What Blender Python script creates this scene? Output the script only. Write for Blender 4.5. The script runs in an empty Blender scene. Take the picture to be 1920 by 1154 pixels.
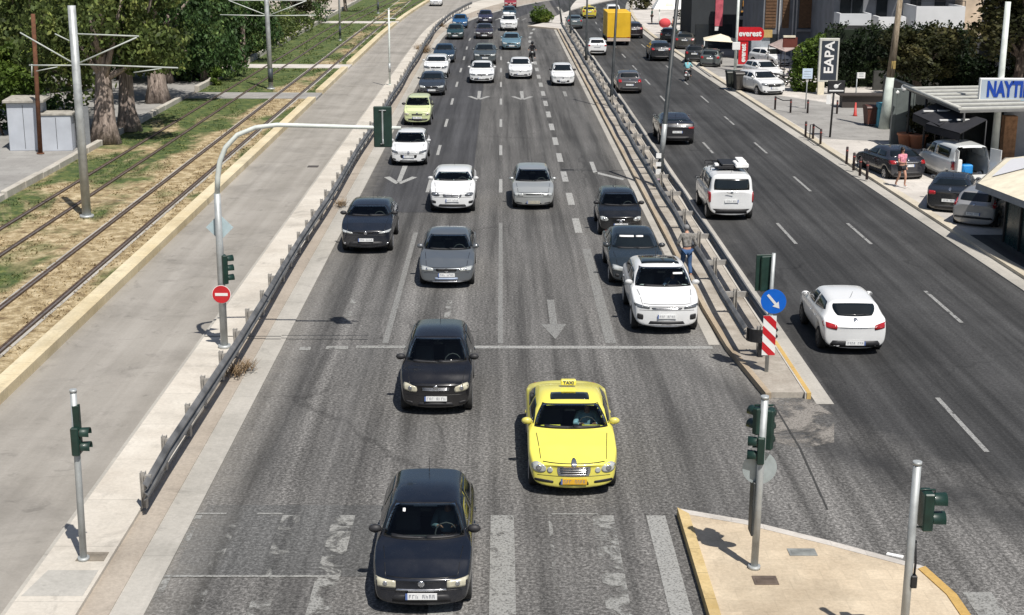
import bpy, bmesh, math, random
from math import sin, cos, tan, atan, atan2, pi, radians, sqrt
from mathutils import Vector, Matrix, noise
from mathutils.bvhtree import BVHTree
random.seed(7)
SC = bpy.context.scene
COL = SC.collection
V = Vector

# ---------------------------------------------------------------- camera
CAMH, PITCH, YAW, ROLL, FPX = 11.1, atan(722/2700), 0.0083, radians(0.25), 2700.0
cd = bpy.data.cameras.new('camera'); cam = bpy.data.objects.new('camera', cd); COL.objects.link(cam)
cd.sensor_width = 36; cd.lens = FPX/1920*36; cd.clip_start = 0.5; cd.clip_end = 3000
cam.location = (0, 0, CAMH)
CR = Matrix.Rotation(-YAW, 3, 'Z') @ Matrix.Rotation(pi/2-PITCH, 3, 'X') @ Matrix.Rotation(ROLL, 3, 'Z')
cam.rotation_euler = CR.to_euler()
SC.camera = cam

def G(u, v, z=0.0):
    """survey: where the sight line through a photo point meets the level z"""
    d = CR @ V(((u-960)/FPX, -(v-577)/FPX, -1))
    t = (z-CAMH)/d.z
    return V((d.x*t, d.y*t, z))
def ZAT(v, Y):
    """survey: height seen at photo row v at distance Y"""
    d = CR @ V((0, -(v-577)/FPX, -1))
    return CAMH + d.z/d.y*Y
def XAT(u, Y, z):
    d0 = V((0, Y, z-CAMH)); c = CR.inverted() @ d0
    return (u-960)/FPX*(-c.z) - c.x

# ---------------------------------------------------------------- light
SUN_EL = radians(60); SAZ = V((0.45, -0.89, 0)).normalized()
w = bpy.data.worlds.new('World'); SC.world = w; w.use_nodes = True
nt = w.node_tree; sky = nt.nodes.new('ShaderNodeTexSky'); sky.sky_type = 'NISHITA'; sky.sun_disc = False
sky.sun_elevation = SUN_EL; sky.sun_rotation = atan2(SAZ.x, SAZ.y)
sky.air_density = 1.0; sky.dust_density = 1.5
bg = nt.nodes['Background']; bg.inputs[1].default_value = 0.065; nt.links.new(sky.outputs[0], bg.inputs[0])
sd = bpy.data.lights.new('sun', 'SUN'); sd.energy = 4.9; sd.angle = radians(0.5); sd.color = (1, .955, .89)
sun = bpy.data.objects.new('sun', sd); COL.objects.link(sun); sun.location = (40, -60, 90)
sdir = V((SAZ.x*cos(SUN_EL), SAZ.y*cos(SUN_EL), sin(SUN_EL)))
sun.rotation_euler = (-sdir).to_track_quat('-Z', 'Y').to_euler()
SC.view_settings.view_transform = 'Standard'; SC.view_settings.look = 'None'
SC.view_settings.exposure = 0.12; SC.view_settings.gamma = 1; SC.view_settings.use_curve_mapping = False
SC.cycles.max_bounces = 6; SC.cycles.transparent_max_bounces = 12

# ---------------------------------------------------------------- materials
def NN(t, typ, **kw):
    n = t.nodes.new(typ)
    for k, v_ in kw.items():
        if isinstance(k, str) and hasattr(n, k): setattr(n, k, v_)
    return n
def mk(name):
    m = bpy.data.materials.new(name); m.use_nodes = True
    return m, m.node_tree, m.node_tree.nodes['Principled BSDF']
def pos(t, sc=(1, 1, 1), coord='Object'):
    tc = t.nodes.new('ShaderNodeTexCoord'); mp = t.nodes.new('ShaderNodeMapping')
    mp.inputs['Scale'].default_value = sc; t.links.new(tc.outputs[coord], mp.inputs[0]); return mp.outputs[0]
def nz(t, vec, scale, detail=4, rough=.55, dist=0):
    n = t.nodes.new('ShaderNodeTexNoise'); n.inputs['Scale'].default_value = scale
    n.inputs['Detail'].default_value = detail; n.inputs['Roughness'].default_value = rough
    n.inputs['Distortion'].default_value = dist; t.links.new(vec, n.inputs['Vector']); return n.outputs['Fac']
def ramp(t, fac, stops):
    r = t.nodes.new('ShaderNodeValToRGB'); e = r.color_ramp.elements
    while len(e) < len(stops): e.new(0.5)
    for i, (p, c) in enumerate(stops):
        e[i].position = p; e[i].color = (*c, 1) if len(c) == 3 else c
    t.links.new(fac, r.inputs[0]); return r.outputs[0]
def mixc(t, a, b, fac, mode='MIX'):
    n = t.nodes.new('ShaderNodeMix'); n.data_type = 'RGBA'; n.blend_type = mode
    for s, val in ((6, a), (7, b)):
        if hasattr(val, 'links'): t.links.new(val, n.inputs[s])
        else: n.inputs[s].default_value = (*val, 1)
    if hasattr(fac, 'links'): t.links.new(fac, n.inputs[0])
    else: n.inputs[0].default_value = fac
    return n.outputs[2]
def gray(v_): return (v_, v_, v_)
def bump(t, b, h, s, d=.02):
    n = t.nodes.new('ShaderNodeBump'); n.inputs['Strength'].default_value = s; n.inputs['Distance'].default_value = d
    t.links.new(h, n.inputs['Height']); t.links.new(n.outputs[0], b.inputs['Normal'])
_mc = {}
def pm(name, col, rough=.6, metal=0, coat=0, var=.12, scale=4.0, spec=.5):
    """a plain surface with a little procedural unevenness in colour and gloss"""
    key = (name, col, rough, metal, coat, var, scale)
    if key in _mc: return _mc[key]
    m, t, b = mk(name)
    n = nz(t, pos(t), scale, 5)
    lo = tuple(max(0, c*(1-var)) for c in col); hi = tuple(min(1, c*(1+var)) for c in col)
    t.links.new(ramp(t, n, [(.3, lo), (.7, hi)]), b.inputs['Base Color'])
    t.links.new(ramp(t, n, [(.2, gray(max(0, rough-.06))), (.8, gray(min(1, rough+.08)))]), b.inputs['Roughness'])
    b.inputs['Metallic'].default_value = metal; b.inputs['Coat Weight'].default_value = coat
    b.inputs['Coat Roughness'].default_value = .06
    b.inputs['Specular IOR Level'].default_value = spec
    _mc[key] = m; return m
def paint(col, metal=.0, rough=.34):
    key = ('paint', col, metal)
    if key in _mc: return _mc[key]
    m, t, b = mk('car_paint')
    n = nz(t, pos(t), 2.2, 6, .6); n2 = nz(t, pos(t), 60, 2); n2b = nz(t, pos(t), 5, 5, .7)
    dust = (.30, .27, .23)
    c = mixc(t, col, dust, ramp(t, n, [(.42, gray(0.0)), (.8, gray(.10 if max(col) > .1 else .018))]))
    sz = t.nodes.new('ShaderNodeSeparateXYZ'); t.links.new(pos(t), sz.inputs[0])   # road grime on the lower panels
    gm = t.nodes.new('ShaderNodeMapRange'); gm.inputs[1].default_value = .62; gm.inputs[2].default_value = .22; gm.inputs[3].default_value = 0; gm.inputs[4].default_value = .42 if max(col) > .05 else .16; t.links.new(sz.outputs[2], gm.inputs[0])
    gx = t.nodes.new('ShaderNodeMath'); gx.operation = 'MULTIPLY'; t.links.new(gm.outputs[0], gx.inputs[0]); t.links.new(ramp(t, n2b, [(.3, gray(.2)), (.7, gray(1))]), gx.inputs[1])
    c = mixc(t, c, (.16, .145, .125), gx.outputs[0])
    t.links.new(c, b.inputs['Base Color']); b.inputs['Metallic'].default_value = metal
    t.links.new(ramp(t, n, [(.2, gray(rough-.08)), (.8, gray(rough+.12))]), b.inputs['Roughness'])
    b.inputs['Coat Weight'].default_value = .8; b.inputs['Coat Roughness'].default_value = .05
    bump(t, b, n2, .02, .002)
    _mc[key] = m; return m
def asphalt(name, dark, light, tint=(1, 1, 1.0), speck=.5, seams=True, edge=False, smooth=None):
    m, t, b = mk(name)
    p = pos(t)
    streak = nz(t, pos(t, (1.0, .012, 1)), 1.3, 4, .6)
    streak2 = nz(t, pos(t, (1.0, .022, 1)), 1.9, 4, .65)
    blotch = nz(t, p, .16, 6, .6, .4)
    fine = nz(t, p, 9, 6, .75); agg = nz(t, p, 15, 3, .85)
    a = tuple(dark*c for c in tint); c2 = tuple(light*c for c in tint)
    col = ramp(t, streak, [(.36, a), (.64, c2)])
    col = mixc(t, col, ramp(t, blotch, [(.36, a), (.64, c2)]), .45)
    sfac = speck
    if smooth:      # the finer, darker surface of the right road and the tyre-blackened turning path
        sp_ = t.nodes.new('ShaderNodeSeparateXYZ'); t.links.new(p, sp_.inputs[0]); X, Y = sp_.outputs[0], sp_.outputs[1]
        def mth(op, a_, b_=None):
            n_ = t.nodes.new('ShaderNodeMath'); n_.operation = op
            for i_, q_ in enumerate((a_, b_)):
                if q_ is None: continue
                if hasattr(q_, 'links'): t.links.new(q_, n_.inputs[i_])
                else: n_.inputs[i_].default_value = q_
            return n_.outputs[0]
        nn_ = mth('MULTIPLY', mth('SUBTRACT', nz(t, p, .5, 4, .6), .5), 3.0)
        lim = mth('ADD', 7.4, mth('MULTIPLY', mth('MAXIMUM', mth('SUBTRACT', 32.0, Y), 0.0), .62))
        dd = mth('ADD', mth('SUBTRACT', X, lim), nn_)
        mr_ = t.nodes.new('ShaderNodeMapRange'); mr_.inputs[1].default_value = -.9; mr_.inputs[2].default_value = .9; t.links.new(dd, mr_.inputs[0]); reg = mr_.outputs[0]
        scol = mixc(t, ramp(t, streak, [(.36, gray(smooth[0])), (.64, gray(smooth[1]))]), ramp(t, blotch, [(.36, gray(smooth[0])), (.64, gray(smooth[1]*1.1))]), .45)
        fy = t.nodes.new('ShaderNodeMapRange'); fy.inputs[1].default_value = 34; fy.inputs[2].default_value = 62; fy.inputs[3].default_value = 0; fy.inputs[4].default_value = 1; t.links.new(mth('ADD', Y, mth('MULTIPLY', nn_, 6.0)), fy.inputs[0])
        col = mixc(t, col, gray(.76), fy.outputs[0], 'MULTIPLY')   # main road colour made darker with distance past the stop line
        col = mixc(t, col, scol, reg)
        path = mth('ADD', 21.3, mth('MULTIPLY', 12.5, mth('EXPONENT', mth('MULTIPLY', mth('SUBTRACT', X, 5.5), -.21))))
        q2 = mth('DIVIDE', mth('SUBTRACT', Y, path), mth('ADD', 1.7, mth('MULTIPLY', nn_, .3)))
        gs = mth('EXPONENT', mth('MULTIPLY', mth('MULTIPLY', q2, q2), -1.0))
        path2 = mth('ADD', 26.0, mth('MULTIPLY', 9.5, mth('EXPONENT', mth('MULTIPLY', mth('SUBTRACT', X, 9.0), -.19))))
        q3 = mth('DIVIDE', mth('SUBTRACT', Y, path2), 1.0); gs2 = mth('MULTIPLY', mth('EXPONENT', mth('MULTIPLY', mth('MULTIPLY', q3, q3), -1.0)), .55)
        on = t.nodes.new('ShaderNodeMapRange'); on.inputs[1].default_value = 3.2; on.inputs[2].default_value = 6.5; t.links.new(X, on.inputs[0])
        tyre = mth('MULTIPLY', mth('MULTIPLY', mth('MAXIMUM', gs, gs2), on.outputs[0]), ramp(t, nz(t, p, .7, 4, .6), [(.3, gray(.6)), (.6, gray(.95))]))
        ln = None
        for x0_, w_, a_ in ((-5.0, .42, .55), (-3.55, .45, .62), (-1.75, .35, .38), (.95, .35, .30), (2.1, .30, .28), (4.4, .9, .42)):   # tyre-blackened wheel paths
            qq = mth('DIVIDE', mth('SUBTRACT', mth('ADD', X, mth('MULTIPLY', nn_, .10)), x0_), w_)
            ee = mth('MULTIPLY', mth('EXPONENT', mth('MULTIPLY', mth('MULTIPLY', qq, qq), -1.0)), a_); ln = ee if ln is None else mth('MAXIMUM', ln, ee)
        ln = mth('MULTIPLY', ln, ramp(t, nz(t, pos(t, (1, .12, 1)), .9, 4, .65), [(.32, gray(.25)), (.62, gray(1.0))]))
        tyre = mth('MAXIMUM', tyre, ln)
        col = mixc(t, col, gray(.040), tyre)
        sfac = mth('MULTIPLY', mth('SUBTRACT', 1.0, mth('MULTIPLY', mth('MAXIMUM', reg, tyre), .62)), speck)
    col = mixc(t, col, ramp(t, streak2, [(.36, gray(.52)), (.5, gray(.98)), (.66, gray(1.38))]), .85, 'MULTIPLY')
    col = mixc(t, col, ramp(t, fine, [(.3, gray(.62)), (.72, gray(1.38))]), speck*.8, 'MULTIPLY')
    col = mixc(t, col, ramp(t, agg, [(.38, gray(.38)), (.5, gray(.90)), (.62, gray(2.0))]), sfac, 'MULTIPLY')
    if seams:
        vo = t.nodes.new('ShaderNodeTexVoronoi'); vo.feature = 'DISTANCE_TO_EDGE'; vo.inputs['Scale'].default_value = .22
        t.links.new(nzvec(t, pos(t, (1, .5, 1)), .9), vo.inputs['Vector'])
        crack = ramp(t, vo.outputs['Distance'], [(.0, gray(.55)), (.012, gray(1))])
        keep = ramp(t, nz(t, p, .12, 2), [(.50, gray(0)), (.58, gray(.8))])
        col = mixc(t, col, crack, keep, 'MULTIPLY')
        oil = nz(t, p, .8, 3, .5, 1.2)
        col = mixc(t, col, ramp(t, oil, [(.68, gray(1)), (.76, gray(.62))]), .8, 'MULTIPLY')
    if edge:   # dust gathered along the gutter
        sep = t.nodes.new('ShaderNodeSeparateXYZ'); t.links.new(p, sep.inputs[0])
        def band(x0, x1):
            mr = t.nodes.new('ShaderNodeMapRange'); mr.inputs[1].default_value = x0; mr.inputs[2].default_value = x1; mr.inputs[3].default_value = .62; mr.inputs[4].default_value = 0
            t.links.new(sep.outputs[0], mr.inputs[0]); return mr.outputs[0]
        ma = t.nodes.new('ShaderNodeMath'); ma.operation = 'MAXIMUM'; t.links.new(band(-5.9, -4.9), ma.inputs[0]); 
        lt = t.nodes.new('ShaderNodeMath'); lt.operation = 'LESS_THAN'; lt.inputs[1].default_value = 7.0; t.links.new(sep.outputs[0], lt.inputs[0])
        m3 = t.nodes.new('ShaderNodeMath'); m3.operation = 'MULTIPLY'; t.links.new(band(6.3, 5.0), m3.inputs[0]); t.links.new(lt.outputs[0], m3.inputs[1]); yr_ = t.nodes.new('ShaderNodeMapRange'); yr_.inputs[1].default_value = 32; yr_.inputs[2].default_value = 39; t.links.new(sep.outputs[1], yr_.inputs[0])
        m4 = t.nodes.new('ShaderNodeMath'); m4.operation = 'MULTIPLY'; t.links.new(m3.outputs[0], m4.inputs[0]); t.links.new(yr_.outputs[0], m4.inputs[1]); t.links.new(m4.outputs[0], ma.inputs[1])
        mb_ = t.nodes.new('ShaderNodeMath'); mb_.operation = 'MULTIPLY'; t.links.new(ma.outputs[0], mb_.inputs[0]); t.links.new(ramp(t, nz(t, p, 1.5, 5, .7), [(.3, gray(.3)), (.7, gray(1.0))]), mb_.inputs[1])
        col = mixc(t, col, (.24, .225, .20), mb_.outputs[0])
    t.links.new(col, b.inputs['Base Color']); b.inputs['Roughness'].default_value = .82
    b.inputs['Specular IOR Level'].default_value = .35
    bump(t, b, agg, .35, .01)
    return m
def nzvec(t, vec, amt):
    n = t.nodes.new('ShaderNodeTexNoise'); n.inputs['Scale'].default_value = 1.2; n.inputs['Detail'].default_value = 4
    t.links.new(vec, n.inputs['Vector'])
    m = t.nodes.new('ShaderNodeVectorMath'); m.operation = 'MULTIPLY_ADD'
    t.links.new(n.outputs['Color'], m.inputs[0]); m.inputs[1].default_value = (amt, amt, 0); t.links.new(vec, m.inputs[2])
    return m.outputs[0]
def concrete(name, c0, c1, scale=.5, streaky=False, speck=.3):
    m, t, b = mk(name)
    p = pos(t)
    n1 = nz(t, pos(t, (1, .02, 1)) if streaky else p, 1.4 if streaky else scale, 5, .6, .3)
    n2 = nz(t, p, .3, 6, .65); n3 = nz(t, p, 14, 5, .75)
    col = ramp(t, n1, [(.33, c0), (.66, c1)])
    col = mixc(t, col, ramp(t, n2, [(.35, c0), (.62, c1)]), .45)
    col = mixc(t, col, ramp(t, n3, [(.3, gray(.6)), (.7, gray(1.3))]), speck, 'MULTIPLY')
    st = nz(t, p, 1.1, 5, .7, 1.0)
    col = mixc(t, col, ramp(t, st, [(.58, gray(1)), (.72, gray(.66))]), .85, 'MULTIPLY')
    st2 = nz(t, p, .35, 6, .7, .6)
    col = mixc(t, col, ramp(t, st2, [(.36, gray(.80)), (.5, gray(1))]), .8, 'MULTIPLY')
    t.links.new(col, b.inputs['Base Color']); b.inputs['Roughness'].default_value = .88
    bump(t, b, n3, .3, .01)
    return m
def tiles(m, sx, sy, c):
    t = m.node_tree; b = t.nodes['Principled BSDF']; src = b.inputs['Base Color'].links[0].from_socket
    br = t.nodes.new('ShaderNodeTexBrick'); br.inputs['Scale'].default_value = 1; br.inputs['Brick Width'].default_value = sx; br.inputs['Row Height'].default_value = sy; br.inputs['Mortar Size'].default_value = .012; br.inputs['Mortar Smooth'].default_value = .4
    br.inputs['Color1'].default_value = (1, 1, 1, 1); br.inputs['Color2'].default_value = (.86, .86, .86, 1); br.inputs['Mortar'].default_value = (*gray(c), 1); t.links.new(pos(t), br.inputs[0])
    t.links.new(mixc(t, src, br.outputs[0], .75, 'MULTIPLY'), b.inputs['Base Color']); return m
def worn_paint(name, col, wear, scale=2.5):
    """road paint: the worn places are holes in the sheet, the asphalt shows through"""
    key = (name, wear)
    if key in _mc: return _mc[key]
    m, t, b = mk(name); p = pos(t)
    n = nz(t, p, scale, 6, .7, .6); f = nz(t, p, 22, 3, .8)
    b.inputs['Roughness'].default_value = .8
    t.links.new(ramp(t, f, [(.3, tuple(c*.72 for c in col)), (.7, col)]), b.inputs['Base Color'])
    a1 = ramp(t, n, [(max(0.01, wear-.05), gray(0)), (wear+.03, gray(1))])
    a2 = ramp(t, f, [(.34, gray(.35)), (.5, gray(1))])
    al = mixc(t, a1, a2, 1.0, 'MULTIPLY')
    t.links.new(al, b.inputs['Alpha'])
    _mc[key] = m; return m
def turf(name):
    m, t, b = mk(name); p = pos(t)
    big = nz(t, pos(t, (1, .45, 1)), .32, 6, .65, .5); mid = nz(t, p, 2.2, 5, .7); fine = nz(t, p, 11, 4, .8)
    straw = ramp(t, mid, [(.32, (.15, .10, .05)), (.48, (.34, .26, .14)), (.66, (.58, .48, .31))])
    green = ramp(t, mid, [(.3, (.028, .05, .014)), (.5, (.07, .105, .026)), (.72, (.20, .20, .06))])
    sep = t.nodes.new('ShaderNodeSeparateXYZ'); t.links.new(p, sep.inputs[0])
    mr = t.nodes.new('ShaderNodeMapRange'); mr.inputs[1].default_value = 55; mr.inputs[2].default_value = 105
    mr.inputs[3].default_value = -.07; mr.inputs[4].default_value = .14; t.links.new(sep.outputs[1], mr.inputs[0])
    # dry between the rails of the near track
    ax = t.nodes.new('ShaderNodeMath'); ax.operation = 'ADD'; ax.inputs[1].default_value = 13.9; t.links.new(sep.outputs[0], ax.inputs[0])
    ab = t.nodes.new('ShaderNodeMath'); ab.operation = 'ABSOLUTE'; t.links.new(ax.outputs[0], ab.inputs[0])
    dr = t.nodes.new('ShaderNodeMapRange'); dr.inputs[1].default_value = .7; dr.inputs[2].default_value = 1.5
    dr.inputs[3].default_value = -.16; dr.inputs[4].default_value = 0; t.links.new(ab.outputs[0], dr.inputs[0])
    ad = t.nodes.new('ShaderNodeMath'); t.links.new(big, ad.inputs[0]); t.links.new(mr.outputs[0], ad.inputs[1])
    ad2 = t.nodes.new('ShaderNodeMath'); t.links.new(ad.outputs[0], ad2.inputs[0]); t.links.new(dr.outputs[0], ad2.inputs[1])
    col = mixc(t, straw, green, ramp(t, ad2.outputs[0], [(.40, gray(0)), (.53, gray(1))]))
    col = mixc(t, col, ramp(t, fine, [(.3, gray(.5)), (.7, gray(1.45))]), .8, 'MULTIPLY')
    t.links.new(col, b.inputs['Base Color']); b.inputs['Roughness'].default_value = .95
    bump(t, b, fine, .8, .06)
    return m
def leafmat(name, c0, c1, c2, scale=.55):
    key = ('leaf', name)
    if key in _mc: return _mc[key]
    m, t, b = mk(name); p = pos(t)
    n = nz(t, p, scale, 4, .65); g = t.nodes.new('ShaderNodeNewGeometry')
    col = ramp(t, n, [(.34, c0), (.52, c1), (.68, c2)])
    col = mixc(t, col, ramp(t, g.outputs['Random Per Island'], [(0, gray(.42)), (.7, gray(1.2)), (1, gray(2.0))]), .8, 'MULTIPLY')
    t.links.new(col, b.inputs['Base Color']); b.inputs['Roughness'].default_value = .6
    b.inputs['Specular IOR Level'].default_value = .25
    tr = t.nodes.new('ShaderNodeBsdfTranslucent'); t.links.new(col, tr.inputs[0])
    mx = t.nodes.new('ShaderNodeMixShader'); mx.inputs[0].default_value = .32
    t.links.new(b.outputs[0], mx.inputs[1]); t.links.new(tr.outputs[0], mx.inputs[2])
    t.links.new(mx.outputs[0], t.nodes['Material Output'].inputs[0])
    _mc[key] = m; return m
def bark(name, c0, c1):
    m, t, b = mk(name)
    n = nz(t, pos(t, (5, 5, .7)), 2.2, 6, .7, .5)
    t.links.new(ramp(t, n, [(.35, c0), (.65, c1)]), b.inputs['Base Color']); b.inputs['Roughness'].default_value = .95
    bump(t, b, n, .9, .08)
    return m
def thin_glass(name='tinted_glass', tint=(.80, .90, .88), keep=.85):
    m, t, b = mk(name)
    tr = t.nodes.new('ShaderNodeBsdfTransparent'); tr.inputs[0].default_value = (*[c*keep for c in tint], 1)
    gl = t.nodes.new('ShaderNodeBsdfGlossy'); gl.inputs['Roughness'].default_value = .03
    fr = t.nodes.new('ShaderNodeFresnel'); fr.inputs[0].default_value = 1.45
    mx = t.nodes.new('ShaderNodeMixShader')
    t.links.new(fr.outputs[0], mx.inputs[0]); t.links.new(tr.outputs[0], mx.inputs[1]); t.links.new(gl.outputs[0], mx.inputs[2])
    t.links.new(mx.outputs[0], t.nodes['Material Output'].inputs[0])
    return m

M = dict(
    steel=pm('galvanised_steel', (.42, .44, .44), .5, .35, 0, .22, 3), whitepole=pm('pale_painted_steel', (.62, .66, .62), .5, .0, 0, .15, 3),
    darkpole=pm('dark_painted_steel', (.035, .04, .042), .5, 0, 0, .4, 3), rail=pm('rusty_rail_steel', (.10, .065, .045), .7, .2, 0, .4, 6),
    railtop=pm('worn_rail_head', (.30, .25, .22), .4, .6, 0, .3, 5), rust=pm('rusted_iron', (.12, .05, .025), .9, 0, 0, .45, 5),
    green=pm('signal_green_plastic', (.009, .032, .024), .45, 0, .1, .25, 5), lensdark=pm('unlit_signal_lens', (.04, .035, .03), .2),
    black=pm('black_plastic', (.018, .018, .02), .55, 0, 0, .3, 8), rubber=pm('tyre_rubber', (.022, .022, .022), .85, 0, 0, .3, 12),
    rim=pm('alloy_rim', (.48, .48, .49), .35, .7, 0, .12, 8), rimdark=pm('dark_rim', (.08, .08, .085), .4, .5, 0, .2, 8),
    glass=pm('dark_car_glass', (.008, .011, .012), .06, 0, .3, .3, 1.5, .5), seal=pm('black_window_seal', (.01, .01, .011), .4),
    lamp=pm('headlight_lens', (.60, .62, .60), .12, .35, .6, .25, 9), lampdark=pm('smoked_headlight_lens', (.13, .14, .15), .12, .3, .8, .4, 9),
    lampyel=pm('clouded_headlight_lens', (.55, .52, .40), .25, .1, .4, .2, 9), chrome=pm('chrome_trim', (.62, .63, .65), .18, .9, 0, .1, 8),
    red=pm('red_tail_lens', (.33, .012, .015), .2, 0, .8, .25, 9), plate=pm('white_number_plate', (.80, .81, .80), .5, 0, 0, .05, 10),
    plateyel=pm('orange_number_plate', (.75, .42, .03), .5, 0, 0, .1, 10), ink=pm('dark_lettering', (.06, .07, .10), .6), smudge=pm('plate_characters', (.20, .21, .24), .6), inkblue=pm('blue_band', (.10, .16, .38), .5),
    white=pm('white_paint', (.78, .78, .76), .5, 0, 0, .07, 5), cream=pm('cream_canvas', (.70, .64, .50), .85, 0, 0, .12, 3),
    redsign=pm('red_sign_face', (.52, .012, .02), .35, 0, .3, .1, 5), bluesign=pm('blue_sign_face', (.0, .13, .62), .35, 0, .3, .08, 5),
    greysign=pm('bare_sign_back', (.36, .41, .42), .5, .25, 0, .14, 6), dash=pm('dark_dashboard', (.045, .047, .05), .6),
    seat=pm('dark_seat_fabric', (.09, .095, .105), .9), paper=pm('white_paper', (.8, .8, .78), .8),
    tglass=thin_glass(), yellowbox=pm('yellow_lorry_body', (.72, .44, .02), .55, 0, 0, .14, .8), terracotta=pm('terracotta', (.42, .17, .09), .85),
    bluepl=pm('blue_plastic', (.02, .25, .62), .4), cyan=pm('pale_blue_plastic', (.12, .42, .52), .4), orange=pm('orange_paint', (.7, .30, .03), .5),
    skin=pm('skin', (.46, .25, .17), .6, 0, 0, .1, 9), hair=pm('dark_hair', (.02, .015, .012), .6), woodpole=bark('weathered_wood', (.14, .10, .06), (.46, .38, .28)),
    bark=bark('pale_grooved_bark', (.13, .10, .085), (.44, .36, .31)), barkdark=bark('dark_bark', (.03, .022, .018), (.12, .09, .07)),
)

# ---------------------------------------------------------------- object helpers
def link(o): COL.objects.link(o); return o
def tag(o, label=None, cat=None, group=None, kind=None):
    if label: o['label'] = label
    if cat: o['category'] = cat
    if group: o['group'] = group
    if kind: o['kind'] = kind
    return o
def empty(name, loc, rz=0, label=None, cat=None, group=None):
    o = link(bpy.data.objects.new(name, None)); o.location = loc; o.rotation_euler = (0, 0, rz); o.empty_display_size = .2
    return tag(o, label, cat, group)
class MB:
    """collects shapes for ONE mesh object"""
    def __init__(s): s.v = []; s.f = []; s.mi = []; s.mats = []; s.cur = 0; s.sm = []
    def mat(s, m):
        if m not in s.mats: s.mats.append(m)
        s.cur = s.mats.index(m); return s
    def add(s, vs, fs, smooth=False, mx=None):
        n = len(s.v)
        s.v += [tuple(mx @ V(q)) for q in vs] if mx is not None else [tuple(q) for q in vs]
        s.f += [tuple(n+i for i in f) for f in fs]; s.mi += [s.cur]*len(fs); s.sm += [smooth]*len(fs); return s
    def box(s, a, b, mx=None, bev=0.0):
        x0, y0, z0 = a; x1, y1, z1 = b
        if bev > 0:
            e = bev
            vs = []
            for z, k in ((z0, e), (z0+e, 0), (z1-e, 0), (z1, e)):
                vs += [(x0+k+e*(k == 0), y0+k, z), (x1-k-e*(k == 0), y0+k, z), (x1-k, y0+k+e*(k == 0), z), (x1-k, y1-k-e*(k == 0), z),
                       (x1-k-e*(k == 0), y1-k, z), (x0+k+e*(k == 0), y1-k, z), (x0+k, y1-k-e*(k == 0), z), (x0+k, y0+k+e*(k == 0), z)]
            fs = [tuple(range(7, -1, -1)), tuple(range(24, 32))]
            for r in range(3):
                for i in range(8): fs.append((r*8+i, r*8+(i+1) % 8, r*8+8+(i+1) % 8, r*8+8+i))
            return s.add(vs, fs, False, mx)
        vs = [(x0, y0, z0), (x1, y0, z0), (x1, y1, z0), (x0, y1, z0), (x0, y0, z1), (x1, y0, z1), (x1, y1, z1), (x0, y1, z1)]
        return s.add(vs, [(3, 2, 1, 0), (4, 5, 6, 7), (0, 1, 5, 4), (1, 2, 6, 5), (2, 3, 7, 6), (3, 0, 4, 7)], False, mx)
    def tube(s, pts, rad, n=8, caps=True, smooth=True):
        pts = [V(p) for p in pts]
        if not isinstance(rad, (list, tuple)): rad = [rad]*len(pts)
        vs = []; fs = []; up = None
        for i, p in enumerate(pts):
            d = (pts[min(i+1, len(pts)-1)]-pts[max(i-1, 0)]).normalized()
            if up is None: up = V((0, 0, 1)) if abs(d.z) < .9 else V((1, 0, 0))
            a = d.cross(up).normalized(); up2 = a.cross(d).normalized(); up = up2
            for k in range(n):
                t = 2*pi*k/n; vs.append(p+(a*cos(t)+up2*sin(t))*rad[i])
        for i in range(len(pts)-1):
            for k in range(n): fs.append((i*n+k, i*n+(k+1) % n, (i+1)*n+(k+1) % n, (i+1)*n+k))
        s.add(vs, fs, smooth)
        if caps:
            b0 = len(s.v)-len(vs)
            s.f += [tuple(b0+k for k in range(n-1, -1, -1)), tuple(b0+(len(pts)-1)*n+k for k in range(n))]; s.mi += [s.cur]*2; s.sm += [False]*2
        return s
    def disc(s, c, r, t, n=24, mx=None):
        """flat disc facing -y with thickness t"""
        vs = [(c[0]+r*cos(2*pi*k/n), c[1]+q, c[2]+r*sin(2*pi*k/n)) for q in (0, t) for k in range(n)]
        fs = [tuple(range(n)), tuple(range(2*n-1, n-1, -1))]+[(k, n+k, n+(k+1) % n, (k+1) % n) for k in range(n)]
        return s.add(vs, fs, False, mx)
    def prism(s, poly, z0, z1, mx=None):
        n = len(poly); vs = [(p[0], p[1], z) for z in (z0, z1) for p in poly]
        return s.add(vs, [tuple(range(n-1, -1, -1)), tuple(range(n, 2*n))]+[(k, (k+1) % n, n+(k+1) % n, n+k) for k in range(n)], False, mx)
    def ball(s, c, r, n=10, m=7, mx=None):
        r = r if isinstance(r, (tuple, list)) else (r, r, r); vs = [(c[0], c[1], c[2]-r[2])]; fs = []
        for i in range(1, m):
            a = -pi/2+pi*i/m
            for k in range(n): b = 2*pi*k/n; vs.append((c[0]+r[0]*cos(a)*cos(b), c[1]+r[1]*cos(a)*sin(b), c[2]+r[2]*sin(a)))
        vs.append((c[0], c[1], c[2]+r[2])); L = len(vs)-1
        for k in range(n):
            fs.append((0, 1+(k+1) % n, 1+k)); fs.append((L, L-n+k, L-n+(k+1) % n))
            for i in range(m-2): q = 1+i*n; fs.append((q+k, q+(k+1) % n, q+n+(k+1) % n, q+n+k))
        return s.add(vs, fs, True, mx)
    def mesh(s, name):
        me = bpy.data.meshes.new(name); me.from_pydata(s.v, [], s.f); me.update()
        for m in s.mats: me.materials.append(m)
        me.polygons.foreach_set('material_index', s.mi); me.polygons.foreach_set('use_smooth', s.sm)
        return me
    def build(s, name, m=None, parent=None, loc=(0, 0, 0), rot=(0, 0, 0)):
        if m is not None and not s.mats: s.mats = [m]
        o = link(bpy.data.objects.new(name, s.mesh(name))); o.location = loc; o.rotation_euler = rot; o.parent = parent
        return o
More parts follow.
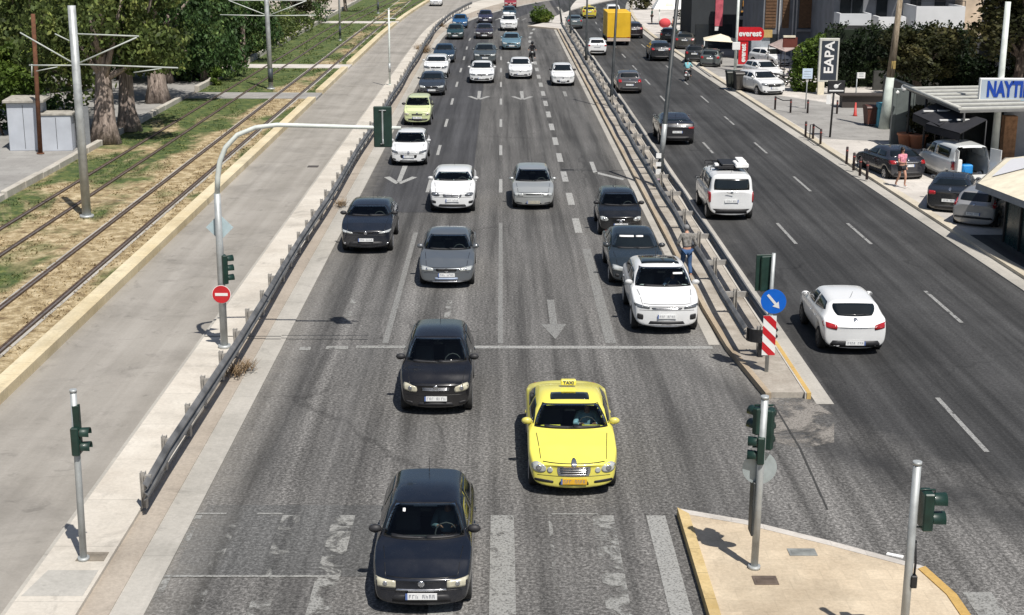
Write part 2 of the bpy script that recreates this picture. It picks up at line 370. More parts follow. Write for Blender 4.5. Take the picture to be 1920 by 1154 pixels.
def text(body, size, m, name, parent, loc, rot, ext=.01, sx=1.0, align='CENTER', bold=0.0):
    c = bpy.data.curves.new('t', 'FONT'); c.body = body; c.size = size; c.extrude = ext; c.align_x = align; c.align_y = 'CENTER'; c.offset = bold; c.resolution_u = 3
    o = bpy.data.objects.new('t', c); COL.objects.link(o); dg = bpy.context.evaluated_depsgraph_get(); dg.update()
    me = bpy.data.meshes.new_from_object(o.evaluated_get(dg)); bpy.data.objects.remove(o); bpy.data.curves.remove(c)
    for v_ in me.vertices: v_.co.x *= sx
    me.materials.clear(); me.materials.append(m); me.name = name
    q = link(bpy.data.objects.new(name, me)); q.location = loc; q.rotation_euler = rot; q.parent = parent
    return q
def copy_tree(root, label=None, group=None):
    """a thing with copies of its parts and sub-parts (shared mesh data)"""
    r = root.copy(); COL.objects.link(r)
    for ch in list(root.children):
        c = ch.copy(); COL.objects.link(c); c.parent = r
        for g in list(ch.children): d = g.copy(); COL.objects.link(d); d.parent = c
    if label: r['label'] = label
    if group: r['group'] = group
    return r
# ================================================================ THE SETTING
def bendL(y): return .0021*(y-138)**2 if y > 138 else 0.0
def bendB(y): return .0010*(y-143)**2 if y > 143 else 0.0
def bendS(y): return .0003*(y-140)**2 if y > 140 else 0.0
def bendR(y): return .0009*(y-150)**2 if y > 150 else 0.0
def redge(y): return max(14.7, 16.4-.0178*(y-43)) + bendR(y)
def frange(a, b, s):
    n = max(1, int(math.ceil((b-a)/s))); return [a+(b-a)*i/n for i in range(n+1)]
def strip(name, xl, xr, y0, y1, z, m, step=4.0, kind='structure', thick=0.0, parent=None):
    fl = xl if callable(xl) else (lambda y: xl); fr = xr if callable(xr) else (lambda y: xr)
    b = MB(); ys = frange(y0, y1, step); vs = []; fs = []
    for y in ys: vs += [(fl(y), y, z), (fr(y), y, z)]
    for i in range(len(ys)-1): fs.append((2*i, 2*i+1, 2*i+3, 2*i+2))
    if thick:
        n = len(vs); vs += [(x, y, zz-thick) for x, y, zz in vs]
        for i in range(len(ys)-1):
            fs.append((2*i, 2*i+2, n+2*i+2, n+2*i)); fs.append((2*i+1, n+2*i+1, n+2*i+3, 2*i+3))
        k = len(ys)-1; fs.append((0, n, n+1, 1)); fs.append((2*k, 2*k+1, n+2*k+1, n+2*k))
    b.add(vs, fs); o = b.build(name, m, parent)
    if kind: o['kind'] = kind
    return o
def slab(name, poly, z0, z1, m, kind='structure'):
    b = MB(); b.prism(poly, z0, z1); o = b.build(name, m)
    if kind: o['kind'] = kind
    return o
GR = concrete('earth_ground', (.20, .17, .13), (.34, .30, .25), .3)
g = MB(); g.add([(-900, -300, -.03), (900, -300, -.03), (900, 1500, -.03), (-900, 1500, -.03)], [(0, 1, 2, 3)])
tag(g.build('ground', GR), kind='structure')
A_MAIN = asphalt('coarse_worn_asphalt', .092, .165, (1.03, 1, .955), .85, True, True, (.026, .064))
A_PATCH = asphalt('smooth_dark_asphalt', .042, .070, (1, 1, 1.05), .40, False, True)
A_RIGHT = A_MAIN
C_SERV = concrete('pale_road_surface', (.235, .218, .190), (.355, .332, .298), .4, True, .22)
C_VERGE = concrete('verge_concrete', (.50, .455, .39), (.64, .60, .53), .9, False, .30)
C_GUT = concrete('gutter_concrete', (.33, .315, .28), (.48, .455, .41), 1.2, True, .35)
C_DIRT = concrete('gutter_dirt', (.30, .255, .205), (.42, .37, .31), 2.0, True, .45)
C_PAVE = concrete('pavement_concrete', (.46, .43, .39), (.66, .62, .57), .5, False, .3)
C_PAVL = concrete('grey_pavement', (.26, .25, .235), (.36, .35, .33), .5, False, .3)
C_MED = concrete('median_concrete', (.20, .17, .135), (.50, .46, .40), 1.1, False, .5)
C_YEL = concrete('yellow_kerb_paint', (.56, .45, .26), (.72, .64, .46), .8, True, .4)
C_YEL2 = concrete('orange_kerb_paint', (.42, .24, .05), (.55, .38, .14), .8, True, .4)
C_SAND = tiles(concrete('sandy_paving', (.46, .37, .26), (.64, .54, .40), 1.0, False, .4), .4, .4, .84)
tiles(C_PAVE, 1.1, 1.1, .72); tiles(C_PAVL, .6, .6, .78); tiles(C_VERGE, 40, 2.2, .62); tiles(C_YEL, 5, 1.0, .6); tiles(C_GUT, 30, 3.0, .7)

strip('main_road', lambda y: -6.0+bendL(y), lambda y: 7.0, -10, 260, 0.0, A_MAIN)
strip('right_road', lambda y: 7.0, lambda y: redge(y), -10, 330, 0.002, A_RIGHT)
strip('junction_road', 7.0, 60, -30, 22, -.006, A_RIGHT)
strip('left_lane_resurfacing', lambda y: -5.85+bendL(y), lambda y: -1.25+bendL(y), 56, 230, .005, A_PATCH)
strip('dark_asphalt_patch', -5.75, -1.95, 23.2, 26.4, .005, asphalt('older_asphalt_patch', .075, .115, (1, 1, .98), .6, False, True))
strip('service_road', lambda y: -11.85+bendS(y), lambda y: -8.1+bendB(y), -10, 215, .001, C_SERV)
strip('far_crossing_road', -60, 60, 215, 420, -.012, C_SERV)

# verge between the service road and the main road
strip('left_verge', lambda y: -8.1+bendB(y), lambda y: -6.95+(bendB(y)+bendL(y))/2, -10, 232, .12, C_VERGE, thick=.15)
strip('left_gutter_dirt', lambda y: -6.95+(bendB(y)+bendL(y))/2, lambda y: -6.45+bendL(y), -10, 232, .05, C_DIRT, thick=.08)
strip('left_gutter', lambda y: -6.45+bendL(y), lambda y: -5.88+bendL(y), -10, 232, .035, C_GUT, thick=.06)
strip('verge_edge_line', lambda y: -8.22+bendB(y), lambda y: -8.1+bendB(y), -10, 232, .06, C_GUT, thick=.1)

# median with its two kerbs
tap = lambda y: max(0, 38-y)*.085
strip('median', lambda y: 6.12+tap(y), 7.36, 33.1, 157, .14, C_MED, thick=.16)
strip('median_left_kerb', lambda y: 5.98+tap(y), lambda y: 6.12+tap(y), 33.0, 157, .16, concrete('brown_kerb', (.30, .22, .14), (.46, .40, .31), 1.0, True, .5), thick=.18)
strip('median_left_gutter', 5.68, 5.98, 37.6, 157, .006, C_GUT)
strip('median_right_kerb', 7.36, 7.50, 33.0, 157, .16, C_YEL2 if False else concrete('median_kerb', (.40, .37, .32), (.52, .49, .44), 1.0, True, .4), thick=.18)
strip('median_yellow_kerb', 7.40, 7.505, 32.98, 37.5, .165, C_YEL2, thick=.187)
strip('median_right_gutter', 7.56, 7.98, 32.6, 200, .010, C_GUT)
slab('median_nose_sand', [(5.9, 30.2), (6.6, 29.6), (7.4, 30.0), (7.8, 31.8), (7.5, 33.0), (6.4, 33.0)], -.004, .008, worn_paint('spilled_sand', (.27, .25, .225), .50, .55))
slab('traffic_island', [(3.05, 161), (6.12, 157), (7.5, 157)]+[(7.55+.9*bendR(y), y) for y in range(162, 232, 8)]+[(3.2+bendL(y), y) for y in range(230, 164, -8)], -.02, .13, C_PAVE)
slab('island_kerb', [(2.9, 160.6), (6.1, 156.5), (6.1, 157.0), (3.1, 161.0)], -.02, .17, concrete('cream_kerb', (.52, .45, .36), (.66, .58, .47), 1, False, .3))

# near island, lower right
slab('near_island', [(3.62, 25.6), (4.6, 25.15), (6.0, 24.2), (7.35, 23.2), (7.55, 22.2), (7.6, 12), (3.62, 12)], -.02, .15, C_SAND)
slab('near_island_kerb', [(3.43, 25.9), (3.62, 25.6), (3.62, 12), (3.43, 12)], -.02, .18, tiles(concrete('worn_yellow_kerb', (.46, .32, .12), (.66, .52, .28), 1.4, False, .45), 5, 1.0, .45))
slab('near_island_far_kerb', [(3.45, 25.9), (4.65, 25.35), (6.05, 24.4), (7.5, 23.3), (7.35, 23.2), (6.0, 24.2), (4.6, 25.15), (3.62, 25.6)], -.02, .16, C_PAVE)
slab('near_island_right_kerb', [(7.5, 23.3), (7.72, 22.2), (7.78, 12), (7.6, 12), (7.55, 22.2), (7.35, 23.2)], -.02, .17, C_YEL2)

# tram reservation
TURF = turf('dry_turf')
strip('tram_bed', lambda y: -20.2, lambda y: -12.35+bendS(y), -10, 232, .10, TURF, thick=.12, step=6)
segs = [(-10, 92.6), (96.5, 112.6), (116.2, 164), (168, 215)]
for i, (a, b_) in enumerate(segs):
    strip('yellow_kerb', lambda y: -12.35+bendS(y), lambda y: -11.85+bendS(y), a, b_, .27, C_YEL, thick=.29)
for a, b_ in [(92.6, 96.5), (112.6, 116.2), (164, 168)]:
    strip('tram_crossing_path', -20.2, lambda y: -11.86+bendS(y), a+.3, b_-.3, .125, C_PAVL if a < 100 else C_PAVE, thick=.14)
rb = MB()
for x in (-13.2, -14.64, -16.95, -18.39):
    rb = MB()
    for ya in frange(-10, 215, 6)[:-1]:
        pass
    ys = frange(-10, 215, 6)
    prof = [(-.10, .10), (-.10, .155), (-.035, .155), (-.035, .135), (.0, .135), (.0, .165), (.075, .165), (.075, .10)]
    vs = []; fs = []
    for y in ys: vs += [(x+bendS(y)+px, y, pz) for px, pz in prof]
    n = len(prof)
    for i in range(len(ys)-1):
        for k in range(n-1): fs.append((i*n+k, (i+1)*n+k, (i+1)*n+k+1, i*n+k+1))
    rb.mats = [M['rail'], M['railtop']]; rb.add(vs, fs)
    for i in range(len(rb.f)):
        rb.mi[i] = 1 if i % (n-1) == 5 else 0
    tag(rb.build('tram_rail'), kind='structure')
strip('rail_edge_concrete', -14.86, -14.75, -10, 215, .112, C_GUT)
strip('rail_edge_concrete', -13.11, -13.0, -10, 215, .112, C_GUT)

# left pavement and low border wall
slab('left_pavement', [(-75, 20), (-20.5, 20), (-20.5, 110), (-75, 110)], -.02, .12, C_PAVL)
slab('left_dirt_pavement', [(-75, 110), (-20.5, 110), (-20.5, 235), (-75, 235)], -.02, .11, concrete('pale_dirt', (.34, .29, .23), (.52, .47, .40), .4, False, .4))
STONE = concrete('border_stone', (.36, .33, .28), (.56, .53, .47), 1.5, False, .4)
def border_wall(y0, y1, label, h=.38, x0=-20.5, x1=-20.2):
    b = MB(); y = y0
    while y < y1-.2:
        e = min(y+2.4, y1); b.box((x0+random.uniform(-.02, .02), y+.015, 0), (x1+random.uniform(-.02, .02), e-.015, h+random.uniform(-.03, .02)), bev=.025); y = e
    tag(b.build('border_wall', STONE), label, 'low wall')
border_wall(20, 58, 'low pale stone border beside the grey pavement at the far left', .34)
border_wall(58.3, 92, 'low pale stone border at the foot of the three thick tree trunks')
border_wall(97, 112, 'short stone border piece between the two tram crossings', .45)
border_wall(117, 163, 'rough stone border in front of the green hedge beyond the tram lawn', .5)
border_wall(169, 215, 'farthest stone border beside the tram lawn, past the white crossing path', .5)

# right forecourt
slab('right_forecourt', [(redge(y)+.9, y) for y in range(26, 235, 8)]+[(90, 234), (90, 26)], -.02, .10, C_PAVE)
strip('right_gutter', lambda y: redge(y), lambda y: redge(y)+.55, 20, 235, .03, C_GUT, thick=.05)
strip('right_kerb', lambda y: redge(y)+.55, lambda y: redge(y)+.9, 20, 235, .14, concrete('yellowed_kerb', (.42, .36, .25), (.58, .53, .44), 1.0, True, .4), thick=.16)
slab('kiosk_shade_tarmac', [(17.4, 46.2), (16.95, 51.6), (60, 51.6), (60, 46.2)], .0, .106, asphalt('kiosk_shade_tarmac', .045, .075, (1, 1, 1), .3, False))  # dark colour stands in for the kiosk roof's shade on the forecourt
slab('forecourt_grey', [(16.9, 76), (21.4, 74.5), (23, 88), (17.0, 98), (16.3, 98)], .0, .105, C_PAVL)
slab('parking_bay_grey', [(15.6, 108), (20.5, 106), (22, 150), (15.5, 150)], .0, .105, C_PAVL)

# ---------------------------------------------------------------- road markings
PW = (.40, .40, .385)
W1 = worn_paint('white_road_paint', PW, .36); W2 = worn_paint('faded_road_paint', (.31, .31, .295), .41)
W3 = worn_paint('very_worn_road_paint', (.31, .31, .295), .525, 1.6); W4 = worn_paint('solid_road_paint', (.34, .34, .325), .30)
def marks(name, quads, m, z=.010):
    b = MB()
    for q in quads: b.add([(p[0], p[1], z) for p in q], [tuple(range(len(q)))])
    o = b.build(name, m); o['kind'] = 'structure'; return o
def bar(x0, x1, y0, y1): return [(x0, y0), (x1, y0), (x1, y1), (x0, y1)]
def lbar(x, w, y0, y1, f=bendL):
    return [(x-w/2+f(y0), y0), (x+w/2+f(y0), y0), (x+w/2+f(y1), y1), (x-w/2+f(y1), y1)]
marks('stop_line', [bar(-1.0, 5.75, 37.2, 37.46)], worn_paint('thin_stop_line_paint', (.36, .36, .345), .37))
marks('stop_line_worn', [bar(-5.4, -5.1, 37.0, 37.3), bar(-4.7, -4.1, 37.1, 37.4), bar(-3.9, -1.0, 37.2, 37.45)], W2)
W5 = worn_paint('thin_faded_paint', (.245, .245, .235), .33)
marks('lane_line', [lbar(-3.14, .17, 37.7, 52.2), lbar(0, .14, 37.7, 54), lbar(3.02, .30, 37.7, 49.5)], W5)
marks('lane_dashes', [lbar(x, .15, 60.4+10.15*k, 63.7+10.15*k) for x in (-3.12, 0) for k in range(13)], W1)
marks('thick_lane_dashes', [lbar(2.9-.0003*(52+5.45*k-52)*5.4, .27, 52.2+5.45*k, 54.9+5.45*k) for k in range(21)], W1)
marks('right_lane_dashes', [lbar(x, .12, 18.9+10.5*k, 22.6+10.5*k, bendR) for x in (10.6, 13.3) for k in range(20)], worn_paint('grey_lane_paint', (.33, .33, .32), .40))
def arrow(xc, y0, y1, w, kind=0):
    sh = y0+(y1-y0)*.36
    q = [[(xc-.09*w/.6, sh), (xc+.09*w/.6, sh), (xc+.09*w/.6, y1), (xc-.09*w/.6, y1)]]
    if kind == 0: q.append([(xc-w/2, sh), (xc, y0), (xc+w/2, sh)])
    elif kind == 1: q = [[(xc-.1, y0+.5), (xc+.1, y0+.5), (xc+.12, y1), (xc-.12, y1)], [(xc-.12, y0), (xc+.1, y0+.1), (xc-.5, y0+1.9), (xc-.75, y0+1.7)], [(xc-.08, y0+.1), (xc+.12, y0), (xc+.75, y0+1.7), (xc+.5, y0+1.9)]]
    else: q = [[(xc-.1, y0+1.0), (xc+.1, y0+.8), (xc+.1, y1), (xc-.1, y1)], [(xc-.1, y0+1.0), (xc+1.1, y0-.9), (xc+1.2, y0-.5), (xc+.1, y0+1.3)]]
    return q
marks('lane_arrow', arrow(1.52, 38.1, 42.4, .72), W5)
marks('worn_lane_arrow', arrow(-4.45, 38.5, 42.4, .6)[:1]+arrow(-1.55, 38.4, 42.3, .6), W3)
marks('open_lane_arrow', arrow(-4.5, 62.4, 67.4, .8, 1), W1)
marks('turn_arrow', arrow(4.35, 64.4, 68.6, .8, 2), W1)
marks('far_lane_arrow', arrow(-1.45, 93.6, 98.5, 1.5, 1)+arrow(1.4, 93.6, 98.5, 1.5, 1), W1)
marks('far_worn_arrow', arrow(4.3, 95, 98.5, .6, 1)[:1], W2)
CW = [(-6.0, -5.75, 6), (-5.2, -5.0, 6), (-4.2, -3.85, 6), (-3.22, -2.8, 3), (-1.2, -.78, 2), (-.18, .27, 2), (.93, 1.0, 3), (1.78, 2.2, 3), (2.83, 3.2, 4)]
ms = {6: worn_paint('almost_gone_paint', (.30, .30, .285), .56, 1.1), 2: W2, 3: W3, 4: W4}
for a, b_, k in CW: marks('crossing_stripe', [bar(a, b_, 19.5, 25.9)], ms[k])
marks('crossing_edge_line', [bar(-6.05, -5.3, 25.93, 26.0), bar(-4.7, -4.2, 25.93, 26.0), bar(-6, -2.8, 23.16, 23.24), bar(1.0, 1.9, 25.93, 25.99)], W2, .014)
marks('side_crossing_stripe', [bar(7.95, 8.45, 17, 22.6), bar(9.05, 9.5, 17, 22.2), bar(10.1, 10.5, 17, 21.8)], W2)
# tyre scuffs and joints on the junction
DK = worn_paint('tyre_scuff', (.045, .045, .045), .50, 1.2)
marks('road_joint', [[(6.50, 32.6), (6.55, 32.6), (6.59, 29.6), (6.44, 26.2), (6.40, 26.2), (6.54, 29.6)]], worn_paint('dark_seam', (.05, .05, .048), .42, 3.5))
marks('cable_slot', [bar(-8.1, -6.0, 37.9, 37.96), bar(-6.0, -3.6, 38.0, 38.05)], pm('black_sealant', (.03, .03, .03)), .128)

# covers let into the ground
def cover(name, x, y, w, d, z, c, label, rz=0):
    b = MB(); b.box((-w/2, -d/2, 0), (w/2, d/2, .012))
    for k in range(4): b.box((-w/2+.05, -d/2+.06+k*(d-.12)/4, .012), (w/2-.05, -d/2+.06+k*(d-.12)/4+.03, .018))
    o = b.build(name, pm('cover_iron', c, .7, .2, 0, .3), loc=(x, y, z), rot=(0, 0, rz)); tag(o, label, 'manhole cover')
cover('manhole_cover', 4.58, 22.75, .42, .34, .15, (.13, .10, .08), 'dark rectangular cover in the sandy island by the pole foot')
cover('manhole_cover', 5.45, 23.9, .5, .30, .15, (.24, .25, .24), 'grey cover near the far edge of the sandy island')
cover('manhole_cover', -7.28, 23.75, .5, .36, .121, (.24, .21, .17), 'brownish square cover on the left verge beside the signal pole')
slab('left_concrete_slab', [(-8.05, 22.2), (-7.02, 22.2), (-7.02, 23.2), (-7.9, 23.2)], .08, .124, concrete('patched_slab', (.34, .33, .30), (.48, .46, .42), .9, False, .3))
p = G(625, 672, 0); cover('manhole_cover', -8.8, 67.0, .5, .5, .004, (.10, .09, .085), 'small dark drain cover on the pale service road')
lb = MB(); lb.box((-.15, -.05, 0), (.15, .05, .02)); q = G(1678, 1043)
tag(lb.build('litter', M['paper'], loc=(q.x, q.y, .004), rot=(0, 0, -.5)), 'white scrap of paper on the road beyond the sandy island', 'litter')

# ---------------------------------------------------------------- barriers
def wbeam(mb, pts, side):
    """corrugated beam along pts, bulging towards side (+1 = +x)"""
    pr = [(0, .42), (.03, .44), (.085, .49), (.085, .53), (.02, .585), (.02, .61), (.085, .665), (.085, .705), (.03, .755), (0, .77)]
    pr = [(a*side, z) for a, z in pr]; pr = pr+[(a-.012*side, z) for a, z in reversed(pr)]
    n = len(pr); vs = []; fs = []
    for p in pts: vs += [(p[0]+a, p[1], z+p[2]) for a, z in pr]
    for i in range(len(pts)-1):
        for k in range(n):
            f = (i*n+k, (i+1)*n+k, (i+1)*n+(k+1) % n, i*n+(k+1) % n); fs.append(f if side > 0 else f[::-1])
    fs.append(tuple(range(n))); fs.append(tuple(range(len(vs)-1, len(vs)-1-n, -1)))
    mb.add(vs, fs, False)
BEAM = pm('weathered_beam_steel', (.15, .15, .15), .5, .25, 0, .5, 1.5)
POST = pm('post_steel', (.36, .345, .32), .6, .3, 0, .4, 5)
pb = MB(); pb.box((-.05, -.07, 0), (-.035, .07, .74)); pb.box((.035, -.07, 0), (.05, .07, .74)); pb.box((-.035, -.006, 0), (.035, .006, .74)); pb.box((.05, -.04, .5), (.16, .04, .68))
post_me = pb.mesh('post'); post_me.materials.append(POST)
gr = empty('guardrail', (-7.0, 25.5, .12), 0, 'long steel crash barrier with spaced posts between the service road and the main road', 'guardrail')
b = MB(); ys = [25.6]+frange(27.5, 196, 4)
pts = [(-6.72+bendB(y)+.04*sin(y*1.3)+(-.10 if y < 26 else 0), y, (.12 if y > 26 else .0)) for y in ys]
wbeam(b, pts, 1); o = b.build('rail_beam', BEAM); o.parent = gr; o.matrix_parent_inverse = Matrix.Translation((7.0, -25.5, -.12))
for k in range(84):
    y = 26.0+k*2.02; pso = link(bpy.data.objects.new('post', post_me)); pso.parent = gr
    pso.location = (-6.90+bendB(y)+.04*sin(y*1.3)+7.0, y-25.5, 0); pso.rotation_euler = (random.uniform(-.02, .02), random.uniform(-.03, .03), 0)
mg = empty('median_barrier', (6.8, 36, .14), 0, 'double sided steel crash barrier along the median from the blue arrow sign', 'guardrail')
for sx, x in ((-1, 6.44), (1, 7.16)):
    b = MB(); ys = frange(36.2, 156, 4)
    wbeam(b, [(x+.03*sin(y*.9+sx), y, .14) for y in ys], sx); o = b.build('rail_beam', BEAM); o.parent = mg; o.matrix_parent_inverse = Matrix.Translation((-6.8, -36, -.14))
pb = MB(); pb.box((-.05, -.07, 0), (-.035, .07, .76)); pb.box((.035, -.07, 0), (.05, .07, .76)); pb.box((-.035, -.006, 0), (.035, .006, .76)); pb.box((-.36, -.045, .52), (-.05, .045, .68)); pb.box((.05, -.045, .52), (.36, .045, .68))
mp = pb.mesh('post'); mp.materials.append(POST)
for k in range(30):
    pso = link(bpy.data.objects.new('post', mp)); pso.parent = mg; pso.location = (0, .3+k*4.0, 0)
    pso.rotation_euler = (random.uniform(-.02, .02), random.uniform(-.02, .02), 0)
# rounded nose of the barrier with a reflector
b = MB(); pr = []
for k in range(9):
    a = pi*k/8; pr.append((.37*cos(a), -.32*sin(a)))
vs = [(x, y, z) for z in (.42, .77) for x, y in pr]; b.add(vs, [(k, k+1, 10+k-1+0, 9+k) for k in range(8)], True)
b.add([(x*.97, y*.97+.004, z) for x, y, z in vs], [(9+k, 9+k+1, k+1, k) for k in range(8)], True)
b.box((-.06, -.2, 0), (.06, -.08, .45))
b.build('end_cap', M['black'], mg, loc=(0, .2, 0))
b = MB(); b.ball((0, 0, 0), (.17, .05, .10)); b.build('reflector', M['white'], mg, loc=(.15, -.13, .58))
# ================================================================ VEHICLES
def car_body(sp):
    """control cage of a car body, front at y=0, driving towards -y; returns the smoothed mesh"""
    L, W, H = sp['L'], sp['W']/2, sp['H']; hf, hc, yc = sp['hf'], sp['hc'], sp['yc']
    yr, hr, ym, ye, he, yb, hb = sp['yr'], sp['hr'], sp['ym'], sp['ye'], sp['he'], sp['yb'], sp['hb']
    cl = sp.get('cl', .20); wf, wr_, R = sp['wf'], sp['wr'], sp.get('R', .31)
    top = [(0, hf-.055), (.04, hf-.015), (.13, hf), (yc*.5, (hf+hc)/2+.035), (yc, hc), (yr, hr), (ym, H), (ye, he), (yb, hb)]
    hd = sp.get('hd', hb-.12)
    top += [(L-.08, hd), (L, hd-.08)] if yb < L-.1 else [(L, hb-.06)]
    top = sorted(top)
    belt = [(0, hf-.11), (.04, hf-.08), (.13, hf-.055), (yc*.5, (hf+hc)/2-.02), (yc, hc-.05), ((yc+yb)/2, hc-.01), (yb, min(hb-.03, hc+sp.get('wedge', .05))), (L, hd-.12)]
    def pl(k, y):
        if y <= k[0][0]: return k[0][1]
        for (a, va), (b_, vb) in zip(k, k[1:]):
            if y <= b_: return va+(vb-va)*(y-a)/max(1e-6, b_-a)
        return k[-1][1]
    def wid(y):
        f = max(0, 1-y/.75); r = max(0, 1-(L-y)/.7); return W*(1-.10*f*f-.075*r*r)
    arch = []
    for wc in (wf, wr_): arch += [wc-R-.10, wc-R-.02, wc-R*.62, wc, wc+R*.62, wc+R+.02, wc+R+.10]
    keys = [0, .04, .13, yc, yr, ym, ye, yb, L-.10, L-.03, L] if yb < L-.1 else [0, .04, .13, yc, yr, ym, ye, yb, L-.03, L]
    keys += [yc-.06, yc+(yr-yc)*.08, yr-(yr-yc)*.06, yr+.07, ye-.06, ye+(yb-ye)*.08, yb-(yb-ye)*.10]
    st = sorted(keys+[a for a in arch if all(abs(a-k) > .05 for k in keys)]+[yc*.5])
    st = [s for i, s in enumerate(st) if i == 0 or s-st[i-1] > .015]
    def sill(y):
        for wc in (wf, wr_):
            d = abs(y-wc)
            if d < R+.05: return max(cl, sp.get('ra', R)+sqrt(max(0, (R+.05)**2-d*d))*.98)
        return cl if .3 < y < L-.3 else cl+.02
    vs = []; fs = []
    for s_i, y in enumerate(st):
        w_ = wid(y); z7 = pl(top, y); zb = min(pl(belt, y), z7-.04); sl = sill(y)
        g_ = max(0, min(1, (z7-zb-.06)/(H-hc)))     # 0 on bonnet, 1 under the roof
        tw = sp.get('tw', .76)
        end = (s_i == 0 or s_i == len(st)-1); k = .93 if end else 1
        pts = [(0, cl), (w_*.9*k, sl), (w_*.985*k, max(.50*zb/.9, sl+.035)), (w_*k, max(zb*.84, sl+.06)), (w_*.975*k, zb), (w_*.975*k-.045, zb+min(.03, (z7-zb)*.3)),
               (w_*((.80)*(1-g_)+tw*g_)*k, zb+(z7-zb)*(.62 if g_ < .15 else .90)), (w_*(.5*(1-g_)+tw*.68*g_)*k, z7-.012*g_), (0, z7)]
        NP = len(pts); NR = 2*(NP-1)
        if end: pts = [(x, z if i not in (1, 2) else z+.02) for i, (x, z) in enumerate(pts)]
        bul = sp.get('bul', .17)
        for i, (x, z) in enumerate(pts):
            dy = 0; q = abs(x)/W
            if y < 1.0: dy = bul*q*q*(1-y/1.0)
            if y > L-.8: dy = -bul*.6*q*q*(1-(L-y)/.8)
            if s_i == 0 and i >= 6: dy += .015
            if yr-.25 > y > yc-.1 and i >= 6: dy += .14*q*q
            vs.append((x, y+dy, z))
        for i in range(NP-2, 0, -1): vs.append((-vs[s_i*NR+i][0], vs[s_i*NR+i][1], vs[s_i*NR+i][2]))
    n = NR
    for s in range(len(st)-1):
        for k in range(n): fs.append((s*n+k, s*n+(k+1) % n, (s+1)*n+(k+1) % n, (s+1)*n+k))
    for base, flip in ((0, False), ((len(st)-1)*n, True)):
        c = {1: base, NP-2: base+NP-1}
        for lv in range(2, NP-2):
            a = vs[base+lv]; c[lv] = len(vs); vs.append((0, vs[base+NP-1][1] if lv > 3 else vs[base][1], a[2]))
        for lv in range(1, NP-2):
            r0, r1 = base+lv, base+lv+1; l0, l1 = base+NR-lv, base+NR-lv-1
            f1 = (c[lv], c[lv+1], r1, r0); f2 = (c[lv], l0, l1, c[lv+1])
            fs += [f1[::-1], f2[::-1]] if flip else [f1, f2]
        for f in ((base, base+1, ), ): pass
    me = bpy.data.meshes.new('body'); me.from_pydata(vs, [], fs); me.update()
    o = bpy.data.objects.new('body', me); COL.objects.link(o)
    md = o.modifiers.new('s', 'SUBSURF'); md.levels = 2; md.render_levels = 2
    dg = bpy.context.evaluated_depsgraph_get(); dg.update()
    m2 = bpy.data.meshes.new_from_object(o.evaluated_get(dg)); bpy.data.objects.remove(o); bpy.data.meshes.remove(me)
    bm = bmesh.new(); bm.from_mesh(m2); bmesh.ops.recalc_face_normals(bm, faces=bm.faces); bm.to_mesh(m2); bm.free()
    m2.polygons.foreach_set('use_smooth', [True]*len(m2.polygons)); m2.name = 'body'
    return m2
def cast(bvh, dirn, a, b_):
    if dirn == 'front': o, d, q = V((a, -2, b_)), V((0, 1, 0)), V((a, .2, b_))
    elif dirn == 'back': o, d, q = V((a, 9, b_)), V((0, -1, 0)), V((a, 4, b_))
    elif dirn == 'right': o, d, q = V((3, a, b_)), V((-1, 0, 0)), V((.8, a, b_))
    elif dirn == 'left': o, d, q = V((-3, a, b_)), V((1, 0, 0)), V((-.8, a, b_))
    else: o, d, q = V((a, b_, 4)), V((0, 0, -1)), V((a, b_, 1.2))
    h = bvh.ray_cast(o, d)
    if h[0] is None: h = bvh.find_nearest(q)
    nrm = h[1]
    if nrm.dot(d) > 0: nrm = -nrm
    return h[0], nrm
def patch(mb, bvh, dirn, cs, n=8, m=5, off=.006, rnd=0.0, thick=.02, ring=0):
    """a panel lying on the body: cs = four corners BL BR TR TL in the plane seen along dirn"""
    P = []; 
    for j in range(m+1):
        for i in range(n+1):
            s, t = 2*i/n-1, 2*j/m-1
            s2 = s*(1-rnd)+rnd*s*sqrt(1-t*t/2); t2 = t*(1-rnd)+rnd*t*sqrt(1-s*s/2)
            u, v_ = (s2+1)/2, (t2+1)/2
            a = (1-v_)*((1-u)*cs[0][0]+u*cs[1][0])+v_*((1-u)*cs[3][0]+u*cs[2][0])
            b_ = (1-v_)*((1-u)*cs[0][1]+u*cs[1][1])+v_*((1-u)*cs[3][1]+u*cs[2][1])
            h, nr = cast(bvh, dirn, a, b_); P.append((h+nr*off, nr))
    vs = [p for p, _ in P]; fs = []
    for j in range(m):
        for i in range(n):
            if ring and ring <= i < n-ring and ring <= j < m-ring: continue
            q = j*(n+1)+i; fs.append((q, q+1, q+n+2, q+n+1))
    if not ring:
        loop = [i for i in range(n+1)]+[j*(n+1)+n for j in range(1, m+1)]+[m*(n+1)+i for i in range(n-1, -1, -1)]+[j*(n+1) for j in range(m-1, 0, -1)]
        b0 = len(vs); vs += [P[k][0]-P[k][1]*thick for k in loop]; L_ = len(loop)
        for k in range(L_): fs.append((loop[k], b0+k, b0+(k+1) % L_, loop[(k+1) % L_]))
    mb.add(vs, fs, True)
    # orient outwards
    f0 = len(mb.f)-len(fs); A = [V(mb.v[i]) for i in mb.f[f0]]
    nn = (A[1]-A[0]).cross(A[3]-A[0])
    if nn.dot(P[0][1]) < 0:
        for k in range(f0, len(mb.f)): mb.f[k] = mb.f[k][::-1]
    return mb
_wh = {}
